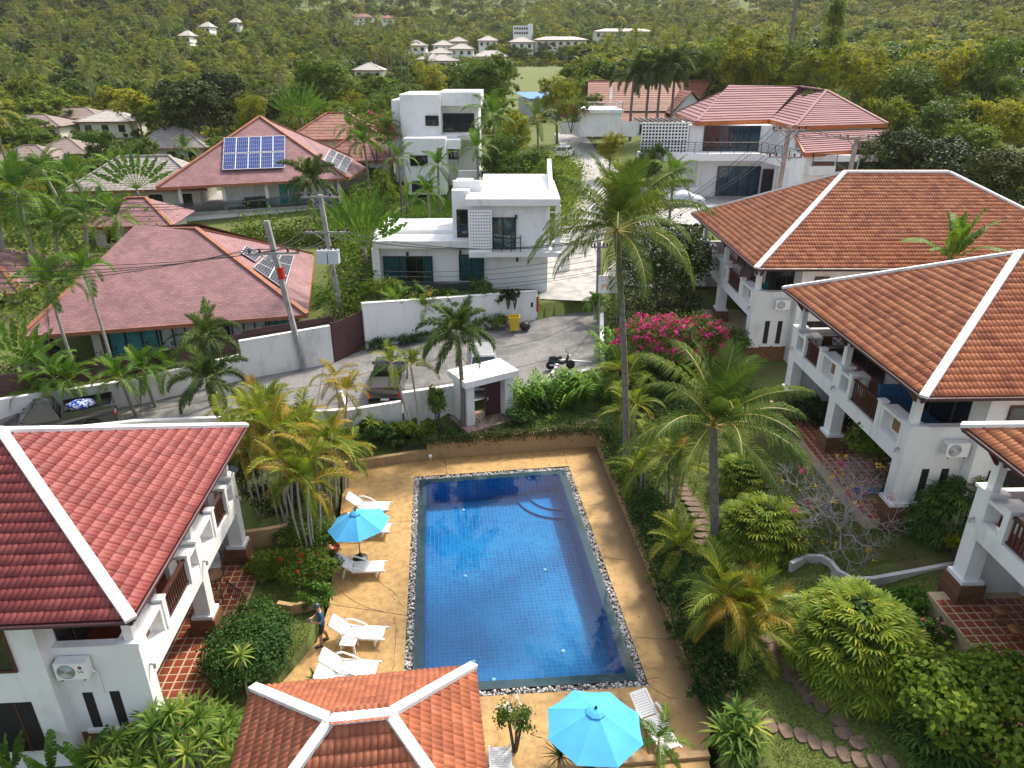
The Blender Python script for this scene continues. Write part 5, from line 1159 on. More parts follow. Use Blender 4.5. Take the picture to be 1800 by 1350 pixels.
# ------------------------------------------------------------------ plant parts (shared meshes)
def tri_mesh(name, V, T, mats, mi, smooth=False): return npmesh(name, np.array(V), np.array(T), mats, mi, smooth)
def frond_mesh(name, L, n, ll, lift, droop, ldroop, width, mats, plume=False, vup=.25, seed=0, a0=65, a1=22, t0=.14):
    rg = np.random.default_rng(seed); ts = np.linspace(0,1,15); ang = R(lift) - R(droop)*ts**1.35
    dx = np.cos(ang)*L/14; dz = np.sin(ang)*L/14; px = np.concatenate([[0],np.cumsum(dx[:-1])]); pz = np.concatenate([[0],np.cumsum(dz[:-1])])
    V, T, MI = [], [], []
    for i in range(15):                                     # midrib
        r = .028*L/3.5*(1-.85*ts[i])+.004; nx_, nz_ = -math.sin(ang[i]), math.cos(ang[i])
        V += [(px[i],-r,pz[i]),(px[i]+nx_*r,0,pz[i]+nz_*r),(px[i],r,pz[i])]
        if i:
            b = 3*i
            for j in range(2): T += [(b-3+j,b+j,b+j+1),(b-3+j,b+j+1,b-3+j+1)]; MI += [1,1]
    for k in range(n):
        t = t0+(1-t0)*(k+rg.uniform(-.3,.3))/n; t = min(max(t,t0),.995); a = np.interp(t,ts,ang); base = np.array([np.interp(t,ts,px),0,np.interp(t,ts,pz)])
        tan = np.array([math.cos(a),0,math.sin(a)]); up = np.array([-math.sin(a),0,math.cos(a)])
        ln = ll*max(.18, math.sin(math.pi*min(.97,(.13+.83*(t-t0)/(1-t0))))**.55)*rg.uniform(.88,1.08); fa = R(a0+(a1-a0)*t)
        for sd in (-1,1):
            side = np.array([0,sd,0.])
            if plume: ro = rg.uniform(-1.5,1.5); side = side*math.cos(ro)+up*math.sin(ro)
            d1 = tan*math.cos(fa)+side*math.sin(fa)+up*(vup+rg.uniform(-.1,.1)); d1 /= np.linalg.norm(d1)
            d2 = d1*math.cos(R(ldroop)) + np.array([0,0,-1.])*math.sin(R(ldroop)); d2 /= np.linalg.norm(d2)
            w = np.cross(d1, up); w = tan if np.linalg.norm(w) < .2 else np.cross(w/np.linalg.norm(w), d1); w = tan*.8+w*.2; w = w/np.linalg.norm(w)*width/2
            m_ = base+d1*ln*.5; e_ = m_+d2*ln*.5; b = len(V)
            V += [tuple(base-w*.6),tuple(base+w*.6),tuple(m_+w),tuple(m_-w),tuple(e_)]; T += [(b,b+1,b+2),(b,b+2,b+3),(b+3,b+2,b+4)]; MI += [0,0,0]
    return tri_mesh(name, V, T, mats, MI)
def frond_set(nm, L, n, ll, ldroop, width, mat, rib, plume=False, vup=.25, lifts=(82,62,42,22,2,-22), droops=(40,62,78,85,75,55), a0=65):
    return [frond_mesh('frond', L*(.82 if i == 0 else 1), n, ll, lf, dr, ldroop*(.5 if i < 1 else 1), width, [mat, rib], plume, vup, i+len(nm)*7, a0) for i, (lf, dr) in enumerate(zip(lifts, droops))]
MT['rib'] = M('palm_midrib', (.22,.24,.07), .5, .2); MT['rib_y'] = M('yellow_midrib', (.40,.30,.06), .5, .2)
FR_ = {'coco': frond_set('coco', 3.7, 58, .92, 55, .052, MT['lf_coco'], MT['rib_y']),
       'fox': frond_set('fox', 2.2, 120, .46, 30, .055, MT['lf_fox'], MT['rib'], True, droops=(55,85,105,115,95,60)),
       'areca': frond_set('areca', 1.9, 26, .55, 30, .06, MT['lf_areca'], MT['rib_y'], vup=.55, droops=(50,75,95,105,95,60)),
       'old': frond_set('old', 1.9, 26, .55, 45, .06, MT['lf_areca_old'], MT['rib_y'], vup=.45, droops=(50,75,95,105,95,60)),
       'green': frond_set('green', 2.6, 34, .62, 40, .07, MT['lf_grn_palm'], MT['rib'], vup=.35, droops=(45,70,92,100,90,60)),
       'manila': frond_set('manila', 1.7, 24, .5, 22, .075, MT['lf_grn_palm'], MT['rib'], vup=.6, lifts=(80,62,48,34,18,2), droops=(60,90,110,120,120,100))}
FR_['dry'] = [frond_mesh('dry_frond', 2.6, 24, .5, -62, 35, 70, .05, [MT['lf_dry'], MT['lf_dry']], seed=3)]
def pose(az, roll=0., sc=1., pitch=0.): return Matrix.Rotation(az,4,'Z') @ Matrix.Rotation(pitch,4,'Y') @ Matrix.Rotation(roll,4,'X') @ Matrix.Scale(sc,4)
def trunk_mesh(p0, p1, r0, r1, mat, rings=26, bow=.04, n=9, bulge=.25):
    p0, p1 = Vector(p0), Vector(p1); L_ = (p1-p0).length; mb = MB(); pts, rad = [], []; sd = Vector((random.uniform(-1,1),random.uniform(-1,1),0))
    for i in range(rings+1):
        t = i/rings; pts.append(p0.lerp(p1,t)+sd*bow*L_*math.sin(math.pi*t)); rad.append((r0+(r1-r0)*t)*(1+bulge*max(0,1-t*9))*(1.06 if i%2 else .96))
    return mb.tube(pts, rad, n)
def palm(label, base, crown, sp, nfr=16, sc=1., r0=.17, r1=.11, bark='bark', group=None, shaft=None, dry=0, name='palm_tree', lo=0, hi=6, bow=.03, cat='palm tree'):
    t = thing(name, label, cat, base, 0, group); c = Vector(crown)-Vector(base)
    part('trunk', trunk_mesh((0,0,-.4), c, r0, r1, MT[bark], bow=bow), MT[bark], t, True)
    if shaft: part('crownshaft', MB().lathe([(r1*.9,-shaft),(r1*1.25,-shaft*.6),(r1*.95,0),(r1*.4,shaft*.35)], 9, c), MT['crownshaft'], t, True)
    st = FR_[sp]; az0 = random.uniform(0,6.28)
    for i in range(nfr):
        f = (i+.5)/nfr; k = min(int(lo+(hi-lo)*f), 5); m4 = Matrix.Translation(c+Vector((0,0,.05))) @ pose(az0+i*2.39996+random.uniform(-.15,.15), random.uniform(-.25,.25), sc*random.uniform(.88,1.1), random.uniform(-.12,.12))
        link('frond', st[k], t, m4)
    for i in range(dry): link('dry_frond', FR_['dry'][0], t, Matrix.Translation(c+Vector((0,0,-.1))) @ pose(random.uniform(0,6.28), 0, sc*.8))
    return t
def palm_px(label, bpx, cpx, sp, nfr=16, sc=1., **kw):
    b = GT(*bpx); c = GY(cpx[0], cpx[1], b.y); return palm(label, b, c, sp, nfr, sc, **kw)
def clump(label, base, stems, sp, nf=7, sc=1., hmin=1.2, hmax=2.6, spread=.9, old=.3, group=None, name='areca_palm', r=.045, lean=.25):
    t = thing(name, label, 'palm', base, 0, group)
    for s_ in range(stems):
        a = s_*2.4+random.uniform(-.4,.4); rr = spread*math.sqrt((s_+.5)/stems); hh = random.uniform(hmin,hmax)
        p0 = Vector((rr*.5*math.cos(a),rr*.5*math.sin(a),-.3)); p1 = Vector((rr*math.cos(a)*(1+lean*hh*.4),rr*math.sin(a)*(1+lean*hh*.4),hh))
        part('stem', trunk_mesh(p0, p1, r, r*.8, MT['bark_pale'], 10, .03, 6, .1), MT['bark_pale'], t, True)
        for i in range(nf):
            sset = FR_['old'] if random.random() < old*(.4+.9*i/nf) else FR_[sp]
            k = min(5, int(5.6*(i+.3)/nf)); link('frond', sset[k], t, Matrix.Translation(p1) @ pose(a+i*2.4+random.uniform(-.3,.3), random.uniform(-.3,.3), sc*random.uniform(.75,1.1), random.uniform(-.1,.15)))
    return t
# fan leaf, strap rosette, paddle leaf, leafy stem
def fan_mesh(mat, seed, L=.44, n=12, spread=230, dr=.6):
    rg = np.random.default_rng(seed); V, T = [], []
    for i in range(n):
        a = R(-spread/2+spread*i/(n-1)+rg.uniform(-5,5)); l = L*(1-.22*abs(i/(n-1)-.5))*rg.uniform(.9,1.1); d = np.array([math.cos(a),math.sin(a),.12]); w = np.array([-math.sin(a),math.cos(a),0])*.026
        m1 = d*l*.45+np.array([0,0,.04]); m2 = d*l*.8+np.array([0,0,-.02*dr]); e_ = d*l+np.array([0,0,-.16*dr]); b = len(V)
        V += [(0,0,0),tuple(m1-w),tuple(m1+w),tuple(m2-w*.9),tuple(m2+w*.9),tuple(e_)]; T += [(b,b+1,b+2),(b+1,b+3,b+4),(b+1,b+4,b+2),(b+3,b+5,b+4)]
    return npmesh('leaf_fan', np.array(V), np.array(T), [mat])
FAN = [fan_mesh(MT['lf_rhapis'], i) for i in range(3)]; FAND = [fan_mesh(MT['lf_rhapis_dk'], 5+i, dr=.9) for i in range(3)]
def rosette_mesh(mat, seed, n=34, L=.55, w=.065, lo=-35, hi=82, curve=45):
    rg = np.random.default_rng(seed); V, T = [], []
    for i in range(n):
        az = i*2.39996+rg.uniform(-.2,.2); el = hi-(hi-lo)*(i/n)**.9+rg.uniform(-6,6); l = L*rg.uniform(.8,1.1)*(.75+.25*math.sin(math.pi*i/n)); p = np.array([0,0,0.]); b = len(V); side = np.array([-math.sin(az),math.cos(az),0])
        for k in range(5):
            e_ = R(el-curve*k/4); wd = w*(.5,.95,1.,.7,.02)[k]/2; V += [tuple(p-side*wd),tuple(p+side*wd)]; p = p+np.array([math.cos(az)*math.cos(e_),math.sin(az)*math.cos(e_),math.sin(e_)])*l/4
        for k in range(4): T += [(b+2*k,b+2*k+1,b+2*k+3),(b+2*k,b+2*k+3,b+2*k+2)]
    return npmesh('leaf_rosette', np.array(V), np.array(T), [mat])
ROS = [rosette_mesh(MT['lf_strap'], i) for i in range(3)]
ROS_L = [rosette_mesh(MT['lf_strap'], 9, 40, .75, .075, -40, 80, 70)]
ROS_SPIKE = [rosette_mesh(MT['lf_fox'], 11, 44, .8, .045, 0, 85, 25)]
def paddle_mesh(mat, seed, L=1.9, W=.52, lift=70, droop=60, pet=.7, torn=.5):
    rg = np.random.default_rng(seed); V, T = [], []; k = 14; p = np.array([0,0,0.]); pts, angs = [], []
    tot = L+pet
    for i in range(k+5):
        t = i/(k+4); a = R(lift-droop*t**1.6); pts.append(p.copy()); angs.append(a); p = p+np.array([math.cos(a),0,math.sin(a)])*tot/(k+4)
    def seg(A, B, C, D):
        b = len(V); V.extend([tuple(A),tuple(B),tuple(C),tuple(D)]); T.extend([(b,b+1,b+2),(b,b+2,b+3)])
    for i in range(k+4):
        r = .03*(1-i/(k+4))+.006; y = np.array([0,r,0]); seg(pts[i]-y,pts[i+1]-y,pts[i+1]+y,pts[i]+y)
    s0 = int((k+4)*pet/tot)
    for i in range(s0, k+4):
        u0, u1 = (i-s0)/(k+4-s0), (i+1-s0)/(k+4-s0); w0, w1 = [W/2*max(.05,math.sin(math.pi*min(.98,u*.9+.08)))**.6 for u in (u0,u1)]
        for sd in (-1,1):
            dz = -.18*rg.uniform(.3,1.4)*torn; gap = .12*torn*rg.uniform(0,1.); up = np.array([-math.sin(angs[i]),0,math.cos(angs[i])])
            o0 = np.array([0,sd*w0,0])+up*(.1*W)+np.array([.1,0,dz]); o1 = np.array([0,sd*w1,0])+up*(.1*W)+np.array([.1-gap,0,dz])
            q = (pts[i],pts[i+1],pts[i+1]+o1,pts[i]+o0); seg(*(q if sd > 0 else q[::-1]))
    return npmesh('leaf', np.array(V), np.array(T), [mat])
PAD = [paddle_mesh(MT['lf_banana'], i, lift=l, droop=d) for i, (l, d) in enumerate(((84,25),(70,60),(52,85),(35,95)))]
PADS = [paddle_mesh(MT['lf_banana'], 20+i, 1.9, .42, 88-2*i, 12+6*i, 1.5, 1.2) for i in range(3)]
def gingerstem_mesh(seed, mat):
    rg = np.random.default_rng(seed); V, T = [], []; H = 1.5; lean = .45
    def pt(t): return np.array([lean*t**1.8*H, 0, H*t*(1-.12*t)])
    for i in range(16):
        t = .2+.8*i/15; sd = 1 if i%2 else -1; b0 = pt(t); l = .52*rg.uniform(.8,1.1); d = np.array([.45,sd*.75,.35+.3*t]); d /= np.linalg.norm(d); w = np.cross(d,[0,0,1]); w = w/np.linalg.norm(w)*.055; m_ = b0+d*l*.5; e_ = b0+d*l+np.array([0,0,-.16]); b = len(V)
        V += [tuple(b0),tuple(m_-w),tuple(m_+w),tuple(e_)]; T += [(b,b+1,b+2),(b+1,b+3,b+2)]
    for i in range(6):
        a_, c_ = pt(i/6), pt((i+1)/6); b = len(V); V += [tuple(a_-np.array([0,.012,0])),tuple(a_+np.array([0,.012,0])),tuple(c_+np.array([0,.01,0])),tuple(c_-np.array([0,.01,0]))]; T += [(b,b+1,b+2),(b,b+2,b+3)]
    return npmesh('leafy_stem', np.array(V), np.array(T), [mat])
GIN = [gingerstem_mesh(i, MT['lf_ginger']) for i in range(3)]
# leaf masses: thousands of small leaves in clumps through a crown's volume
def leafmass(pts, nrm, size, rg, jitter=.55, aspect=.62):
    n = len(pts); d = nrm + rg.normal(0,jitter,(n,3)); d /= np.linalg.norm(d,axis=1)[:,None]+1e-9
    a = np.cross(d, rg.normal(0,1,(n,3))); a /= np.linalg.norm(a,axis=1)[:,None]+1e-9; b = np.cross(d,a); s = size*rg.uniform(.6,1.35,(n,1))
    V = np.stack([pts-a*s*.5, pts-b*s*.5*aspect+d*s*.1, pts+a*s*.5, pts+b*s*.5*aspect+d*s*.1],1).reshape(-1,3)
    return V, np.arange(4*n).reshape(-1,4)
def crown_points(lobes, n, rg, per=34, sig=.16, shell=.75, bottom=-.55):
    w = np.array([l[3]*l[4]+l[4]*l[5]+l[3]*l[5] for l in lobes]); w = w/w.sum(); k = max(6, n//per); ci = rg.choice(len(lobes), k, p=w); L_ = np.array(lobes)[ci]
    d = rg.normal(0,1,(k,3)); d /= np.linalg.norm(d,axis=1)[:,None]; d[:,2] = np.where(d[:,2] < bottom, -d[:,2], d[:,2]); r = shell+(1-shell)*rg.uniform(0,1,(k,1))**.5*1.05
    c = L_[:,:3]+d*r*L_[:,3:]; i = rg.integers(0,k,n); sg = sig*L_[i,3:].mean(1)[:,None]
    return c[i]+rg.normal(0,1,(n,3))*sg*np.array([1,1,.75]), d[i]+np.array([0,0,.35])
def crown_mesh(name, lobes, n, size, mat, seed, **kw):
    rg = np.random.default_rng(seed); p, d = crown_points(lobes, n, rg, **kw); V, Q = leafmass(p, d, size, rg); return npmesh(name, V, Q, [mat])
def rand_lobes(seed, k, R_, H0, H1):
    rg = np.random.default_rng(seed); o = [(0,0,(H0+H1)/2,R_*.62,R_*.62,(H1-H0)*.45)]
    for i in range(k):
        a = i*2.4+rg.uniform(-.4,.4); rr = R_*rg.uniform(.35,.68); s_ = R_*rg.uniform(.28,.46); o.append((rr*math.cos(a),rr*math.sin(a),H0+(H1-H0)*rg.uniform(.25,.88),s_,s_,s_*.8))
    return o
def tree_trunk(seed, H=1., R_=.4, r=.022, bark='bark'):
    rg = random.Random(seed); mb = MB(); top = Vector((rg.uniform(-.04,.04),rg.uniform(-.04,.04),H*.62)); mb.tube([(0,0,-.06),(0,0,.02),top*.5,top],[r*1.4,r*1.1,r*.85,r*.4],8)
    for i in range(6):
        a = i*2.4; z = H*(.3+.05*i); b = Vector((0,0,z)); e_ = Vector((R_*.6*math.cos(a),R_*.6*math.sin(a),z+H*.28)); mb.tube([b*1.0, b.lerp(e_,.5)+Vector((0,0,-.02)), e_],[r*.55,r*.35,r*.12],6)
    return mb.mesh('trunk', MT[bark], True)
TRUNKS = [tree_trunk(i) for i in range(3)]
TREES = {}
for key, mt, seeds, n, sz in (('dark','lf_dark',(1,2),9000,.034),('mid','lf_mid',(3,4,5),7000,.034),('light','lf_light',(6,7,8),6500,.032)):
    TREES[key] = [crown_mesh('crown', rand_lobes(s_, 9, .42, .26, .98), n, sz, MT[mt], s_) for s_ in seeds]
TREES['far_mid'] = [crown_mesh('crown', rand_lobes(20+s_, 7, .42, .25, .98), 1700, .062, MT['lf_mid'], 20+s_) for s_ in range(3)]
TREES['far_light'] = [crown_mesh('crown', rand_lobes(30+s_, 7, .42, .25, .98), 1600, .062, MT['lf_light'], 30+s_) for s_ in range(3)]
TREES['far_dark'] = [crown_mesh('crown', rand_lobes(40+s_, 7, .42, .25, .98), 1700, .062, MT['lf_dark'], 40+s_) for s_ in range(2)]
def tree(label, base, height, radius, kind, group=None, name='tree', i=None, trunk=True, cat='tree'):
    t = thing(name, label, cat, base, random.uniform(0,6.28), group); s_ = (radius/.42, radius/.42, height)
    vs_ = TREES[kind]; o = link('crown', vs_[random.randrange(len(vs_)) if i is None else i%len(vs_)], t); o.scale = s_
    if trunk: o = link('trunk', TRUNKS[random.randrange(3)], t); o.scale = (height*.9,height*.9,height)
    return t
def tree_px(label, px, py_top, d, rpx, kind, group=None, squash=1., **kw):   # crown-top pixel, depth, crown radius in photo pixels
    q = GD(px, py_top, d); r = rpx*d/FPX; z0 = hs(q.x,q.y+r*.4); hh = max(q.z-z0, r*1.3); KEEP.append((px-rpx*.8, py_top, px+rpx*.8, py_top+rpx*1.1, d-2)); return tree(label, (q.x,q.y+r*.4,q.z-hh), hh, r*squash, kind, group, **kw)
def bush(label, base, rx, ry, hz, mat, n=2500, size=.11, name='shrub', flowers=None, fn=60, group=None, seed=None, lob=6, cat='shrub', shell=.78, rz=0, extra=None):
    seed = random.randrange(9999) if seed is None else seed; rg = np.random.default_rng(seed)
    lobes = [(0,0,hz*.5,rx*.75,ry*.75,hz*.48)]
    for i in range(lob): a = i*2.4; s_ = rg.uniform(.35,.55); lobes.append((rx*.6*math.cos(a),ry*.6*math.sin(a),hz*rg.uniform(.35,.7),rx*s_,ry*s_,hz*.35))
    t = thing(name, label, cat, base, rz, group)
    o = link('foliage', crown_mesh('foliage', lobes, n, size, mat, seed, shell=shell, sig=.2, bottom=-.1), t); o['kind'] = 'stuff'
    mb = MB()
    for i in range(5): a = i*1.26; mb.tube([(0,0,-.3),(rx*.3*math.cos(a),ry*.3*math.sin(a),hz*.4),(rx*.55*math.cos(a),ry*.55*math.sin(a),hz*.75)],[.05,.035,.012],5)
    part('branches', mb, MT['bark_dark'], t)
    if flowers:
        p, d = crown_points(lobes, fn*16, rg, per=16, sig=.06, shell=1.03, bottom=.0); V, Q = leafmass(p, d, flowers[1], rg, aspect=.8); o = link('blossoms', npmesh('blossoms', V, Q, [flowers[0]]), t); o['kind'] = 'stuff'
    return t
def fanhedge(label, base, rx, ry, hz, n=120, dark=False, sc=1., rz=0, name='lady_palm', core=True):
    t = thing(name, label, 'palm hedge', base, rz); st = FAND if dark else FAN
    for i in range(n):
        z = 1-(i+.5)/n*1.0; a = i*2.39996+random.uniform(-.2,.2); rr = math.sqrt(max(0,1-(z*.98)**2.2)); dd = random.uniform(.86,1.08)
        p = Vector((rx*rr*math.cos(a)*dd, ry*rr*math.sin(a)*dd, hz*(.1+.92*z)*random.uniform(.93,1.05)))
        link('leaf_fan', st[i%3], t, Matrix.Translation(p) @ pose(a+random.uniform(-.7,.7), random.uniform(-.3,.3), sc*random.uniform(.8,1.25), R(-35+60*(1-z))+random.uniform(-.3,.3)))
    if core:
        o = link('inner_foliage', crown_mesh('inner_foliage', [(0,0,hz*.45,rx*.86,ry*.86,hz*.48)], 1400, .16, MT['lf_rhapis_dk'], n, shell=.7, sig=.12, bottom=-.2), t); o['kind'] = 'stuff'
    mb = MB()
    for i in range(12): a = i*2.4; r_ = math.sqrt(i/12)*.8; mb.tube([(rx*r_*math.cos(a)*.8,ry*r_*math.sin(a)*.8,-.3),(rx*r_*math.cos(a),ry*r_*math.sin(a),hz*.75)],.02,5)
    part('canes', mb, MT['bark_dark'], t); return t
def rosettes(label, base, spots, st=None, sc=1., name='dracaena', stem=True, cat='plant', r=.03):
    t = thing(name, label, cat, base); st = st or ROS
    for x, y, z, s_ in spots:
        link('leaf_rosette', st[random.randrange(len(st))], t, Matrix.Translation((x,y,z)) @ pose(random.uniform(0,6.28), random.uniform(-.25,.25), sc*s_, random.uniform(-.25,.25)))
        if stem: part('stem', MB().tube([(x*.3,y*.3,-.2),(x*.7,y*.7,z*.5),(x,y,z)], [r*1.4,r*1.1,r], 6), MT['bark_pale'], t)
    return t
def paddles(label, base, n, st=None, sc=1., hgt=.5, plane=None, name='banana_plant', cat='plant'):
    t = thing(name, label, cat, base); st = st or PAD
    part('stalk', MB().tube([(0,0,-.3),(0,0,hgt)], [.14*sc,.09*sc], 8), MT['bark'], t, True)
    for i in range(n):
        if plane is not None:
            f = -1+2*(i+.5)/n; m4 = Matrix.Translation((0,0,hgt)) @ Matrix.Rotation(plane,4,'Z') @ Matrix.Rotation(f*R(78),4,'Y') @ Matrix.Rotation(R(90),4,'Z') @ Matrix.Scale(sc*random.uniform(.9,1.1),4)
            link('leaf', st[i%len(st)], t, Matrix.Translation((0,0,hgt)) @ Matrix.Rotation(plane,4,'Z') @ Matrix.Rotation(f*R(72),4,'Y') @ Matrix.Rotation(random.uniform(-.1,.1)+(math.pi/2),4,'Z') @ Matrix.Scale(sc*random.uniform(.9,1.1),4))
        else: link('leaf', st[min(len(st)-1,int(len(st)*i/n))], t, Matrix.Translation((0,0,hgt)) @ pose(i*2.4+random.uniform(-.3,.3), random.uniform(-.3,.3), sc*random.uniform(.8,1.1)))
    return t
def gingers(label, base, spots, sc=1., name='ginger_bed'):
    t = thing(name, label, 'plants', base)
    for x, y in spots: link('leafy_stem', GIN[random.randrange(3)], t, Matrix.Translation((x,y,0)) @ pose(random.uniform(0,6.28), 0, sc*random.uniform(.75,1.15)))
    return t
# ------------------------------------------------------------------ the palms one can tell apart
palm_px('tall coconut palm leaning over the far right pool corner', (1102,832), (1084,408), 'coco', 30, 1.05, r0=.17, r1=.12, bow=.02, dry=1, hi=5.2)
palm_px('shorter coconut palm on the lawn beside the stepping stones', (1262,970), (1254,752), 'coco', 26, .98, r0=.19, r1=.15, bow=.02, dry=1, hi=5.0)
palm_px('bushy foxtail palm in front of the gatehouse', (812,752), (803,588), 'fox', 18, 1.05, r0=.13, r1=.1, shaft=.7)
palm_px('nearer foxtail palm behind the red roof', (382,745), (364,668), 'fox', 15, 1.1, r0=.13, r1=.1, shaft=.7)
palm_px('farther foxtail palm just above the nearer one behind the red roof', (378,715), (362,592), 'fox', 13, .95, r0=.12, r1=.1, shaft=.6)
for b, c, lb in (((244,735),(212,668),'grey green palm with one drooping arc beside the low wall'),((277,718),(252,652),'slim palm second from the pickup behind the red roof'),((302,700),(297,655),'small yellowish palm nearest the foxtail palms behind the red roof'),((82,745),(62,688),'ragged palm over the bonnet of the dark pickup'),((118,748),(95,668),'taller palm over the cab of the dark pickup'),((128,742),(122,672),'palm beside the open bed of the dark pickup')):
    palm_px(lb, b, c, 'manila', 11, 1.05, r0=.09, r1=.07, shaft=.4, dry=1)
palm_px('slender palm crossing the front of the mauve roof', (201,655), (147,478), 'manila', 10, 1.15, r0=.09, r1=.07, shaft=.5, bark='bark_pale')
palm_px('slender palm with drooping crown left on the mauve roof', (137,660), (86,502), 'manila', 12, 1.35, r0=.1, r1=.08, shaft=.6, bark='bark_pale', dry=1)
# royal palms and others at the left edge
for b, c, lb, sc in (((72,485),(30,340),'big royal palm at the left edge above the mauve roof',1.5),((105,470),(95,395),'green palm between royal palm and mauve roof',1.1),((150,460),(150,380),'yellow green palm below the thatched roofs',1.1),((215,455),(205,385),'feathery palm beside the ridge of the mauve roof',1.0),((10,490),(-5,380),'royal palm cut by the left edge',1.5),((190,420),(190,370),'yellow palm left of the solar panel house',1.0),((175,395),(132,318),'drooping palm below the row houses',1.2),((230,360),(205,300),'dark palm in front of the wide thatched roof',1.1),((115,380),(75,300),'palm behind the left royal palm',1.2),((330,330),(325,262),'dark palm between the thatched roofs and the solar house',.9),((258,425),(262,398),'low green palm by the solar house steps',.9)):
    palm_px(lb, b, c, 'green', 14, sc, r0=.16, r1=.13, shaft=.5, bark='bark_pale')
palm_px('foxtail palm in front of the solar panel house', (562,420), (545,318), 'fox', 14, 1.35, r0=.13, r1=.1, shaft=.6)
for px, py, wh in ((1115,132,'leftmost'),(1143,128,'second from the left'),(1164,122,'third from the left'),(1187,118,'rightmost')):
    q = GD(px, py, 96); palm(wh+' of the four dark royal palms before the brick red roof', (q.x,q.y,hs(q.x,q.y)), q, 'fox', 15, 1.75, r0=.2, r1=.16, bark='bark', group='royal palm clump', shaft=.8)
for px, py, d, lb, sp, sc in ((945,212,74,'coconut palm among garden trees left of the lane','coco',.8),(770,292,68,'young palm against the white cubic house','green',.9),(700,280,66,'palm beside the lawn of the white cubic house','green',.8),(838,262,68,'young palm between garden shrubs left of the lane','green',.9),(752,340,60,'small palm on the walled lawn','manila',1.1),(866,205,74,'feathery tall palm at the corner of the white cubic house','green',1.3),(615,225,80,'palm left of the white cubic house','green',1.0),(680,225,76,'tall palm behind the pink bougainvillea','manila',1.3),(640,255,70,'slim palm between solar house and cubic house','manila',1.3),(1185,310,52,'shaggy palm behind the villa row near the covered car','green',.8)):
    q = GD(px,py,d); palm(lb, (q.x,q.y,hs(q.x,q.y)), q, sp, 14, sc, r0=.12, r1=.09, shaft=.4 if sp != 'coco' else None)
# traveller palms (leaves in one plane) and bananas
for px, py, d, sc, pl, n, lb in ((640,430,50,1.5,.2,12,'traveller palm between the transformer pole and the white house'),(530,205,86,1.6,.1,13,'traveller palm fan behind the solar panel house'),(240,330,66,1.4,.3,11,'traveller palm below the wide thatched roof'),(30,640,38,1.0,.5,10,'traveller palm fan at the left edge by the maroon fence')):
    q = GD(px,py,d); paddles(lb, (q.x,q.y,q.z-1.0), n, PADS, sc*.8, .9, pl, 'traveller_palm', 'palm')
q = GD(1672,452,38); paddles('broad leaved traveller palm rising between the two orange roofs', (q.x,q.y,q.z-.6), 13, PAD[:3], 1.15, .3, None, 'traveller_palm', 'palm')
for px, py, d, n, lb in ((45,560,40,6,'banana plant at the left edge beside the mauve roof'),(712,300,68,6,'banana plant at the corner of the walled lawn'),(345,520,44,5,'banana plant against the teal windows')):
    q = GD(px,py,d); paddles(lb, (q.x,q.y,hs(q.x,q.y)), n, PAD, 1.0, 1.0)
for px, py, lb in ((12,1335,'big leaved canna plant in the near left corner'),(80,1345,'canna plant below the dark garage opening'),(150,1342,'canna plant third from the near left corner')):
    q = G(px,py,1.3); paddles(lb, (q.x,q.y,.1), 7, [PAD[0],PAD[1]], .55, .5)
# areca clumps left of the pool: tall yellowing stems
for px, py, st_, h0, h1, lb in ((548,975,6,3.2,5.0,'tall yellowing areca clump right behind the blue umbrella'),(505,930,6,3.4,5.2,'tall areca clump with bent stems beside the villa garden'),(470,905,5,3.5,5.2,'areca clump nearest the red roof corner'),(585,890,5,2.6,3.8,'areca clump beside the farthest sun lounger'),(528,860,6,2.6,4.4,'areca clump at the left end of the tan retaining wall'),(450,850,5,2.6,3.9,'green areca clump behind the corner of the red roof'),(600,860,4,1.8,3.0,'low areca clump overhanging the deck corner'),(480,830,5,2.6,3.8,'shaggy areca clump below the weathered wall')):
    b = GT(px,py); clump(lb, b, st_, 'areca', 7, .95, h0, h1, .7, .45, lean=.1)
for b, c, lb in (((603,735),(588,665),'orange tinged areca left of the black pickup'),((598,760),(610,690),'second orange tinged areca beside the black pickup')):
    palm_px(lb, b, c, 'old', 9, .8, r0=.06, r1=.05, bark='bark_pale', bow=.02)
for b, c, lb in (((730,765),(688,640),'thin yellow green palm climbing beside the boundary wall'),((738,765),(722,645),'second thin yellow green palm beside the boundary wall')):
    palm_px(lb, b, c, 'areca', 8, .85, r0=.06, r1=.05, bark='bark_pale', bow=.02)
# right side of the pool
b = GT(1180,890); clump('slender areca palms with white stems on the pool side bank', b, 5, 'areca', 6, .85, 1.9, 3.0, .55, .05, lean=.1)
b = GT(1192,985); clump('low fresh green areca below the white stemmed palms', b, 3, 'areca', 7, .85, .5, 1.0, .4, 0)
b = GT(1125,870); clump('yellow green palm at the foot of the tall coconut palm', b, 3, 'areca', 7, .9, 1.2, 2.4, .5, .05)
b = GT(1105,770); clump('bright yellow green palm beside the bougainvillea', b, 3, 'areca', 7, 1.0, 1.0, 2.6, .6, .05)
b = GT(1095,700); clump('pale palm between the ginger bed and the bougainvillea', b, 3, 'areca', 7, 1.0, .8, 1.8, .5, .05)
b = GT(1290,1135); clump('big golden areca palm in the middle of the lawn', b, 6, 'areca', 9, 1.1, 1.1, 2.3, .55, .4)
b = GT(1030,560); clump('small palm in a pot at the corner of the lane', (5.9,48.0,2.6), 2, 'manila', 9, .8, .6, 1.1, .2, .1)
b = GT(1160,1340); palm('small green palm beside the near umbrella', (b.x,b.y,.0), GY(1158,1305,b.y), 'green', 10, .42, r0=.05, r1=.04)
q = G(985,1345); rosettes('dark spiky plant under the near umbrella', (q.x,q.y,0), [(0,0,.4,1.0)], ROS_SPIKE, .9)
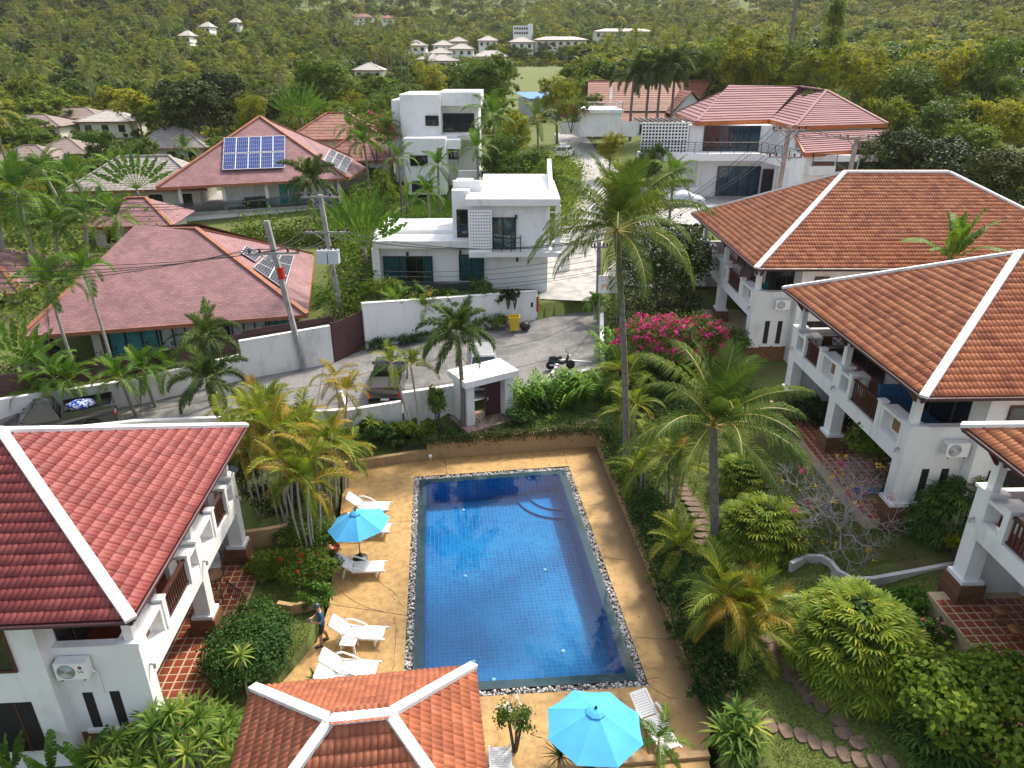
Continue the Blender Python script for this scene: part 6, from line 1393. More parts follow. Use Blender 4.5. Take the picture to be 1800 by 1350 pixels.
# ------------------------------------------------------------------ shrubs and hedges
b = GT(1335,990); fanhedge('fan leaved lady palm hedge beside the coconut trunk', (b.x+.3,b.y+1.0,b.z-.1), 1.7, 1.5, 2.0, 230)
b = GT(1515,1215); fanhedge('large yellow green lady palm hedge in the middle of the lawn', (b.x+.1,b.y+1.1,b.z-.1), 1.75, 2.0, 2.5, 290, sc=1.05)
b = GT(1700,975); fanhedge('dark lady palm hedge against the villa side wall', (b.x+.2,b.y+1.1,b.z-.1), 1.7, 1.0, 2.3, 200, True, 1.05)
b = GT(1600,1320); fanhedge('small lady palm at the edge of the pink frangipani', (b.x+.6,b.y,b.z-.1), .8, .8, 1.1, 40, True, 1.2)
b = GT(1305,870); fanhedge('lady palm clump under the shorter coconut crown', (b.x,b.y+.6,b.z-.1), 1.0, .9, 1.5, 60)
b = GT(432,1215); bush('dark clipped hedge mound in front of the villa terrace', (b.x-.1,b.y+1.0,0), 1.35, 1.8, 1.9, MT['lf_hedge'], 16000, .10, 'hedge', lob=8, shell=.93, cat='hedge')
b = GT(535,1035); bush('low bush with red flowers behind the curved planter wall', (b.x,b.y+.4,.3), 1.5, .9, 1.1, MT['lf_mid'], 3500, .11, flowers=(MT['red_fl'],.07), fn=26)
b = GT(575,1075); bush('green shrub beside the standing man', (b.x-.5,b.y+.2,0), .7, .6, 1.0, MT['lf_grn_palm'], 1500, .11)
for px, py, rx, ry, hz, mt, lb in ((545,960,1.3,1.2,1.0,'lf_mid','leafy ground shrub at the foot of the areca stems'),(490,900,1.3,1.4,1.3,'lf_dark','dark shrub between villa garden and areca palms'),(430,870,.9,.9,2.2,'lf_dark','dark conical shrub at the red roof corner'),(470,1010,1.0,.8,.8,'lf_mid','shrub beside the villa garden rail')):
    b = GT(px,py); bush(lb, b, rx, ry, hz, MT[mt], 2800, .12)
q = GT(442,1225); rosettes('single dracaena standing in front of the clipped hedge', (q.x,q.y-.2,0), [(0,0,2.1,1.05)])
sp = []
for i in range(34): a = i*2.4; r_ = 1.75*math.sqrt((i+.3)/34); sp.append((r_*math.cos(a)*1.15, r_*math.sin(a)*.85, 2.3-.75*r_+random.uniform(-.35,.25), random.uniform(.95,1.35)))
q = G(318,1285,1.8); rosettes('large dracaena clump in the near left foreground', (q.x,q.y,0), sp)
sp = [(r_*math.cos(a), r_*math.sin(a)*.7, 1.7-.5*r_, random.uniform(.9,1.2)) for r_, a in ((0,0),(.8,1),(.9,3.2),(1.0,5),(.6,4.1))]
q = G(215,1330,1.0); rosettes('smaller dracaena clump below the villa side wall', (q.x,q.y,0), sp)
q = GT(1290,1325); rosettes('bright dracaena clump on the lawn below the tan planter corner', (q.x,q.y,q.z), [(0,0,.7,1.2),(.5,.25,.75,1.1),(-.35,.2,.6,1.1),(.15,.5,.95,1.1),(-.1,-.35,.45,1.0),(.4,-.2,.5,1.0)], ROS_L, 1.0, stem=True)
q = GT(556,1200); rosettes('small yellow green dracaena beside the sun loungers', (q.x,q.y,0), [(0,0,.15,.85),(.2,.15,.12,.7)], stem=False)
q = GT(1147,935); rosettes('pale spider lily on the pool side bank', (q.x,q.y,q.z), [(0,0,.1,.75)], stem=False)
q = GT(970,740); rosettes('variegated lily beside the far garden path', (q.x,q.y,q.z), [(0,0,.1,.8),(.4,.1,.08,.6)], stem=False)
# ginger bed by the gatehouse
q = GT(985,715); sp = [(random.uniform(-2.7,3.0), random.uniform(-.75,1.0)) for _ in range(110)]; gingers('bright green ginger bed between the gatehouse and the bougainvillea', (q.x,q.y+.3,q.z-.1), [(x,y+.32*x) for x,y in sp], 1.2)
q = GT(1065,640); gingers('upright ginger clump at the turn of the white lane wall', (q.x+.4,q.y,q.z), [(random.uniform(-.8,.8), random.uniform(-1.2,1.2)) for _ in range(35)], 1.3)
# around the gatehouse and boundary wall
for px, py, rx, ry, hz, mt, lb in ((665,775,1.0,.7,1.1,'lf_hedge','leafy shrub below the stained white wall'),(750,770,.8,.5,.8,'lf_mid','low shrub at the foot of the tall white wall'),(915,745,.8,.5,.9,'lf_hedge','round shrub right of the gatehouse door'),(690,785,.9,.6,.7,'lf_dark','dark low shrub by the far garden path'),(580,800,1.2,.9,1.3,'lf_mid','shrub at the left end of the far garden strip'),(770,760,.4,.4,2.6,'lf_mid','narrow small tree beside the foxtail palm'),(790,772,.6,.4,.7,'lf_hedge','low shrub at the foot of the foxtail palm'),(710,768,.6,.4,.9,'lf_mid','shrub between the climbing palms'),(620,790,.8,.5,1.0,'lf_hedge','shrub at the corner of the low stained wall'),(945,725,.7,.5,.8,'lf_dark','dark shrub at the near edge of the ginger bed')):
    b = GT(px,py); bush(lb, b, rx, ry, hz, MT[mt], 1800, .13)
q = GT(655,770); rosettes('dracaena clump left of the climbing palms', q, [(0,0,.9,1.),(.5,.2,.6,.9),(-.4,.2,.7,.9)], ROS_L)
# bougainvillea, white frangipani tree, flowering shrubs
b = GT(1185,690); bush('large magenta bougainvillea in front of the farthest villa', (b.x-.15,b.y+1.6,b.z-.2), 3.2, 2.4, 4.3, MT['lf_mid'], 11000, .13, 'bougainvillea', flowers=(MT['magenta'],.13), fn=330, shell=.72)
q = GD(1175,385,48); bush('white flowering frangipani tree beside the sign board', (q.x,q.y,hs(q.x,q.y)+.3), 3.0, 2.8, q.z-hs(q.x,q.y)-.3, MT['lf_dark'], 11000, .2, 'frangipani_tree', flowers=(MT['white_fl'],.1), fn=30, shell=.8, cat='tree')
q = GD(1285,560,42); bush('green shrub against the farthest villa terrace', (q.x,q.y,hs(q.x,q.y)), 1.3, 1.2, 2.6, MT['lf_mid'], 2500, .16)
b = GT(1640,1120); bush('small bush with pink flower heads on the lower lawn', b, .7, .6, .7, MT['lf_hedge'], 900, .11, flowers=(MT['pink_fl'],.07), fn=10)
b = GT(1600,1075); bush('bright green leafy bush under the garden wall', b, .75, .6, .75, MT['lf_ginger'], 1300, .12)
b = GT(1665,1110); bush('sparse pink flowering stems beside the lower terrace', b, .6, .4, .5, MT['lf_hedge'], 200, .1, flowers=(MT['pink_fl'],.08), fn=12)
b = GT(1730,1345); bush('pink flowering frangipani filling the near right corner', (b.x+.15,b.y+.7,b.z-.2), 2.2, 1.9, 2.35, MT['lf_rhapis'], 7500, .19, 'frangipani_tree', flowers=(MT['pink_fl'],.055), fn=34, shell=.78, cat='tree')
b = GT(1690,985); bush('yellowish fine leaved shrub in front of the dark lady palms', (b.x-.3,b.y-.2,b.z), .9, .6, 1.0, MT['lf_light'], 1400, .08)
b = GT(905,1300); bush('slim shrub dotted with white flowers on the near deck', (G(905,1320).x,G(905,1320).y,0), .55, .5, 2.2, MT['lf_mid'], 1300, .09, flowers=(MT['white_fl'],.045), fn=22, shell=.4)
b = GT(1415,745); bush('leafy shrub behind the shorter coconut crown', (b.x,b.y,b.z), 1.6, 1.2, 1.3, MT['lf_dark'], 2600, .15)
b = GT(1290,820); bush('red dotted shrub behind the lady palm clump', (b.x,b.y,b.z), 1.0, .8, 1.0, MT['lf_mid'], 1500, .11, flowers=(MT['red_fl'],.06), fn=6)
# front garden of the white house, E hedge, street verge
for px, py, d, rx, hz, mt, lb in ((670,480,49,1.6,2.2,'lf_mid','pale flowered shrub at the left end of the white street wall'),(720,505,48.5,1.8,1.6,'lf_dark','dark shrubs behind the white street wall'),(788,510,49,1.2,1.4,'lf_mid','shrub under the door of the white house'),(846,490,50,.95,1.9,'lf_hedge','round clipped bush in front of the white house'),(893,508,50,.5,1.2,'lf_dark','small dark shrub second in the row at the white wall'),(876,515,50,.5,.9,'lf_dark','small dark shrub first in the row at the white wall'),(905,512,50,.45,1.1,'lf_dark','small dark shrub third in the row at the white wall')):
    q = GD(px,py,d); bush(lb, (q.x,q.y,3.3), rx, rx*.8, hz, MT[mt], int(1500*rx), .14)
for px in (700,745): q = GD(px,520,48); clump('ragged palm hanging over the white street wall beneath the window' if px == 700 else 'second ragged palm hanging over the white street wall', (q.x,q.y,3.3), 3, 'green', 7, .6, .6, 1.2, .6, .3)
q = G(555,520,3.4); bush('bright clipped hedge at the corner of the mauve roofed house', (q.x,q.y-.3,2.2), 1.3, 1.9, 1.9, MT['lf_ginger'], 3600, .1, 'hedge', lob=8, shell=.92, cat='hedge')
b = GT(700,625); bush('green weeds at the foot of the white street wall', ((FAR[5].x+FAR[6].x)/2,(FAR[5].y+FAR[6].y)/2-.5,1.7), 2.7, .45, .7, MT['lf_hedge'], 2600, .12, rz=math.atan2(FAR[6].y-FAR[5].y,FAR[6].x-FAR[5].x), name='weeds', cat='weeds')
b = GT(850,590); bush('tall weeds left of the yellow bin', ((FAR[6].x*.45+FAR[7].x*.55),(FAR[6].y*.45+FAR[7].y*.55)-.6,1.75), 1.9, .5, 1.1, MT['lf_mid'], 2400, .12, rz=.45, name='weeds', cat='weeds')
# bare frangipani
MT['twig'] = M('grey_pink_twig', (.30,.27,.275), .9, .2, 5)
def bare_tree(label, base, H, seed=4):
    rg = random.Random(seed); t = thing('bare_frangipani', label, 'tree', base); mb = MB(); tips = []
    def grow(p, d, l, r, lev):
        e_ = p+d*l+Vector((rg.uniform(-.08,.08),rg.uniform(-.08,.08),rg.uniform(-.05,.05)))*l; mb.tube([p, p.lerp(e_,.5)+Vector((0,0,-.05*l)), e_], [r,r*.9,r*.82], 5 if lev > 2 else 4)
        if lev == 0: tips.append(e_); return
        for k in range(3 if lev in (6,4,2) else 2):
            side = Matrix.Rotation(rg.uniform(0,1.2)+k*2.1+lev,3,d) @ d.orthogonal().normalized(); nd = (d*.62+side*rg.uniform(.5,.8)+Vector((0,0,.04 if lev > 3 else .12))).normalized(); grow(e_, nd, l*rg.uniform(.74,.92), r*.71, lev-1)
    for k in range(3):
        a = k*2.1+.4; grow(Vector((0,0,-.2)), Vector((.55*math.cos(a),.55*math.sin(a),1)).normalized(), H*.2, .055, 7)
    part('branches', mb, MT['twig'], t)
    rs = np.random.default_rng(seed)
    for nm, mt_, k, m_, sz, sg in (('blossoms','magenta',12,22,.075,.08),('last_leaves','yellow_leaf',40,3,.15,.07)):
        c = np.array([tuple(p) for p in rg.sample(tips, k)]); p = np.repeat(c,m_,0)+rs.normal(0,sg,(k*m_,3))
        V, Q = leafmass(p, np.tile([0,0,1.],(len(p),1)), sz, rs, .7); o = link(nm, npmesh(nm, V, Q, [MT[mt_]]), t); o['kind'] = 'stuff'
b = GT(1490,960); bare_tree('leafless grey frangipani with a few magenta flowers on the villa lawn', (b.x-.15,b.y+.8,b.z), 4.1)
b = GT(1565,870); bush('leafy frangipani with magenta flowers beside the balcony of the blue daybed villa', (b.x-.1,b.y+.8,b.z), 1.5, 1.2, 3.0, MT['lf_mid'], 2600, .2, 'frangipani_tree', flowers=(MT['magenta'],.07), fn=8, shell=.85, cat='tree')
# ------------------------------------------------------------------ noticeable trees in the middle distance
for px, py, d, rp, kind, lb in ((318,133,108,72,'dark','huge dark round tree behind the thatched roofs'),(372,122,114,52,'dark','second dark crown beside the huge dark tree'),(565,98,112,62,'mid','broad olive tree behind the solar panel house'),(850,98,104,62,'mid','glossy round mango tree behind the white cubic house'),(983,128,94,40,'light','round yellow green tree beside the lane'),(1035,165,100,34,'mid','pale leaved tree behind the roof terrace'),(755,112,125,30,'light','bright green tree behind the white cubic house'),(428,160,92,34,'light','yellow green tree left of the traveller palm fan'),(640,172,95,32,'mid','tree between the terracotta roofs'),
    (925,262,66,52,'mid','dense garden shrub tree left of the lane'),(880,232,70,44,'mid','garden tree in front of the white cubic house'),(905,190,78,36,'light','light garden tree beside the coconut palm'),(690,190,88,26,'light','bright tree at the left flank of the white cubic house'),(670,300,64,24,'mid','papaya like tree beside the walled lawn'),
    (1340,48,96,58,'light','tall light tree behind the mauve tiled house'),(1255,70,105,40,'mid','tree behind the brick red roof'),(1300,95,98,36,'light','young tree left of the tall light tree'),(1420,72,100,48,'mid','dense tree above the mauve tiled ridge'),(1445,85,88,56,'light','bright bamboo like crown behind the mauve tiled house'),(1540,90,86,66,'light','broad yellow green crown right of the bamboo like one'),(1620,110,82,60,'mid','mid green crown above the dark trees'),(1700,80,84,62,'light','yellow green crown near the right edge of the hill'),(1780,60,80,62,'mid','tall dark crown at the top right edge'),
    (1480,150,76,50,'mid','green crown touching the mauve tiled roof end'),(1590,165,72,62,'light','light crown in the middle of the right hand wood'),(1690,170,68,70,'mid','wide crown above the glossy dark trees'),(1790,170,66,70,'light','light crown at the right edge'),(1540,245,62,46,'dark','glossy dark tree beside the single armed pole'),(1610,225,62,62,'dark','glossy dark tree behind the farthest orange roof'),(1700,250,58,70,'dark','largest glossy dark tree behind the orange roofs'),(1790,260,54,66,'dark','glossy dark tree at the right edge above the roofs'),(1740,215,64,58,'mid','grey green tree between the glossy dark ones'),
    (165,225,96,34,'mid','tree in front of the pale hip roofs'),(25,310,74,40,'light','bright bush tree at the left edge'),(230,245,88,40,'mid','olive tree beside the grey thatch'),(480,262,92,26,'mid','shrub tree behind the solar roof'),(960,285,62,40,'mid','flowering shrub tree by the lane'),(1075,230,80,26,'light','roadside bush at the end of the lane'),(1145,255,70,34,'mid','bush left of the patterned screen'),(40,370,62,46,'mid','dense bush tree between royal palms'),(300,300,72,26,'dark','dark bush below the dark solar edge'),(1230,400,54,30,'dark','dark tree in front of the farthest villa corner')):
    tree_px(lb, px, py, d, rp, kind)
q = GD(655,205,74); bush('pink bougainvillea beside the white cubic house', (q.x,q.y,q.z-4.5), 2.6, 2.0, 5.0, MT['lf_mid'], 3500, .2, 'bougainvillea', flowers=(MT['magenta'],.14), fn=40, shell=.6)
q = GD(1005,185,90); bush('crimson bougainvillea over the white lane wall', (q.x,q.y,q.z-3.0), 2.2, 1.6, 3.6, MT['lf_mid'], 2500, .2, 'bougainvillea', flowers=(MT['magenta'],.16), fn=34, shell=.6)
# tall leafless palm stump with hanging dry fronds and the slim dark conifer
q = GD(1405,-40,105); palm('dying tall palm with hanging brown fronds above the mauve tiled house', (q.x,q.y,hs(q.x,q.y)), q, 'fox', 0, 1, r0=.3, r1=.22, dry=14, bark='bark')
q = GD(1478,-30,92); cz = q.z-hs(q.x,q.y); t = thing('conifer', 'slim dark creeper clad conifer rising to the top edge', 'tree', (q.x,q.y,hs(q.x,q.y)))
o = link('crown', crown_mesh('crown', [(0,0,cz*(.3+.08*i),1.5-.1*i,1.5-.1*i,cz*.09) for i in range(9)], 7000, .28, MT['lf_mid'], 77, sig=.3), t); part('trunk', MB().tube([(0,0,-.5),(0,0,cz*.98)],[.3,.08],8), MT['bark_dark'], t)
# ------------------------------------------------------------------ far coconut palm: trunk and low-detail crown in two meshes
def farpalm_crown(seed, mat):
    Vs, Ts, k = [], [], 0; rg = np.random.default_rng(seed)
    fm = [frond_mesh('f', .3, 9, .10, lf, dr, 50, .022, [mat, mat], seed=s_) for s_, (lf, dr) in enumerate(((75,50),(45,80),(15,85),(-15,70)))]
    for i in range(15):
        me = fm[min(3,int(4*i/15))]; v = np.empty(len(me.vertices)*3, np.float32); me.vertices.foreach_get('co', v); v = v.reshape(-1,3)
        f = np.empty(len(me.polygons)*3, np.int32); me.loops.foreach_get('vertex_index', f); a = i*2.4+rg.uniform(-.3,.3); c, s_ = math.cos(a), math.sin(a)
        v = np.stack([v[:,0]*c-v[:,1]*s_, v[:,0]*s_+v[:,1]*c, v[:,2]+1.0],1)*np.array([1,1,1]); Vs.append(v); Ts.append(f.reshape(-1,3)+k); k += len(v)
    for me in fm: bpy.data.meshes.remove(me)
    return npmesh('crown', np.concatenate(Vs), np.concatenate(Ts), [mat])
FPC = [farpalm_crown(s_, MT['lf_coco_far']) for s_ in range(2)]
def lean_trunk(s_): return MB().tube([(0,0,-.05),(.015*s_,.01,.35),(.02*s_,0,.7),(0,0,1.0)],[.022,.015,.013,.011],6).mesh('trunk', MT['bark'], True)
FPT = [lean_trunk(1), lean_trunk(-1)]
def farpalm(label, base, hgt, sp, group):
    t = thing('coconut_palm', label, 'palm tree', base, random.uniform(0,6.28), group)
    o = link('crown', FPC[random.randrange(2)], t); o.scale = (sp,sp,hgt); 
    o = link('trunk', FPT[random.randrange(2)], t); o.scale = (hgt*.8,hgt*.8,hgt)
# ------------------------------------------------------------------ the wood: scattered over the land, sight lines to houses kept open
LOTS = [(-21,50,13),(-24,72,13),(-5,56,11),(-6,83,9),(26,75,14),(10,100,9),(18,107,15),(20,30,22),(22,46,18),(7,62,6),(9,75,6),(9,90,6),(-36,83,7),(-38,70,8),(-17,86,7),(-12,66,6)]
rs = np.random.default_rng(11)
def scatter(y0, y1, n, spread=.80, pad=12):
    y = np.sqrt(rs.uniform(y0*y0, y1*y1, n)); x = rs.uniform(-1,1,n)*(y*spread+pad); return x, y
def clear(x, y, hgt, rad):
    z = h(x,y); ok = np.ones(len(x), bool)
    for lx, ly, lr in LOTS: ok &= (x-lx)**2+(y-ly)**2 > (lr+1.5)**2
    for f in (.15,.45,.75,1.0):
        d = y*CP+(CAMH-(z+hgt*f))*SP; px = 900+FPX*x/d; py = 675+FPX*((CAMH-(z+hgt*f))*CP-y*SP)/d; rp = rad*FPX/d*.8
        for a, b, c, e_, dk in KEEP: ok &= ~((px > a-rp) & (px < c+rp) & (py > b-2) & (py < e_) & (d < dk+4))
    d = y*CP+(CAMH-z)*SP; px = 900+FPX*x/d; py = 675+FPX*((CAMH-z)*CP-y*SP)/d
    for a, b, c, e_ in ((895,118,1010,175),(505,26,575,44),(1270,25,1330,45)): ok &= ~((px > a) & (px < c) & (py > b) & (py < e_))   # meadow and clearings
    return ok, z
def thin(x, y, gap):
    keep, cells = [], {}
    for i in range(len(x)):
        c = (int(x[i]//gap), int(y[i]//gap)); 
        if any((x[j]-x[i])**2+(y[j]-y[i])**2 < gap*gap for a in (-1,0,1) for b in (-1,0,1) for j in cells.get((c[0]+a,c[1]+b), ())): continue
        cells.setdefault(c, []).append(i); keep.append(i)
    return np.array(keep)
def kinds(x, y, n):
    """what grows where: coconut grove on the left, light broadleaf wood on the right"""
    u = rs.uniform(0,1,n); side = x/(y*.72)
    pp = np.where(side < -.1, .30, np.where(side < .35, .20, .10)); pp = np.where(y > 420, pp*.35, pp); pp = np.where((y < 130) & (side > .3), .05, pp)
    return np.where(u < pp, 0, np.where(u < pp+(1-pp)*np.where(side > .25, .55, .3), 1, np.where(u < .93, 2, 3)))    # palm, light, mid, dark
x, y = scatter(72, 250, 9000); k = thin(x, y, 4.3); x, y = x[k], y[k]; kd = kinds(x, y, len(x))
hg = np.where(kd == 0, rs.uniform(7,11.5,len(x)), rs.uniform(5.5,9.5,len(x))); rd = np.where(kd == 0, 3.2, hg*.5)
hg = np.where((y < 110) & (kd > 0), hg*.75, hg); rd = np.where(y < 110, rd*.85, rd)
ok, z = clear(x, y, hg, rd); x, y, kd, hg, rd, z = [a[ok] for a in (x,y,kd,hg,rd,z)]; od = np.argsort(y); near, rest = od[:300], od[300:]
FK = ('far_light','far_mid','far_dark')
LBL = ('tall coconut palm in the grove behind the houses','yellow green broadleaf tree in the wood behind the houses','mid green broadleaf tree in the wood behind the houses','dark broadleaf tree in the wood behind the houses')
GRP = ('coconut grove','light trees of the wood','green trees of the wood','dark trees of the wood')
ZONES = ((330,'behind the thatched roofs'),(660,'behind the solar panel house'),(1000,'behind the white cubic house'),(1240,'behind the brick red roof'),(1560,'above the mauve tiled house'),(9999,'behind the orange roofed villas'))
KND = ('tall coconut palm','yellow green broadleaf tree','mid green broadleaf tree','dark broadleaf tree')
for i in near:
    b = (float(x[i]),float(y[i]),float(z[i])); zn = next(t_ for lim, t_ in ZONES if PR(*b)[0] < lim); row = 'first row of the wood' if y[i] < 95 else ('middle of the wood' if y[i] < 118 else 'back of the wood'); LBL_ = KND[kd[i]]+' in the '+row+' '+zn; GRP_ = KND[kd[i]]+'s in the '+row+' '+zn
    if kd[i] == 0: farpalm(LBL_, b, float(hg[i]), float(hg[i])*.9, GRP_)
    else:
        kk = ('light','mid','dark')[kd[i]-1] if y[i] < 125 else FK[kd[i]-1]; tree(LBL_, b, float(hg[i]), float(rd[i])*1.15, kk, GRP_)
x2, y2 = scatter(250, 480, 16000, .78); k = thin(x2, y2, 5.2); x2, y2 = x2[k], y2[k]; x3, y3 = scatter(480, 1250, 26000, .78); k = thin(x3, y3, 7.5); x2, y2 = np.concatenate([x2,x3[k]]), np.concatenate([y2,y3[k]])
kd2 = kinds(x2, y2, len(x2)); hg2 = np.where(kd2 == 0, rs.uniform(8,13,len(x2)), rs.uniform(6,11,len(x2))); rd2 = np.where(kd2 == 0, 3.2, hg2*.45); ok, z2 = clear(x2, y2, hg2, rd2)
X_ = np.concatenate([x[rest], x2[ok]]); Y_ = np.concatenate([y[rest], y2[ok]]); Z_ = np.concatenate([z[rest], z2[ok]]); K_ = np.concatenate([kd[rest], kd2[ok]]); H_ = np.concatenate([hg[rest], hg2[ok]])
def full_tree(nm, crown, trunk, ct, tt):                  # unlinked single-mesh tree used as the instance of the far wood
    bm = bmesh.new(); bm.from_mesh(crown); n0 = len(bm.faces); bmesh.ops.transform(bm, matrix=Matrix.Diagonal((*ct,1)), verts=bm.verts); b2 = len(bm.verts)
    tm = bmesh.new(); tm.from_mesh(trunk); bmesh.ops.transform(tm, matrix=Matrix.Diagonal((*tt,1)), verts=tm.verts); tmp = bpy.data.meshes.new('t'); tm.to_mesh(tmp); tm.free(); bm.from_mesh(tmp); bpy.data.meshes.remove(tmp)
    bm.faces.ensure_lookup_table()
    for f in bm.faces[n0:]: f.material_index = 1
    me = bpy.data.meshes.new(nm); bm.to_mesh(me); bm.free(); me.materials.append(crown.materials[0]); me.materials.append(trunk.materials[0]); return bpy.data.objects.new(nm, me)
def forest(name, label, P_, S_, proto):
    me = bpy.data.meshes.new(name); me.vertices.add(len(P_)); me.vertices.foreach_set('co', P_.astype(np.float32).ravel())
    at = me.attributes.new('size', 'FLOAT', 'POINT'); at.data.foreach_set('value', S_.astype(np.float32)); at = me.attributes.new('turn', 'FLOAT', 'POINT'); at.data.foreach_set('value', rs.uniform(0,6.28,len(P_)).astype(np.float32)); me.update()
    o = struct(name, me, 'stuff', label); ng = bpy.data.node_groups.new(name, 'GeometryNodeTree')
    ng.interface.new_socket('Geometry', in_out='INPUT', socket_type='NodeSocketGeometry'); ng.interface.new_socket('Geometry', in_out='OUTPUT', socket_type='NodeSocketGeometry')
    N, L = ng.nodes, ng.links; gi, go = N.new('NodeGroupInput'), N.new('NodeGroupOutput'); ip = N.new('GeometryNodeInstanceOnPoints'); oi = N.new('GeometryNodeObjectInfo'); oi.inputs['Object'].default_value = proto
    def named(nm): a = N.new('GeometryNodeInputNamedAttribute'); a.data_type = 'FLOAT'; a.inputs[0].default_value = nm; return a.outputs[0]
    cx = N.new('ShaderNodeCombineXYZ'); L.new(named('turn'), cx.inputs[2]); mp = N.new('GeometryNodeMeshToPoints')
    L.new(gi.outputs[0], mp.inputs[0]); L.new(mp.outputs[0], ip.inputs['Points']); L.new(oi.outputs['Geometry'], ip.inputs['Instance']); L.new(cx.outputs[0], ip.inputs['Rotation']); L.new(named('size'), ip.inputs['Scale']); L.new(ip.outputs[0], go.inputs[0])
    md = o.modifiers.new('scatter', 'NODES'); md.node_group = ng; return o
protos = [[full_tree('palm_proto', FPC[0], FPT[0], (.85,.85,1), (.8,.8,1))]] + [[full_tree('tree_proto', TREES[k_][j], TRUNKS[j], (1.3,1.3,1), (.9,.9,1)) for j in range(2)] for k_ in FK]
FN = ('far_coconut_grove','far_light_wood','far_green_wood','far_dark_wood'); FL_ = ('coconut palms of the far grove and hillside','pale green trees of the far wood and hillside','green trees of the far wood and hillside','dark trees of the far wood and hillside')
for kk in range(4):
    sel = np.where(K_ == kk)[0]
    for j, pr_ in enumerate(protos[kk]):
        s_ = sel[j::len(protos[kk])]
        if len(s_): forest(FN[kk], FL_[kk], np.stack([X_[s_],Y_[s_],Z_[s_]-.2],1), H_[s_], pr_)
xb, yb = scatter(66, 420, 16000, .8); kb = thin(xb, yb, 3.4); xb, yb = xb[kb], yb[kb]; hb = rs.uniform(1.4,3.4,len(xb)); okb, zb_ = clear(xb, yb, hb*.5, hb*.3); xb, yb, zb_, hb = xb[okb], yb[okb], zb_[okb], hb[okb]
BUSH = bpy.data.objects.new('bush_proto', crown_mesh('bush', [(0,0,.4,.75,.75,.5),(.5,.2,.35,.5,.5,.4),(-.4,.4,.35,.5,.5,.4),(0,-.5,.35,.5,.5,.4)], 420, .2, MT['lf_mid'], 61)); BUSH2 = bpy.data.objects.new('bush_proto2', crown_mesh('bush', [(0,0,.4,.75,.75,.5),(.5,.2,.35,.5,.5,.4),(-.4,.4,.35,.5,.5,.4)], 420, .2, MT['lf_light'], 62))
Pb = np.stack([xb,yb,zb_-.3],1); forest('scrub', 'green scrub under the far trees', Pb[::2], hb[::2], BUSH); forest('scrub', 'pale scrub under the far trees', Pb[1::2], hb[1::2], BUSH2)
# ------------------------------------------------------------------ undergrowth between houses, bank planting, lawns
def poly_pts(poly, n):
    xs, ys = [p[0] for p in poly], [p[1] for p in poly]; x = rs.uniform(min(xs),max(xs),n*4); y = rs.uniform(min(ys),max(ys),n*4); k = np.where(inpoly(x,y,poly))[0][:n]; return x[k], y[k]
def undergrowth(name, label, poly, n, per, size, mat, hz=(.2,.9), spread=.4, zfix=None):
    x, y = poly_pts(poly, n); z = h(x,y) if zfix is None else np.full(len(x), zfix); z = np.maximum(z, -.05); hh = rs.uniform(hz[0],hz[1],len(x))
    p = np.repeat(np.stack([x,y,z+hh*.6],1),per,0)+rs.normal(0,1,(len(x)*per,3))*np.repeat(np.stack([np.full(len(x),spread)]*2+[hh*.35],1),per,0)
    V, Q = leafmass(p, np.tile([0,0,.8],(len(p),1)), size, rs, .7); return struct(name, npmesh(name, V, Q, [mat]), 'stuff', label)
def GP(pts, z): return [tuple(G(px,py,z)[:2]) for px,py in pts]
undergrowth('undergrowth', 'dense low greenery filling the gardens left of the mauve roofs', [(-52,44),(-32,44),(-27,60),(-34,66),(-34,95),(-75,95),(-75,50)], 1500, 34, .30, MT['lf_mid'], (.6,2.6), .8)
undergrowth('undergrowth', 'greenery between the maroon fence and the mauve roofed house', [(-36,35),(-27,36.0),(-12.5,42.8),(-13,44.5),(-29,39.6),(-36,38)], 260, 40, .16, MT['lf_dark'], (.4,1.3), .35)
undergrowth('undergrowth', 'greenery between the solar house and the transformer pole', [(-12.0,47),(-10.2,46),(-10.4,58),(-11.8,62),(-12,76),(-15,86),(-16,64),(-25,64),(-25,61.5),(-14.6,61)], 800, 34, .24, MT['lf_mid'], (.5,2.4), .6)
undergrowth('undergrowth', 'garden greenery left of the lane', [(.5,60),(4.8,60),(7.2,75),(8.2,90),(-1,92),(-1.5,72)], 520, 34, .24, MT['lf_mid'], (.6,2.6), .7)
undergrowth('undergrowth', 'verge plants right of the lane and below the mauve tiled house', [(8.5,64),(11,62),(15,68),(17,76),(14,90),(12,92),(11.6,78)], 260, 30, .24, MT['lf_light'], (.3,1.3), .6)
undergrowth('undergrowth', 'wild greenery behind the orange roofed villas', [(34,46),(75,46),(90,72),(40,72),(38,60)], 700, 40, .3, MT['lf_mid'], (.8,3.0), .8)
undergrowth('undergrowth', 'low plants between sign board and farthest villa', [(6.5,40),(10.5,38),(13.5,42),(13.5,58),(9.5,58),(7.2,50)], 420, 34, .18, MT['lf_dark'], (.3,1.2), .4)
undergrowth('undergrowth', 'plants on the bank between bougainvillea and villa row', [(5.6,34.2),(10,32),(13,35),(13.6,40),(8,41),(5.5,39)], 380, 34, .15, MT['lf_hedge'], (.2,.8), .35)
r0, r1, r2, r3 = [Vector((p.x+.35,p.y,0)) for p in rt]
undergrowth('bank_plants', 'low tangled plants along the top of the pool side retaining wall', [tuple(r0[:2]),tuple(r1[:2]),tuple(r2[:2]),tuple(r3[:2]),(r3.x+1.1,r3.y+.2),(r2.x+1.15,r2.y),(r1.x+1.1,r1.y),(r0.x+1.1,r0.y)], 900, 34, .10, MT['lf_hedge'], (.15,.95), .2)
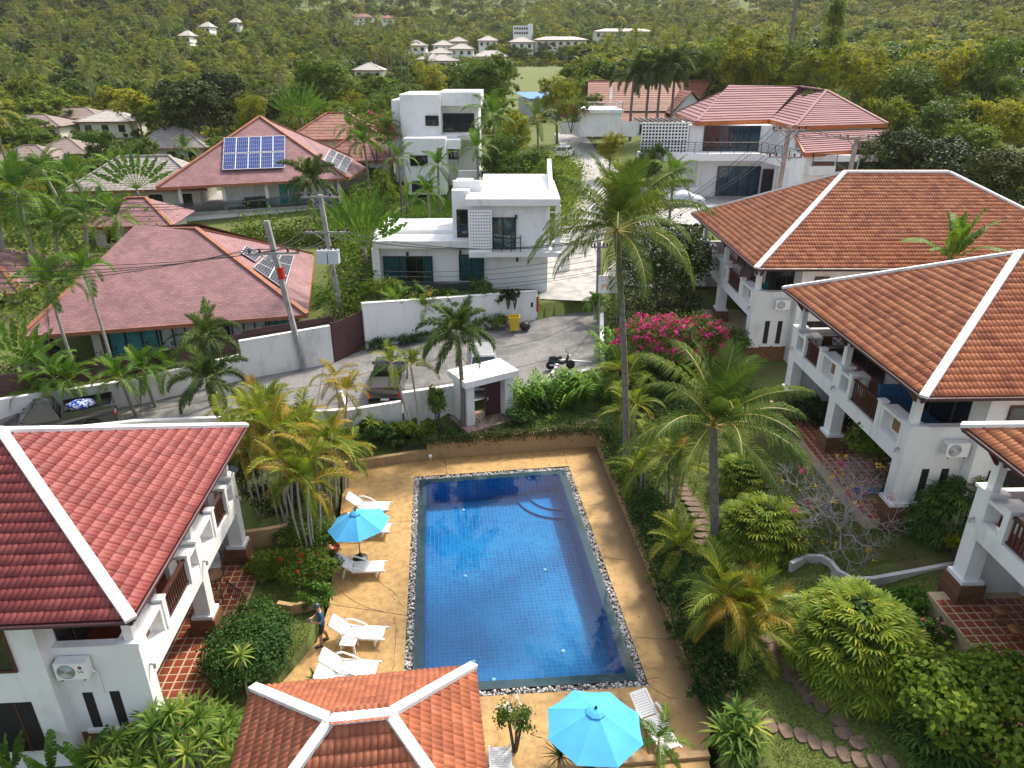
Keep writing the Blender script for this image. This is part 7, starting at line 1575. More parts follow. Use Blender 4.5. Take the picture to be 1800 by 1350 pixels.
undergrowth('bank_plants', 'brownish tangled plants on the pool side bank', [tuple(r0[:2]),tuple(r1[:2]),tuple(r2[:2]),tuple(r3[:2]),(r3.x+1.1,r3.y+.2),(r2.x+1.15,r2.y),(r1.x+1.1,r1.y),(r0.x+1.1,r0.y)], 420, 30, .09, MT['lf_brownish'], (.1,.8), .2)
undergrowth('bank_plants', 'mixed low plants in the far garden strip', [(-8.6,32.6),(-4.5,33.0),(4.4,34.2),(5.3,36.2),(.6,35.9),(-2.4,34.4),(-8.4,33.0)], 330, 26, .09, MT['lf_hedge'], (.05,.35), .18)
# plants trailing over the far retaining wall
pp = []
for _ in range(330):
    t = random.random(); p = bk[1].lerp(bk[2], t); l = random.uniform(.1,.75)*(.4+.6*random.random())
    for _k in range(26): pp.append((p.x+random.gauss(0,.13), p.y+.1-.2*random.random()+random.gauss(0,.06), 1.12-l*random.random()+.22*max(0,random.gauss(.3,.6))))
pp = np.array(pp)
for mt_, sel, lb in ((MT['lf_brownish'], slice(0,None,2), 'dry brown trailing plants hanging over the far retaining wall'),(MT['lf_hedge'], slice(1,None,2), 'green trailing plants hanging over the far retaining wall')):
    p = pp[sel]; V, Q = leafmass(p, np.tile([0,-.5,.5],(len(p),1)), .09, rs, .7); struct('trailing_plants', npmesh('trailing_plants', V, Q, [mt_]), 'stuff', lb)
pp = []
for _ in range(420):                                      # and over the pool side wall
    t = random.random(); i = min(2,int(t*3)); p = rt[i].lerp(rt[i+1], t*3-i); zt_ = float(np.interp(t,[0,.33,.67,1],[.95,.85,.75,.55])); l = random.uniform(.05,.75)*random.random()
    for _k in range(24): pp.append((p.x+.14-.22*random.random()*(l > .1)+random.gauss(0,.07), p.y+random.gauss(0,.16), zt_-l*random.random()+.28*max(0,random.gauss(.4,.6))))
pp = np.array(pp); V, Q = leafmass(pp, np.tile([-.5,0,.5],(len(pp),1)), .095, rs, .7); struct('trailing_plants', npmesh('trailing_plants', V, Q, [MT['lf_hedge']]), 'stuff', 'plants spilling over the retaining wall on the planted side of the pool')
for px, py, rx, hz, mt, lb in ((1105,850,.7,.9,'lf_mid','shrub at the foot of the tall coconut trunk'),(1135,905,.6,.7,'lf_hedge','rounded shrub on the bank beside the spider lily'),(1165,1010,.7,.8,'lf_mid','leafy shrub on the bank level with the pool middle'),(1175,1060,.6,.9,'lf_dark','feathery dark shrub halfway along the bank'),(1205,1110,.7,.9,'lf_hedge','shrub between the pool bank and the golden areca'),(1225,1180,.7,.8,'lf_brownish','brownish shrub on the near part of the bank'),(1235,1230,.6,.7,'lf_hedge','low shrub at the near end of the bank'),(1265,1200,.7,.7,'lf_dark','dark shrub below the golden areca')):
    b = GT(px,py); bush(lb, b, rx, rx*.9, hz, MT[mt], 1500, .1)
lx, ly = poly_pts(DECK, 260); k = ~inpoly(lx, ly, [(p.x,p.y) for p in off(GR)]); lx, ly = lx[k], ly[k]; k = rs.uniform(0,1,len(lx)) < np.where((lx > 3) | (lx < -6) | (ly > 31.5), .9, .3); p = np.stack([lx[k],ly[k],np.full(k.sum(),.02)],1)
V, Q = leafmass(p, np.tile([0,0,1.],(len(p),1)), .09, rs, .12, .5); struct('leaf_litter', npmesh('leaf_litter', V, Q, [MT['lf_dry']]), 'stuff', 'scattered fallen leaves on the pool deck')
# short grass
def grass(label, poly, n, hgt=.05, mat='lf_grass', w=.012):
    x, y = poly_pts(poly, n); z = h(x,y); k = z > -.5; x, y, z = x[k], y[k], z[k]; n = len(x); a = rs.uniform(0,6.28,n); l = hgt*rs.uniform(.5,1.5,n); dx, dy = np.cos(a)*w, np.sin(a)*w
    tx, ty = rs.normal(0,.5,n)*l, rs.normal(0,.5,n)*l
    V = np.stack([np.stack([x-dx,y-dy,z],1),np.stack([x+dx,y+dy,z],1),np.stack([x+tx,y+ty,z+l],1)],1).reshape(-1,3)
    struct('grass', npmesh('grass', V, np.arange(3*n).reshape(-1,3), [MT[mat]]), 'stuff', label)
grass('short mown grass of the garden right of the pool', [(6.6,34),(7,26),(7.2,20),(7.4,16),(7.4,11.5),(15,11.5),(17,15),(16,21),(14.5,26),(13.5,34)], 130000)
grass('short grass beside the red roofed villa', [(-10.5,30),(-8.2,30),(-7.6,24),(-7.2,20),(-7.2,16.5),(-9.8,16.5),(-9.8,24)], 26000)
grass('bright mown lawn behind the white street house', [(-11,59.5),(-5,59.5),(-4,76),(-9,78),(-11.5,70)], 26000, .11, 'lf_ginger', .03)
grass('rough grass beside the bend of the lane', [(11,66),(14,70),(15,84),(12.5,86)], 9000, .3, 'lf_light', .03)
# ------------------------------------------------------------------ stepping stones
MT['step'] = M('brown_stepping_stone', (.15,.10,.072), .85, .3, 5, bmp=.4, bscale=12, kind='World')
gp = struct('garden_path', None)
def stone(px, py, w, d, rz):
    b = GT(px,py); mb = MB(); k = 9; poly = [(math.cos(2*math.pi*i/k)*w/2*random.uniform(.9,1.1)*1.3, math.sin(2*math.pi*i/k)*d/2*random.uniform(.9,1.1)*1.3) for i in range(k)]
    poly = [(max(-w/2,min(w/2,x)),max(-d/2,min(d/2,y))) for x,y in poly]; mb.prism(poly, -.05, .045); o = part('stepping_stone', mb, MT['step'], gp); o.matrix_basis = Matrix.Translation(b) @ Matrix.Rotation(rz+random.uniform(-.15,.15),4,'Z')
o6 = lambda p: (1250+p[0]/2.25, 750+p[1]/2.25)
for p in ((225,840),(245,880),(268,918),(310,950),(325,990),(368,1030),(400,1073),(452,1105),(515,1160),(530,1210),(590,1250)): stone(*o6(p), .62, .42, .25)
for p in ((235,1185),(295,1205),(355,1222),(408,1250),(468,1278),(525,1297),(585,1320),(650,1330),(712,1335)): stone(*o6(p), .36, .5, .1)
o5 = lambda p: (900+p[0]/2.25, 750+p[1]/2.25)
for p in ((655,208),(668,228),(680,248),(692,268),(706,288),(722,308),(735,330),(745,352),(752,378),(757,405),(762,432),(768,462),(776,492)): stone(*o5(p), .85, .34, -.1)
for px, py in ((715,790),(745,785),(722,782),(760,778),(980,752),(1000,748),(1020,744),(1040,740),(960,756)): stone(px, py, .6, .4, .2)
# ------------------------------------------------------------------ pool furniture
def lounger(label, loc, rz, group='white sun loungers', back=38):
    t = thing('sun_lounger', label, 'sun lounger', loc, rz, group); m_ = MT['plastic_white']         # head at -x, feet at +x
    mb = MB(); 
    for i in range(17): x = -.28+i*.072; mb.box(x,-.29,.335,x+.056,.29,.365)
    mb.box(-.3,-.33,.30,1.02,-.28,.37); mb.box(-.3,.28,.30,1.02,.33,.37); part('seat', mb, m_, t)
    mb = MB(); c, s_ = math.cos(R(back)), math.sin(R(back)); rot = Matrix(((-c,0,s_),(0,1,0),(s_,0,c)))
    for i in range(10): mb.obox(Vector((-.3,0,.36))+rot @ Vector((.06+i*.076,0,0)), (.06,.5-.006*i,.028), rot)
    for y in (-.28,.28): mb.obox(Vector((-.3,0,.36))+rot @ Vector((.4,y,0)), (.82,.06,.05), rot)
    mb.obox(Vector((-.3,0,.36))+rot @ Vector((.8,0,0)), (.06,.54,.05), rot); part('backrest', mb, m_, t)
    for y in (-.35,.35):
        part('armrest', MB().tube([(-.62,y,.12),(-.6,y,.42),(-.5,y*1.05,.58),(-.3,y*1.06,.6),(0,y*1.02,.5),(.25,y,.36)], [.03,.035,.035,.035,.035,.03], 7), m_, t, True)
        for x in (-.62,.72): part('leg', MB().tube([(x-.07,y*.95,0),(x-.05,y*.95,.2),(x+.03,y*.93,.32)], [.045,.04,.035], 7), m_, t, True)
    return t
for i, (px, py, a, lb) in enumerate(((648,890,-3,'sun lounger farthest from the pavilion'),(648,928,-4,'sun lounger half hidden under the far umbrella'),(634,998,3,'sun lounger just in front of the far umbrella'),(630,1113,-3,'sun lounger directly beyond the small white table'),(615,1174,-4,'sun lounger on the near side of the small white table'),(608,1204,-4,'sun lounger mostly hidden by the pavilion roof'))):
    p = G(px,py,.3); lounger('white '+lb, (p.x,p.y,0), R(a))
p = G(1150,1275,.3); lounger('white sun lounger beside the near umbrella', (p.x,p.y,0), R(-68), back=25)
p = G(876,1349,.3); lounger('white sun lounger cut by the bottom edge', (p.x+.1,p.y-.3,0), R(95))
p = G(614,1146); t = thing('side_table', 'small white plastic table between two sun loungers', 'side table', (p.x,p.y+.1,0), R(-4))
part('top', MB().box(-.27,-.24,.40,.27,.24,.44), MT['plastic_white'], t)
for x in (-.22,.22):
    for y in (-.19,.19): part('leg', MB().beam((x*1.15,y*1.15,0),(x,y,.4),.06,.06,up=(0,1,0)), MT['plastic_white'], t)
def umbrella(label, c, r, hgt, rz=0., tilt=(0,0)):
    t = thing('pool_umbrella', label, 'umbrella', c, rz); T = Matrix.Rotation(tilt[0],4,'X') @ Matrix.Rotation(tilt[1],4,'Y'); top = hgt; ze = hgt-.62
    part('pole', MB().tube([(0,0,.1),(0,0,hgt+.02)], .024, 8), MT['grey_metal'], t, True); part('base', MB().lathe([(.3,0),(.3,.06),(.12,.12),(.05,.3)], 16), MT['black'], t)
    for k in range(8):
        a0, a1 = k*math.pi/4, (k+1)*math.pi/4; n = 5; vs_, fs = [], []
        for i in range(n+1):
            f = .12+.88*i/n; sag = .10*math.sin(math.pi*f)*0
            for j in range(4):
                u = j/3; aa = a0+(a1-a0)*u; edge = (math.cos(math.pi/8)/math.cos(aa-(a0+a1)/2)); rr = r*f*edge*(1-.02*math.sin(math.pi*u)*f); z = top-(top-ze)*f**1.15-.035*math.sin(math.pi*u)*f
                vs_.append(Vector((rr*math.cos(aa),rr*math.sin(aa),z)))
        for i in range(n):
            for j in range(3): b = i*4+j; fs.append((b,b+4,b+5,b+1))
        mb = MB(); mb.add(vs_, fs); q = part('canopy_panel', mb, MT['umbrella'], t, True)
        part('rib', MB().tube([(0,0,top-.03),(r*math.cos(a0)*.99,r*math.sin(a0)*.99,ze-.01)], .012, 5), MT['grey_metal'], t)
    part('vent_cap', MB().lathe([(r*.2,top-.06),(r*.12,top+.01),(.03,top+.06)], 8), MT['umbrella'], t); part('finial', MB().lathe([(.035,top+.05),(.045,top+.09),(.01,top+.14)], 8), MT['black'], t)
    for ch in t.children:
        if ch.name.split('.')[0] not in ('base','pole'): ch.matrix_basis = Matrix.Translation((0,0,hgt)) @ T @ Matrix.Translation((0,0,-hgt)) @ ch.matrix_basis
    return t
p = G(636,982); umbrella('sky blue pool umbrella over the sun loungers on the far left of the pool', (p.x-.05,p.y,0), 1.28, 2.35, .2, (R(-3),R(-7)))
p = G(1047,1252,2.4); umbrella('large sky blue umbrella at the near right corner of the pool', (p.x,p.y,0), 1.42, 2.5, .35, (R(-2),R(2)))
for px, py, lb in ((588,965,'terracotta flower pot at the areca stems'),(436,997,'dark round pot beside the villa pier'),(375,1120,'small dark pot at the middle villa pier')):
    p = G(px,py,.2); solo('plant_pot', MB().lathe([(.14,0),(.24,.3),(.26,.34),(.22,.34),(.2,.25)], 14, (p.x,p.y,0)), MT['floor_red'] if px == 588 else MT['slate'], lb, 'pot', smooth=True)
p = G(1690,998,2.4); solo('plant_pot', MB().lathe([(.14,0),(.2,.25),(.21,.3),(.17,.3),(.15,.2)], 14, (p.x-.1,p.y,2.38)), MT['slate'], 'blue grey pot on the end of the garden wall', 'pot', smooth=True)
p = G(757,812); solo('lawn_light', MB().lathe([(.04,0),(.04,.25),(.1,.28),(.1,.4),(.04,.44)], 12, (p.x,p.y,0)), MT['plastic_white'], 'small white globe light at the far deck wall', 'light', smooth=True)
# ------------------------------------------------------------------ standing man with a remote in his hands
def man(loc, rz):
    t = thing('person', 'man in blue t-shirt, dark shorts and cap looking down at the device in his hands', 'person', loc, rz)   # faces +x
    J = {'pel':(0,0,.95,.135),'spi':(0,0,1.12,.13),'che':(.01,0,1.32,.15),'nec':(.03,0,1.5,.062),'hd0':(.07,0,1.58,.072),'hd1':(.085,0,1.66,.098),'hd2':(.075,0,1.72,.085)}
    for s_, n_ in ((1,'l'),(-1,'r')):
        J.update({n_+'hip':(0,.1*s_,.9,.105),n_+'kne':(.05+.06*s_,.12*s_,.5,.068),n_+'cal':(.0+.1*s_,.125*s_,.34,.062),n_+'ank':(-.02+.14*s_,.13*s_,.09,.043),n_+'toe':(.14+.14*s_,.14*s_,.04,.042),n_+'sho':(.0,.19*s_,1.42,.07),n_+'elb':(.06,.26*s_,1.14,.047),n_+'wri':(.28,.12*s_,1.16,.031),n_+'han':(.35,.075*s_,1.18,.036)})
    E_ = [('pel','spi'),('spi','che'),('che','nec'),('nec','hd0'),('hd0','hd1'),('hd1','hd2')]
    for n_ in 'lr': E_ += [('pel',n_+'hip'),(n_+'hip',n_+'kne'),(n_+'kne',n_+'cal'),(n_+'cal',n_+'ank'),(n_+'ank',n_+'toe'),('che',n_+'sho'),(n_+'sho',n_+'elb'),(n_+'elb',n_+'wri'),(n_+'wri',n_+'han')]
    for s_, n_ in ((1,'l'),(-1,'r')):
        for k in range(5):
            f0, f1 = '%sf%da'%(n_,k), '%sf%db'%(n_,k); dy = (-.03+.015*k)*s_ if k < 4 else .02*s_; l = (.055,.065,.06,.05,.03)[k]
            J[f0] = (.38,.07*s_+dy,1.185+(.02 if k == 4 else 0),.0095); J[f1] = (.38+l,.05*s_+dy*.7,1.2 if k < 4 else 1.225,.008); E_ += [(n_+'han',f0),(f0,f1)]
    ks = list(J); me = bpy.data.meshes.new('body'); me.from_pydata([J[k][:3] for k in ks], [(ks.index(a),ks.index(b)) for a,b in E_], [])
    o = bpy.data.objects.new('body', me); COL.objects.link(o); o.modifiers.new('skin','SKIN'); sd = o.modifiers.new('sub','SUBSURF'); sd.levels = sd.render_levels = 1
    for i, k in enumerate(ks): r = J[k][3]; me.skin_vertices[0].data[i].radius = (r*1.05, r); me.skin_vertices[0].data[i].use_root = (k == 'pel')
    dg = bpy.context.evaluated_depsgraph_get(); m2 = bpy.data.meshes.new_from_object(o.evaluated_get(dg)); bpy.data.objects.remove(o); m2.name = 'body'
    for mt_ in (M('skin', (.42,.24,.16), .55, .1), M('blue_tshirt', (.012,.085,.17), .85, .15, 6), M('dark_shorts', (.015,.022,.035), .85, .2, 6)): m2.materials.append(mt_)
    for p in m2.polygons:
        c = p.center; arm = abs(c.y) > .2 and c.z > 1.0
        p.material_index = 1 if (.98 < c.z < 1.49 and c.x < .12 and not (arm and c.z < 1.24)) else (2 if .56 < c.z <= .98 and c.x < .25 else 0); p.use_smooth = True
    o = link('body', m2, t)
    part('cap', MB().lathe([(.112,1.68),(.112,1.72),(.095,1.78),(.05,1.815),(.005,1.825)], 14, (.078,0,0)).box(.15,-.07,1.685,.27,.07,1.70), MT['slate'], t, True)
    part('beard', MB().lathe([(.02,1.545),(.06,1.56),(.07,1.6)], 10, (.125,0,0)), MT['bark_dark'], t, True)
    for s_ in (1,-1):
        x, y = .06+.14*s_, .135*s_; part('sandal', MB().box(x-.12,y-.05,0,x+.15,y+.05,.03).box(x+.03,y-.05,.03,x+.08,y+.05,.085), MT['black'], t)
    part('eyes', MB().box(.175,-.05,1.655,.183,-.025,1.665).box(.175,.025,1.655,.183,.05,1.665), MT['black'], t); part('nose', MB().box(.17,-.013,1.61,.2,.013,1.65), m2.materials[0], t)
    for s_ in (1,-1): part('ear', MB().lathe([(.01,-.03),(.025,0),(.01,.03)], 8, (.07,.1*s_,1.66)), m2.materials[0], t)
    d = MB().box(.37,-.09,1.19,.47,.09,1.22); d = solo('remote_control', d, MT['black'], 'dark hand held device the man is looking at', 'device'); d.matrix_world = Matrix.Translation(loc) @ Matrix.Rotation(rz,4,'Z')
    return t
p = G(570,1130); man((p.x,p.y,.0), R(205))
# ------------------------------------------------------------------ vehicles
def wheel(parent, x, y, r=.36, w=.24, side=1):
    o = part('wheel', MB().lathe([(r*.6,-w/2),(r*.95,-w/2),(r,-w/2+.03),(r,w/2-.03),(r*.95,w/2),(r*.6,w/2)], 20), MT['cable'], parent, True); o.matrix_basis = Matrix.Translation((x,y,r)) @ Matrix.Rotation(R(90),4,'X')
    q = part('rim', MB().lathe([(r*.62,-w/2+.01),(r*.55,w/2-.04),(.06,w/2-.02),(.05,w/2)], 10), MT['alu'], o); return o
def arch(x, r, z0, n=7): return [(x+r*math.cos(a), z0+r*math.sin(a)) for a in np.linspace(math.pi, 0, n)]
def loft(rings, mi=0):
    mb = MB(); k = len(rings[0]); vs_ = [p for r_ in rings for p in r_]
    fs = [(i*k+j, i*k+(j+1)%k, (i+1)*k+(j+1)%k, (i+1)*k+j) for i in range(len(rings)-1) for j in range(k)] + [tuple(range(k-1,-1,-1)), tuple((len(rings)-1)*k+j for j in range(k))]
    return mb.add(vs_, fs, mi)
def car(name, label, loc, rz, paint, kind='suv', cat='car'):
    t = thing(name, label, cat, loc, rz); pk = kind == 'pickup'; L_ = 5.3 if pk else (4.6 if kind == 'suv' else 4.0); W = .92 if pk else .88; x0, x1 = -L_/2, L_/2; wb = 1.6 if pk else L_*.3; wr = .38 if pk else .33
    top = 1.02 if pk else .95; bonnet = x1-1.05
    prof = [(x0+.05,.45)] + arch(-wb,wr+.08,.38) + arch(wb,wr+.08,.38) + [(x1-.05,.42),(x1,.62),(x1-.06,.86),(bonnet,top+.06),(x0+.02,top+.02),(x0,.7)]
    rows = []
    for y, ins in ((-W,.05),(-W*.93,0),(W*.93,0),(W,.05)): rows.append([(x*(1-ins*.12), y, z-(ins*.5 if z > .8 else 0)) for x, z in prof])
    part('body', loft(rows), paint, t)
    cx0, cx1 = (-.35, 1.5) if pk else (x0+.15, .95); rx0, rx1 = (-.12, .75) if pk else (x0+.5, .25); zr = 1.78 if pk else (1.68 if kind == 'suv' else 1.48)
    def ringz(xa, xb, w, z): return [(xa,-w,z),(xb,-w,z),(xb,w,z),(xa,w,z)]
    part('cabin', loft([ringz(cx0,cx1,W*.94,top-.02), ringz(rx0,rx1,W*.76,zr-.06), ringz(rx0+.08,rx1-.1,W*.68,zr)]), paint, t)
    def pane(nm, pts, out): mb = MB(); mb.add([Vector(p)+Vector(out) for p in pts], [(0,1,2,3)]); part(nm, mb, MT['dark_glass'], t)
    zb, zt = top+.06, zr-.12; 
    def lerp2(f): return (cx0+(rx0-cx0)*f, cx1+(rx1-cx1)*f, W*.94+(W*.76-W*.94)*f)
    f0, f1 = .08, .9; a0, b0, w0 = lerp2(f0); a1, b1, w1 = lerp2(f1); z0_, z1_ = top-.02+(zr-.04-top)*f0, top-.02+(zr-.04-top)*f1
    pane('windscreen', [(b0,-w0*.9,z0_),(b0,w0*.9,z0_),(b1,w1*.9,z1_),(b1,-w1*.9,z1_)], (.015,0,.01)); pane('rear_window', [(a0,w0*.88,z0_),(a0,-w0*.88,z0_),(a1,-w1*.88,z1_),(a1,w1*.88,z1_)], (-.015,0,.01))
    for s_ in (-1,1):
        m_ = (a0+b0)/2-.05; pane('side_window', [(a0+.12,s_*w0,z0_),(m_-.04,s_*w0,z0_),(m_-.04,s_*w1,z1_),(a1+.12,s_*w1,z1_)][::s_ or 1], (0,s_*.012,0)); pane('side_window', [(m_+.04,s_*w0,z0_),(b0-.16,s_*w0,z0_),(b1-.12,s_*w1,z1_),(m_+.04,s_*w1,z1_)][::s_ or 1], (0,s_*.012,0))
        part('mirror', MB().box(b0-.25,s_*(w0+.02),z0_+.02,b0-.12,s_*(w0+.2),z0_+.16), paint, t); part('headlight', MB().box(x1-.12,s_*W*.6,.68,x1+.0,s_*W*.92,.82), MT['paint_white'], t); part('taillight', MB().box(x0-.02,s_*W*.78,.75,x0+.06,s_*W*.97,1.0), MT['red_fl'], t)
        for x in (-wb,wb): wheel(t, x, s_*(W-.1), wr)
        for x in (m_-.3, m_+.55): part('door_handle', MB().box(x,s_*(W+.0),.9,x+.14,s_*(W+.03),.93), MT['alu'], t)
    part('grille', MB().box(x1-.05,-.4,.5,x1+.02,.4,.72), MT['cable'], t); part('number_plate', MB().box(x0-.03,-.22,.55,x0-.005,.22,.67), MT['paint_white'], t)
    part('bumper', MB().box(x0-.06,-W*.95,.4,x0+.1,W*.95,.56), MT['black'] if pk else paint, t); part('bumper', MB().box(x1-.12,-W*.95,.36,x1+.06,W*.95,.5), MT['black'] if pk else paint, t)
    if pk:
        for s_ in (-1,1): part('bed_side', MB().box(x0+.03,s_*(W-.09),top+.022,-.42,s_*W*.985,1.34), paint, t)
        part('tailgate', MB().box(x0,-W+.1,top+.022,x0+.07,W-.1,1.32), paint, t); part('bed_liner', MB().box(x0+.075,-W+.095,top+.025,-.42,W-.095,top+.05), MT['cable'], t); part('bed_front', MB().box(-.46,-W+.1,top+.055,-.42,W-.1,1.34), MT['cable'], t)
    return t
MT['car_black'] = M('black_car_paint', (.010,.011,.013), .22, .1, spec=.6, coat=.6); MT['car_silver'] = M('silver_car_paint', (.45,.46,.47), .3, .08, metal=.5, coat=.4); MT['car_white'] = M('white_car_paint', (.75,.75,.75), .25, .05, coat=.4)
a, b = G(185,716,2.9), G(0,750,2.9); dv = a-b; c = (a+b)/2; cL = Vector((c.x,c.y,2.0)); rzL = math.atan2(-dv.y,-dv.x)
car('pickup_truck', 'dark pickup truck with loaded open bed by the long white wall', (c.x,c.y,2.0), rzL, MT['car_black'], 'pickup', 'pickup truck')
lp = []
rr = np.random.default_rng(5); V = IV*np.array([.75,.55,.3])*(1+rr.uniform(-.15,.15,(len(IV),1)))
mc, N, L, P = nodes('blue_white_cloth'); L.new(ramp(N, L, tex(N, L, 'noise', 7, 1), [(.02,.06,.45),(.03,.08,.5),(.75,.78,.8),(.8,.8,.8)], [.3,.5,.53,.8]), P.inputs['Base Color']); P.inputs['Roughness'].default_value = .8
o = tag(link('cloth_bundle', npmesh('cloth_bundle', V, IF, [mc], smooth=True)), 'blue and white cloth bundle in the bed of the dark pickup', 'bundle'); o.matrix_world = Matrix.Translation((c.x,c.y,2.0)) @ Matrix.Rotation(rzL,4,'Z') @ Matrix.Translation((-1.3,.0,1.3))
c = G(666,700,2.4); car('pickup_truck', 'black pickup truck seen from behind over the stained low wall', (c.x+.15,c.y+2.55,1.76), R(94), MT['car_black'], 'pickup', 'pickup truck')
car('parked_car', 'silver car parked nose in behind the gatehouse', (-1.7,38.9,1.76), R(-84), MT['car_silver'], 'suv')
q = GD(994,226,90); car('parked_car', 'white car at the far end of the lane', (q.x,q.y,hs(q.x,q.y)+.05), R(70), MT['car_white'], 'hatch')
# car under a silver cover
q = GT(1200,362); t = thing('covered_car', 'car under a wrinkled silver cover beside the mauve tiled house', 'covered car', (q.x,q.y,q.z+.05), R(8))
secs = []
for x, w, z in ((-2.1,.6,.55),(-2.0,.8,.85),(-1.6,.86,1.05),(-.9,.85,1.35),(-.2,.82,1.5),(.4,.83,1.42),(.9,.86,1.1),(1.6,.86,.95),(2.0,.78,.75),(2.1,.55,.45)):
    secs.append([(x+random.uniform(-.03,.03), w*math.cos(a)*(1.05 if abs(math.cos(a)) > .9 else 1)*random.uniform(.97,1.03), max(.02,z*(math.sin(a)**.6 if math.sin(a) > 0 else 0))) for a in np.linspace(0,math.pi,11)])
part('cover', loft(secs), M('silver_car_cover', (.38,.42,.46), .45, .15, 4, metal=.3, bmp=.4, bscale=10), t, True)
for x in (-1.35,1.3):
    for s_ in (-1,1): wheel(t, x, s_*.72, .32)
# motorbike
q = G(985,648,1.95); t = thing('motorbike', 'dark scooter parked beside the low white parking kerb', 'motorbike', (q.x,q.y,1.93), R(8)); gm = M('green_black_paint', (.012,.035,.03), .3, .1)
for x in (-.62,.62): o = part('wheel', MB().lathe([(.2,-.05),(.27,-.05),(.28,0),(.27,.05),(.2,.05)], 18), MT['cable'], t, True); o.matrix_basis = Matrix.Translation((x,0,.28)) @ Matrix.Rotation(R(90),4,'X'); part('hub', MB().lathe([(.19,-.02),(.05,-.03),(.05,.03),(.19,.02)], 10), MT['alu'], o)
part('body', MB().tube([(-.75,0,.62),(-.3,0,.55),(.1,0,.4),(.38,0,.5),(.45,0,.85)], [.07,.15,.13,.12,.06], 8), gm, t, True); part('seat', MB().tube([(-.72,0,.76),(-.4,0,.78),(.05,0,.74)], [.06,.12,.1], 8), MT['black'], t, True)
part('fork', MB().tube([(.62,0,.28),(.5,0,.75),(.44,0,1.0)], .035, 6), MT['alu'], t); part('handlebar', MB().tube([(.36,-.36,1.02),(.44,-.12,1.0),(.44,.12,1.0),(.36,.36,1.02)], .018, 6), MT['black'], t); part('exhaust', MB().tube([(-.1,-.15,.3),(-.7,-.17,.36)], .05, 8), MT['alu'], t, True); part('headlight', MB().lathe([(.02,-.05),(.09,0),(.02,.06)], 10, (.52,0,.88)), MT['alu'], t)
for s_ in (-1,1): part('mirror', MB().tube([(.42,.25*s_,1.02),(.38,.32*s_,1.2)], .012, 5).lathe([(.01,0),(.06,.01),(.01,.02)], 8, (.38,.34*s_,1.2)), MT['black'], t)
# ------------------------------------------------------------------ balcony and terrace furniture
def at(Mx, sy, x, y, z, m=1): return Mx @ Vector((m*x, y*sy, z*SZ))
def chair(nm, label, loc, rz, frame, cush=None, w=.6, group=None):
    t = thing(nm, label, 'chair', loc, rz, group); part('seat', MB().box(-w/2,-.28,.36,w/2,.28,.44), frame, t); part('backrest', MB().box(-w/2,.26,.442,w/2,.32,.92), frame, t)
    for x in (-w/2,w/2-.05):
        part('armrest', MB().box(x,-.26,.62,x+.05,.258,.67), frame, t)
        for y in (-.26,.2): part('leg', MB().box(x+.002,y,0,x+.045,y+.05,.618 if y < 0 else .358), frame, t)
    if cush: part('cushion', MB().box(-w/2+.06,-.24,.442,w/2-.06,.25,.53), cush, t); part('cushion', MB().box(-w/2+.06,.18,.54,w/2-.06,.256,.9), cush, t)
    return t
def table(label, loc, r, hgt, mat, oval=1., group=None):
    t = thing('table', label, 'table', loc); o = part('top', MB().lathe([(r,hgt-.04),(r,hgt)], 20), mat, t); o.scale = (oval,1,1)
    for a in range(4): x, y = r*.7*math.cos(a*1.57+.78), r*.7*math.sin(a*1.57+.78); part('leg', MB().tube([(x*.9,y*.9,0),(x,y,hgt-.05)], .025, 6), mat, t)
    return t
# villa with the blue daybed
p = at(mC,syC,1.15,1.9,3.02); t = thing('daybed', 'blue cushioned daybed with tall back on the villa balcony', 'daybed', p, rzC)
part('frame', MB().box(-.75,-1.0,.1,.95,1.0,.3), MT['wood_dark'], t); part('mattress', MB().box(-.72,-.97,.302,.92,.97,.48), MT['blue_cushion'], t)
mb = MB(); mb.obox((.1,1.05,.85), (1.55,.16,.85), Matrix.Rotation(R(-14),3,'X')); part('backrest', mb, MT['blue_cushion'], t)
p = at(mC,syC,1.35,8.35,3.02); t = thing('wicker_sofa', 'brown wicker sofa with leaf patterned cushions at the far end of the balcony', 'sofa', p, rzC)
part('seat', MB().box(-.95,-.35,.08,.95,.35,.36), MT['wicker'], t); part('seat_cushion', MB().box(-.88,-.33,.362,.88,.3,.47), MT['slate'], t); part('backrest', MB().box(-.95,.352,.08,.95,.48,.85), MT['wicker'], t)
ml, N, L, P = nodes('leaf_pattern_cushion'); L.new(ramp(N, L, tex(N, L, 'noise', 9, 2), [(.75,.75,.72),(.7,.7,.68),(.06,.12,.09),(.05,.1,.08)], [.3,.5,.54,.8]), P.inputs['Base Color'])
for x in (-.6,.45): part('pillow', MB().obox((x,.2,.62), (.46,.14,.42), Matrix.Rotation(R(-18),3,'X')), ml, t)
for x in (-1.06,.952): part('armrest', MB().box(x,-.35,.08,x+.11,.48,.62), MT['wicker'], t)
table('oval wicker coffee table in front of the wicker sofa', at(mC,syC,1.25,7.2,3.02), .42, .42, MT['wicker'], 1.5)
table('dark square dining table on the tiled terrace below the balcony', at(mC,syC,.9,7.0,.15), .5, .74, MT['black'])
for i, (dx, dy, a) in enumerate(((.9,6.3,180),(.9,7.7,0),(.1,7.0,90),(1.7,7.0,-90))): chair('dining_chair', ('dark dining chair on the near side of the terrace table','dark dining chair on the far side of the terrace table','dark dining chair on the garden side of the terrace table','dark dining chair on the wall side of the terrace table')[i], at(mC,syC,dx,dy,.15), rzC+R(a), MT['black'], None, .5, 'terrace dining chairs')
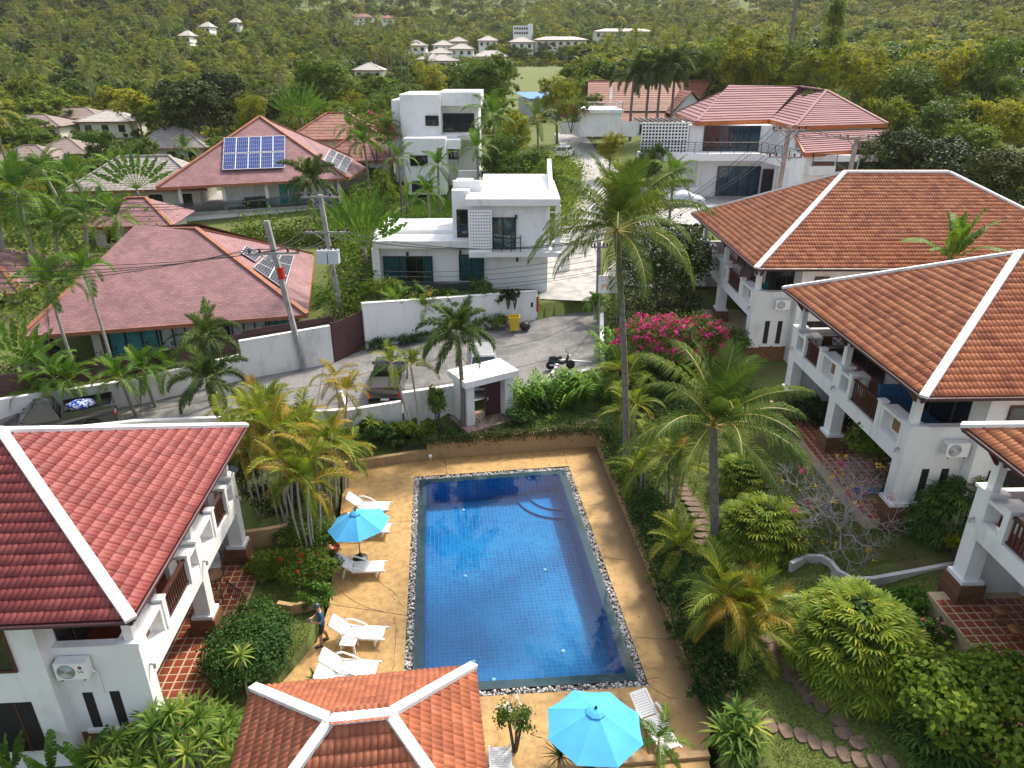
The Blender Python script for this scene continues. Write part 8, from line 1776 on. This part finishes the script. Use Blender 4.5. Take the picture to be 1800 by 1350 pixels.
for i, (px, py) in enumerate(((1522,865),(1558,868))):
    p = G(px,py,2.75); solo('floor_cushion', MB().obox((p.x,p.y,2.8), (.75,.5,.16), Matrix.Rotation(.3+.5*i,3,'Z')), MT['blue_cushion'], ('blue floor cushion nearer the terrace pier','blue floor cushion beside the first one on the tiled terrace')[1-i], 'cushion')
# farthest villa: teal chairs
for i, (dx, dy, a) in enumerate(((1.2,1.5,0),(1.3,2.9,180))): chair('armchair', ('teal cushioned armchair at the front of the farthest villa balcony','teal cushioned armchair deeper on the farthest villa balcony')[i], at(mB_,syB,dx,dy,3.02), rzB+R(a), MT['wicker'], MT['teal_cushion'], .8)
# nearest right villa: wooden stools and table
p = G(1768,1090,2.75); t = table('round orange wood table on the nearest right terrace', (p.x+.9,p.y,2.72), .5, .62, MT['wood_mid']); solo('table_box', MB().box(p.x+.75,p.y-.15,3.35,p.x+1.05,p.y+.1,3.52), MT['blue_cushion'], 'blue box on the round wood table', 'box')
for i, (px, py) in enumerate(((1757,1075),(1785,1108))):
    p = G(px,py,3.1); t = thing('stool', ('round wooden stool behind the wood table','round wooden stool in front of the wood table')[i], 'stool', (p.x,p.y,2.72)); part('seat', MB().lathe([(.2,.4),(.22,.43),(.2,.46)], 16), MT['wood_mid'], t, True)
    for a in range(4): part('leg', MB().tube([(.2*math.cos(a*1.57+.6),.2*math.sin(a*1.57+.6),0),(.12*math.cos(a*1.57+.6),.12*math.sin(a*1.57+.6),.41)], .025, 6), MT['wood_mid'], t)
# red roofed villa: hammock, chairs, pots, solar lamp
mA = ACP
def atA(x, y, z): return mA @ Vector((-x, y*syA, z*1.02))
t = thing('hammock', 'white fringed hammock slung across the red roofed villa balcony', 'hammock', (0,0,0)); a, b = atA(.3,.45,4.7), atA(1.4,3.9,4.4); vs_ = []; nn = 14
ax = (b-a).normalized(); sd = ax.cross(Vector((0,0,1))).normalized()
for i in range(nn+1):
    f = i/nn; c = a.lerp(b,f)-Vector((0,0,1.0*math.sin(math.pi*f))); w = .05+.42*math.sin(math.pi*f)
    for j in range(5): u = -1+j*.5; vs_.append(c+sd*w*u+Vector((0,0,.22*u*u*math.sin(math.pi*f))))
mb = MB(); mb.add(vs_, [(i*5+j,i*5+j+1,i*5+j+6,i*5+j+5) for i in range(nn) for j in range(4)]); part('cloth', mb, MT['curtain_white'], t, True)
mb = MB()
for i in range(2,nn-1):
    for j in (0,4):
        for k in range(3): p = vs_[i*5+j].lerp(vs_[(i+1)*5+j],k/3); mb.tube([p, p-Vector((0,0,.16))], .008, 4)
part('fringe', mb, MT['curtain_white'], t)
table('small round table on the red roofed villa terrace', atA(.7,7.2,.15), .4, .7, MT['wicker'])
for i, (x, y, a) in enumerate(((.5,6.3,160),(.9,8.1,20),(1.5,7.3,-90))): chair('wicker_chair', ('wicker chair on the near side of the villa terrace table','wicker chair with white cloth beyond the villa terrace table','wicker chair by the wall at the villa terrace table')[i], atA(x,y,.15), rzA+R(a), MT['wicker'], MT['curtain_white'] if i == 1 else None, .6, 'wicker terrace chairs')
t = thing('solar_lamp', 'small tilted solar panel lamp on the balcony corner of the red roofed villa', 'lamp', atA(-.1,8.9,4.15), rzA)
part('bracket', MB().tube([(0,0,0),(.1,0,.25)], .02, 6), MT['grey_metal'], t); part('panel', MB().obox((.12,0,.3), (.34,.34,.03), Matrix.Rotation(R(25),3,'Y')), MT['solar_dark'], t)
q = atA(.75,5.0,3.95); rosettes('potted plant on the middle balcony box of the red roofed villa', q, [(0,0,.25,.45)], ROS, 1.0, stem=False); solo('plant_pot', MB().lathe([(.1,0),(.15,.22),(.13,.22)], 12, q), MT['slate'], 'dark pot on the middle balcony box of the red roofed villa', 'pot')
rl = thing('garden_rail', 'black garden stair rail beside the red roofed villa', 'railing'); a, b = G(402,1045,.3), G(432,1068,.3)
for k in range(9): p = a.lerp(b,k/8); part('baluster', MB().box(p.x-.012,p.y-.012,.1,p.x+.012,p.y+.012,.95), MT['black'], rl)
part('handrail', MB().beam((a.x,a.y,.97),(b.x,b.y,.97),.04,.04), MT['black'], rl)
# ------------------------------------------------------------------ air between the camera and the hills
hz = bpy.data.materials.new('haze'); hz.use_nodes = True; N, L = hz.node_tree.nodes, hz.node_tree.links; N.remove(N['Principled BSDF'])
pv_ = N.new('ShaderNodeVolumePrincipled'); pv_.inputs['Color'].default_value = (.95,.93,.86,1); pv_.inputs['Density'].default_value = .00011; pv_.inputs['Anisotropy'].default_value = .3; L.new(pv_.outputs[0], N['Material Output'].inputs['Volume'])
o = struct('haze', MB().box(-1150,-12,-5,1150,1520,420).mesh('haze', hz), 'stuff', 'thin haze over the hills')
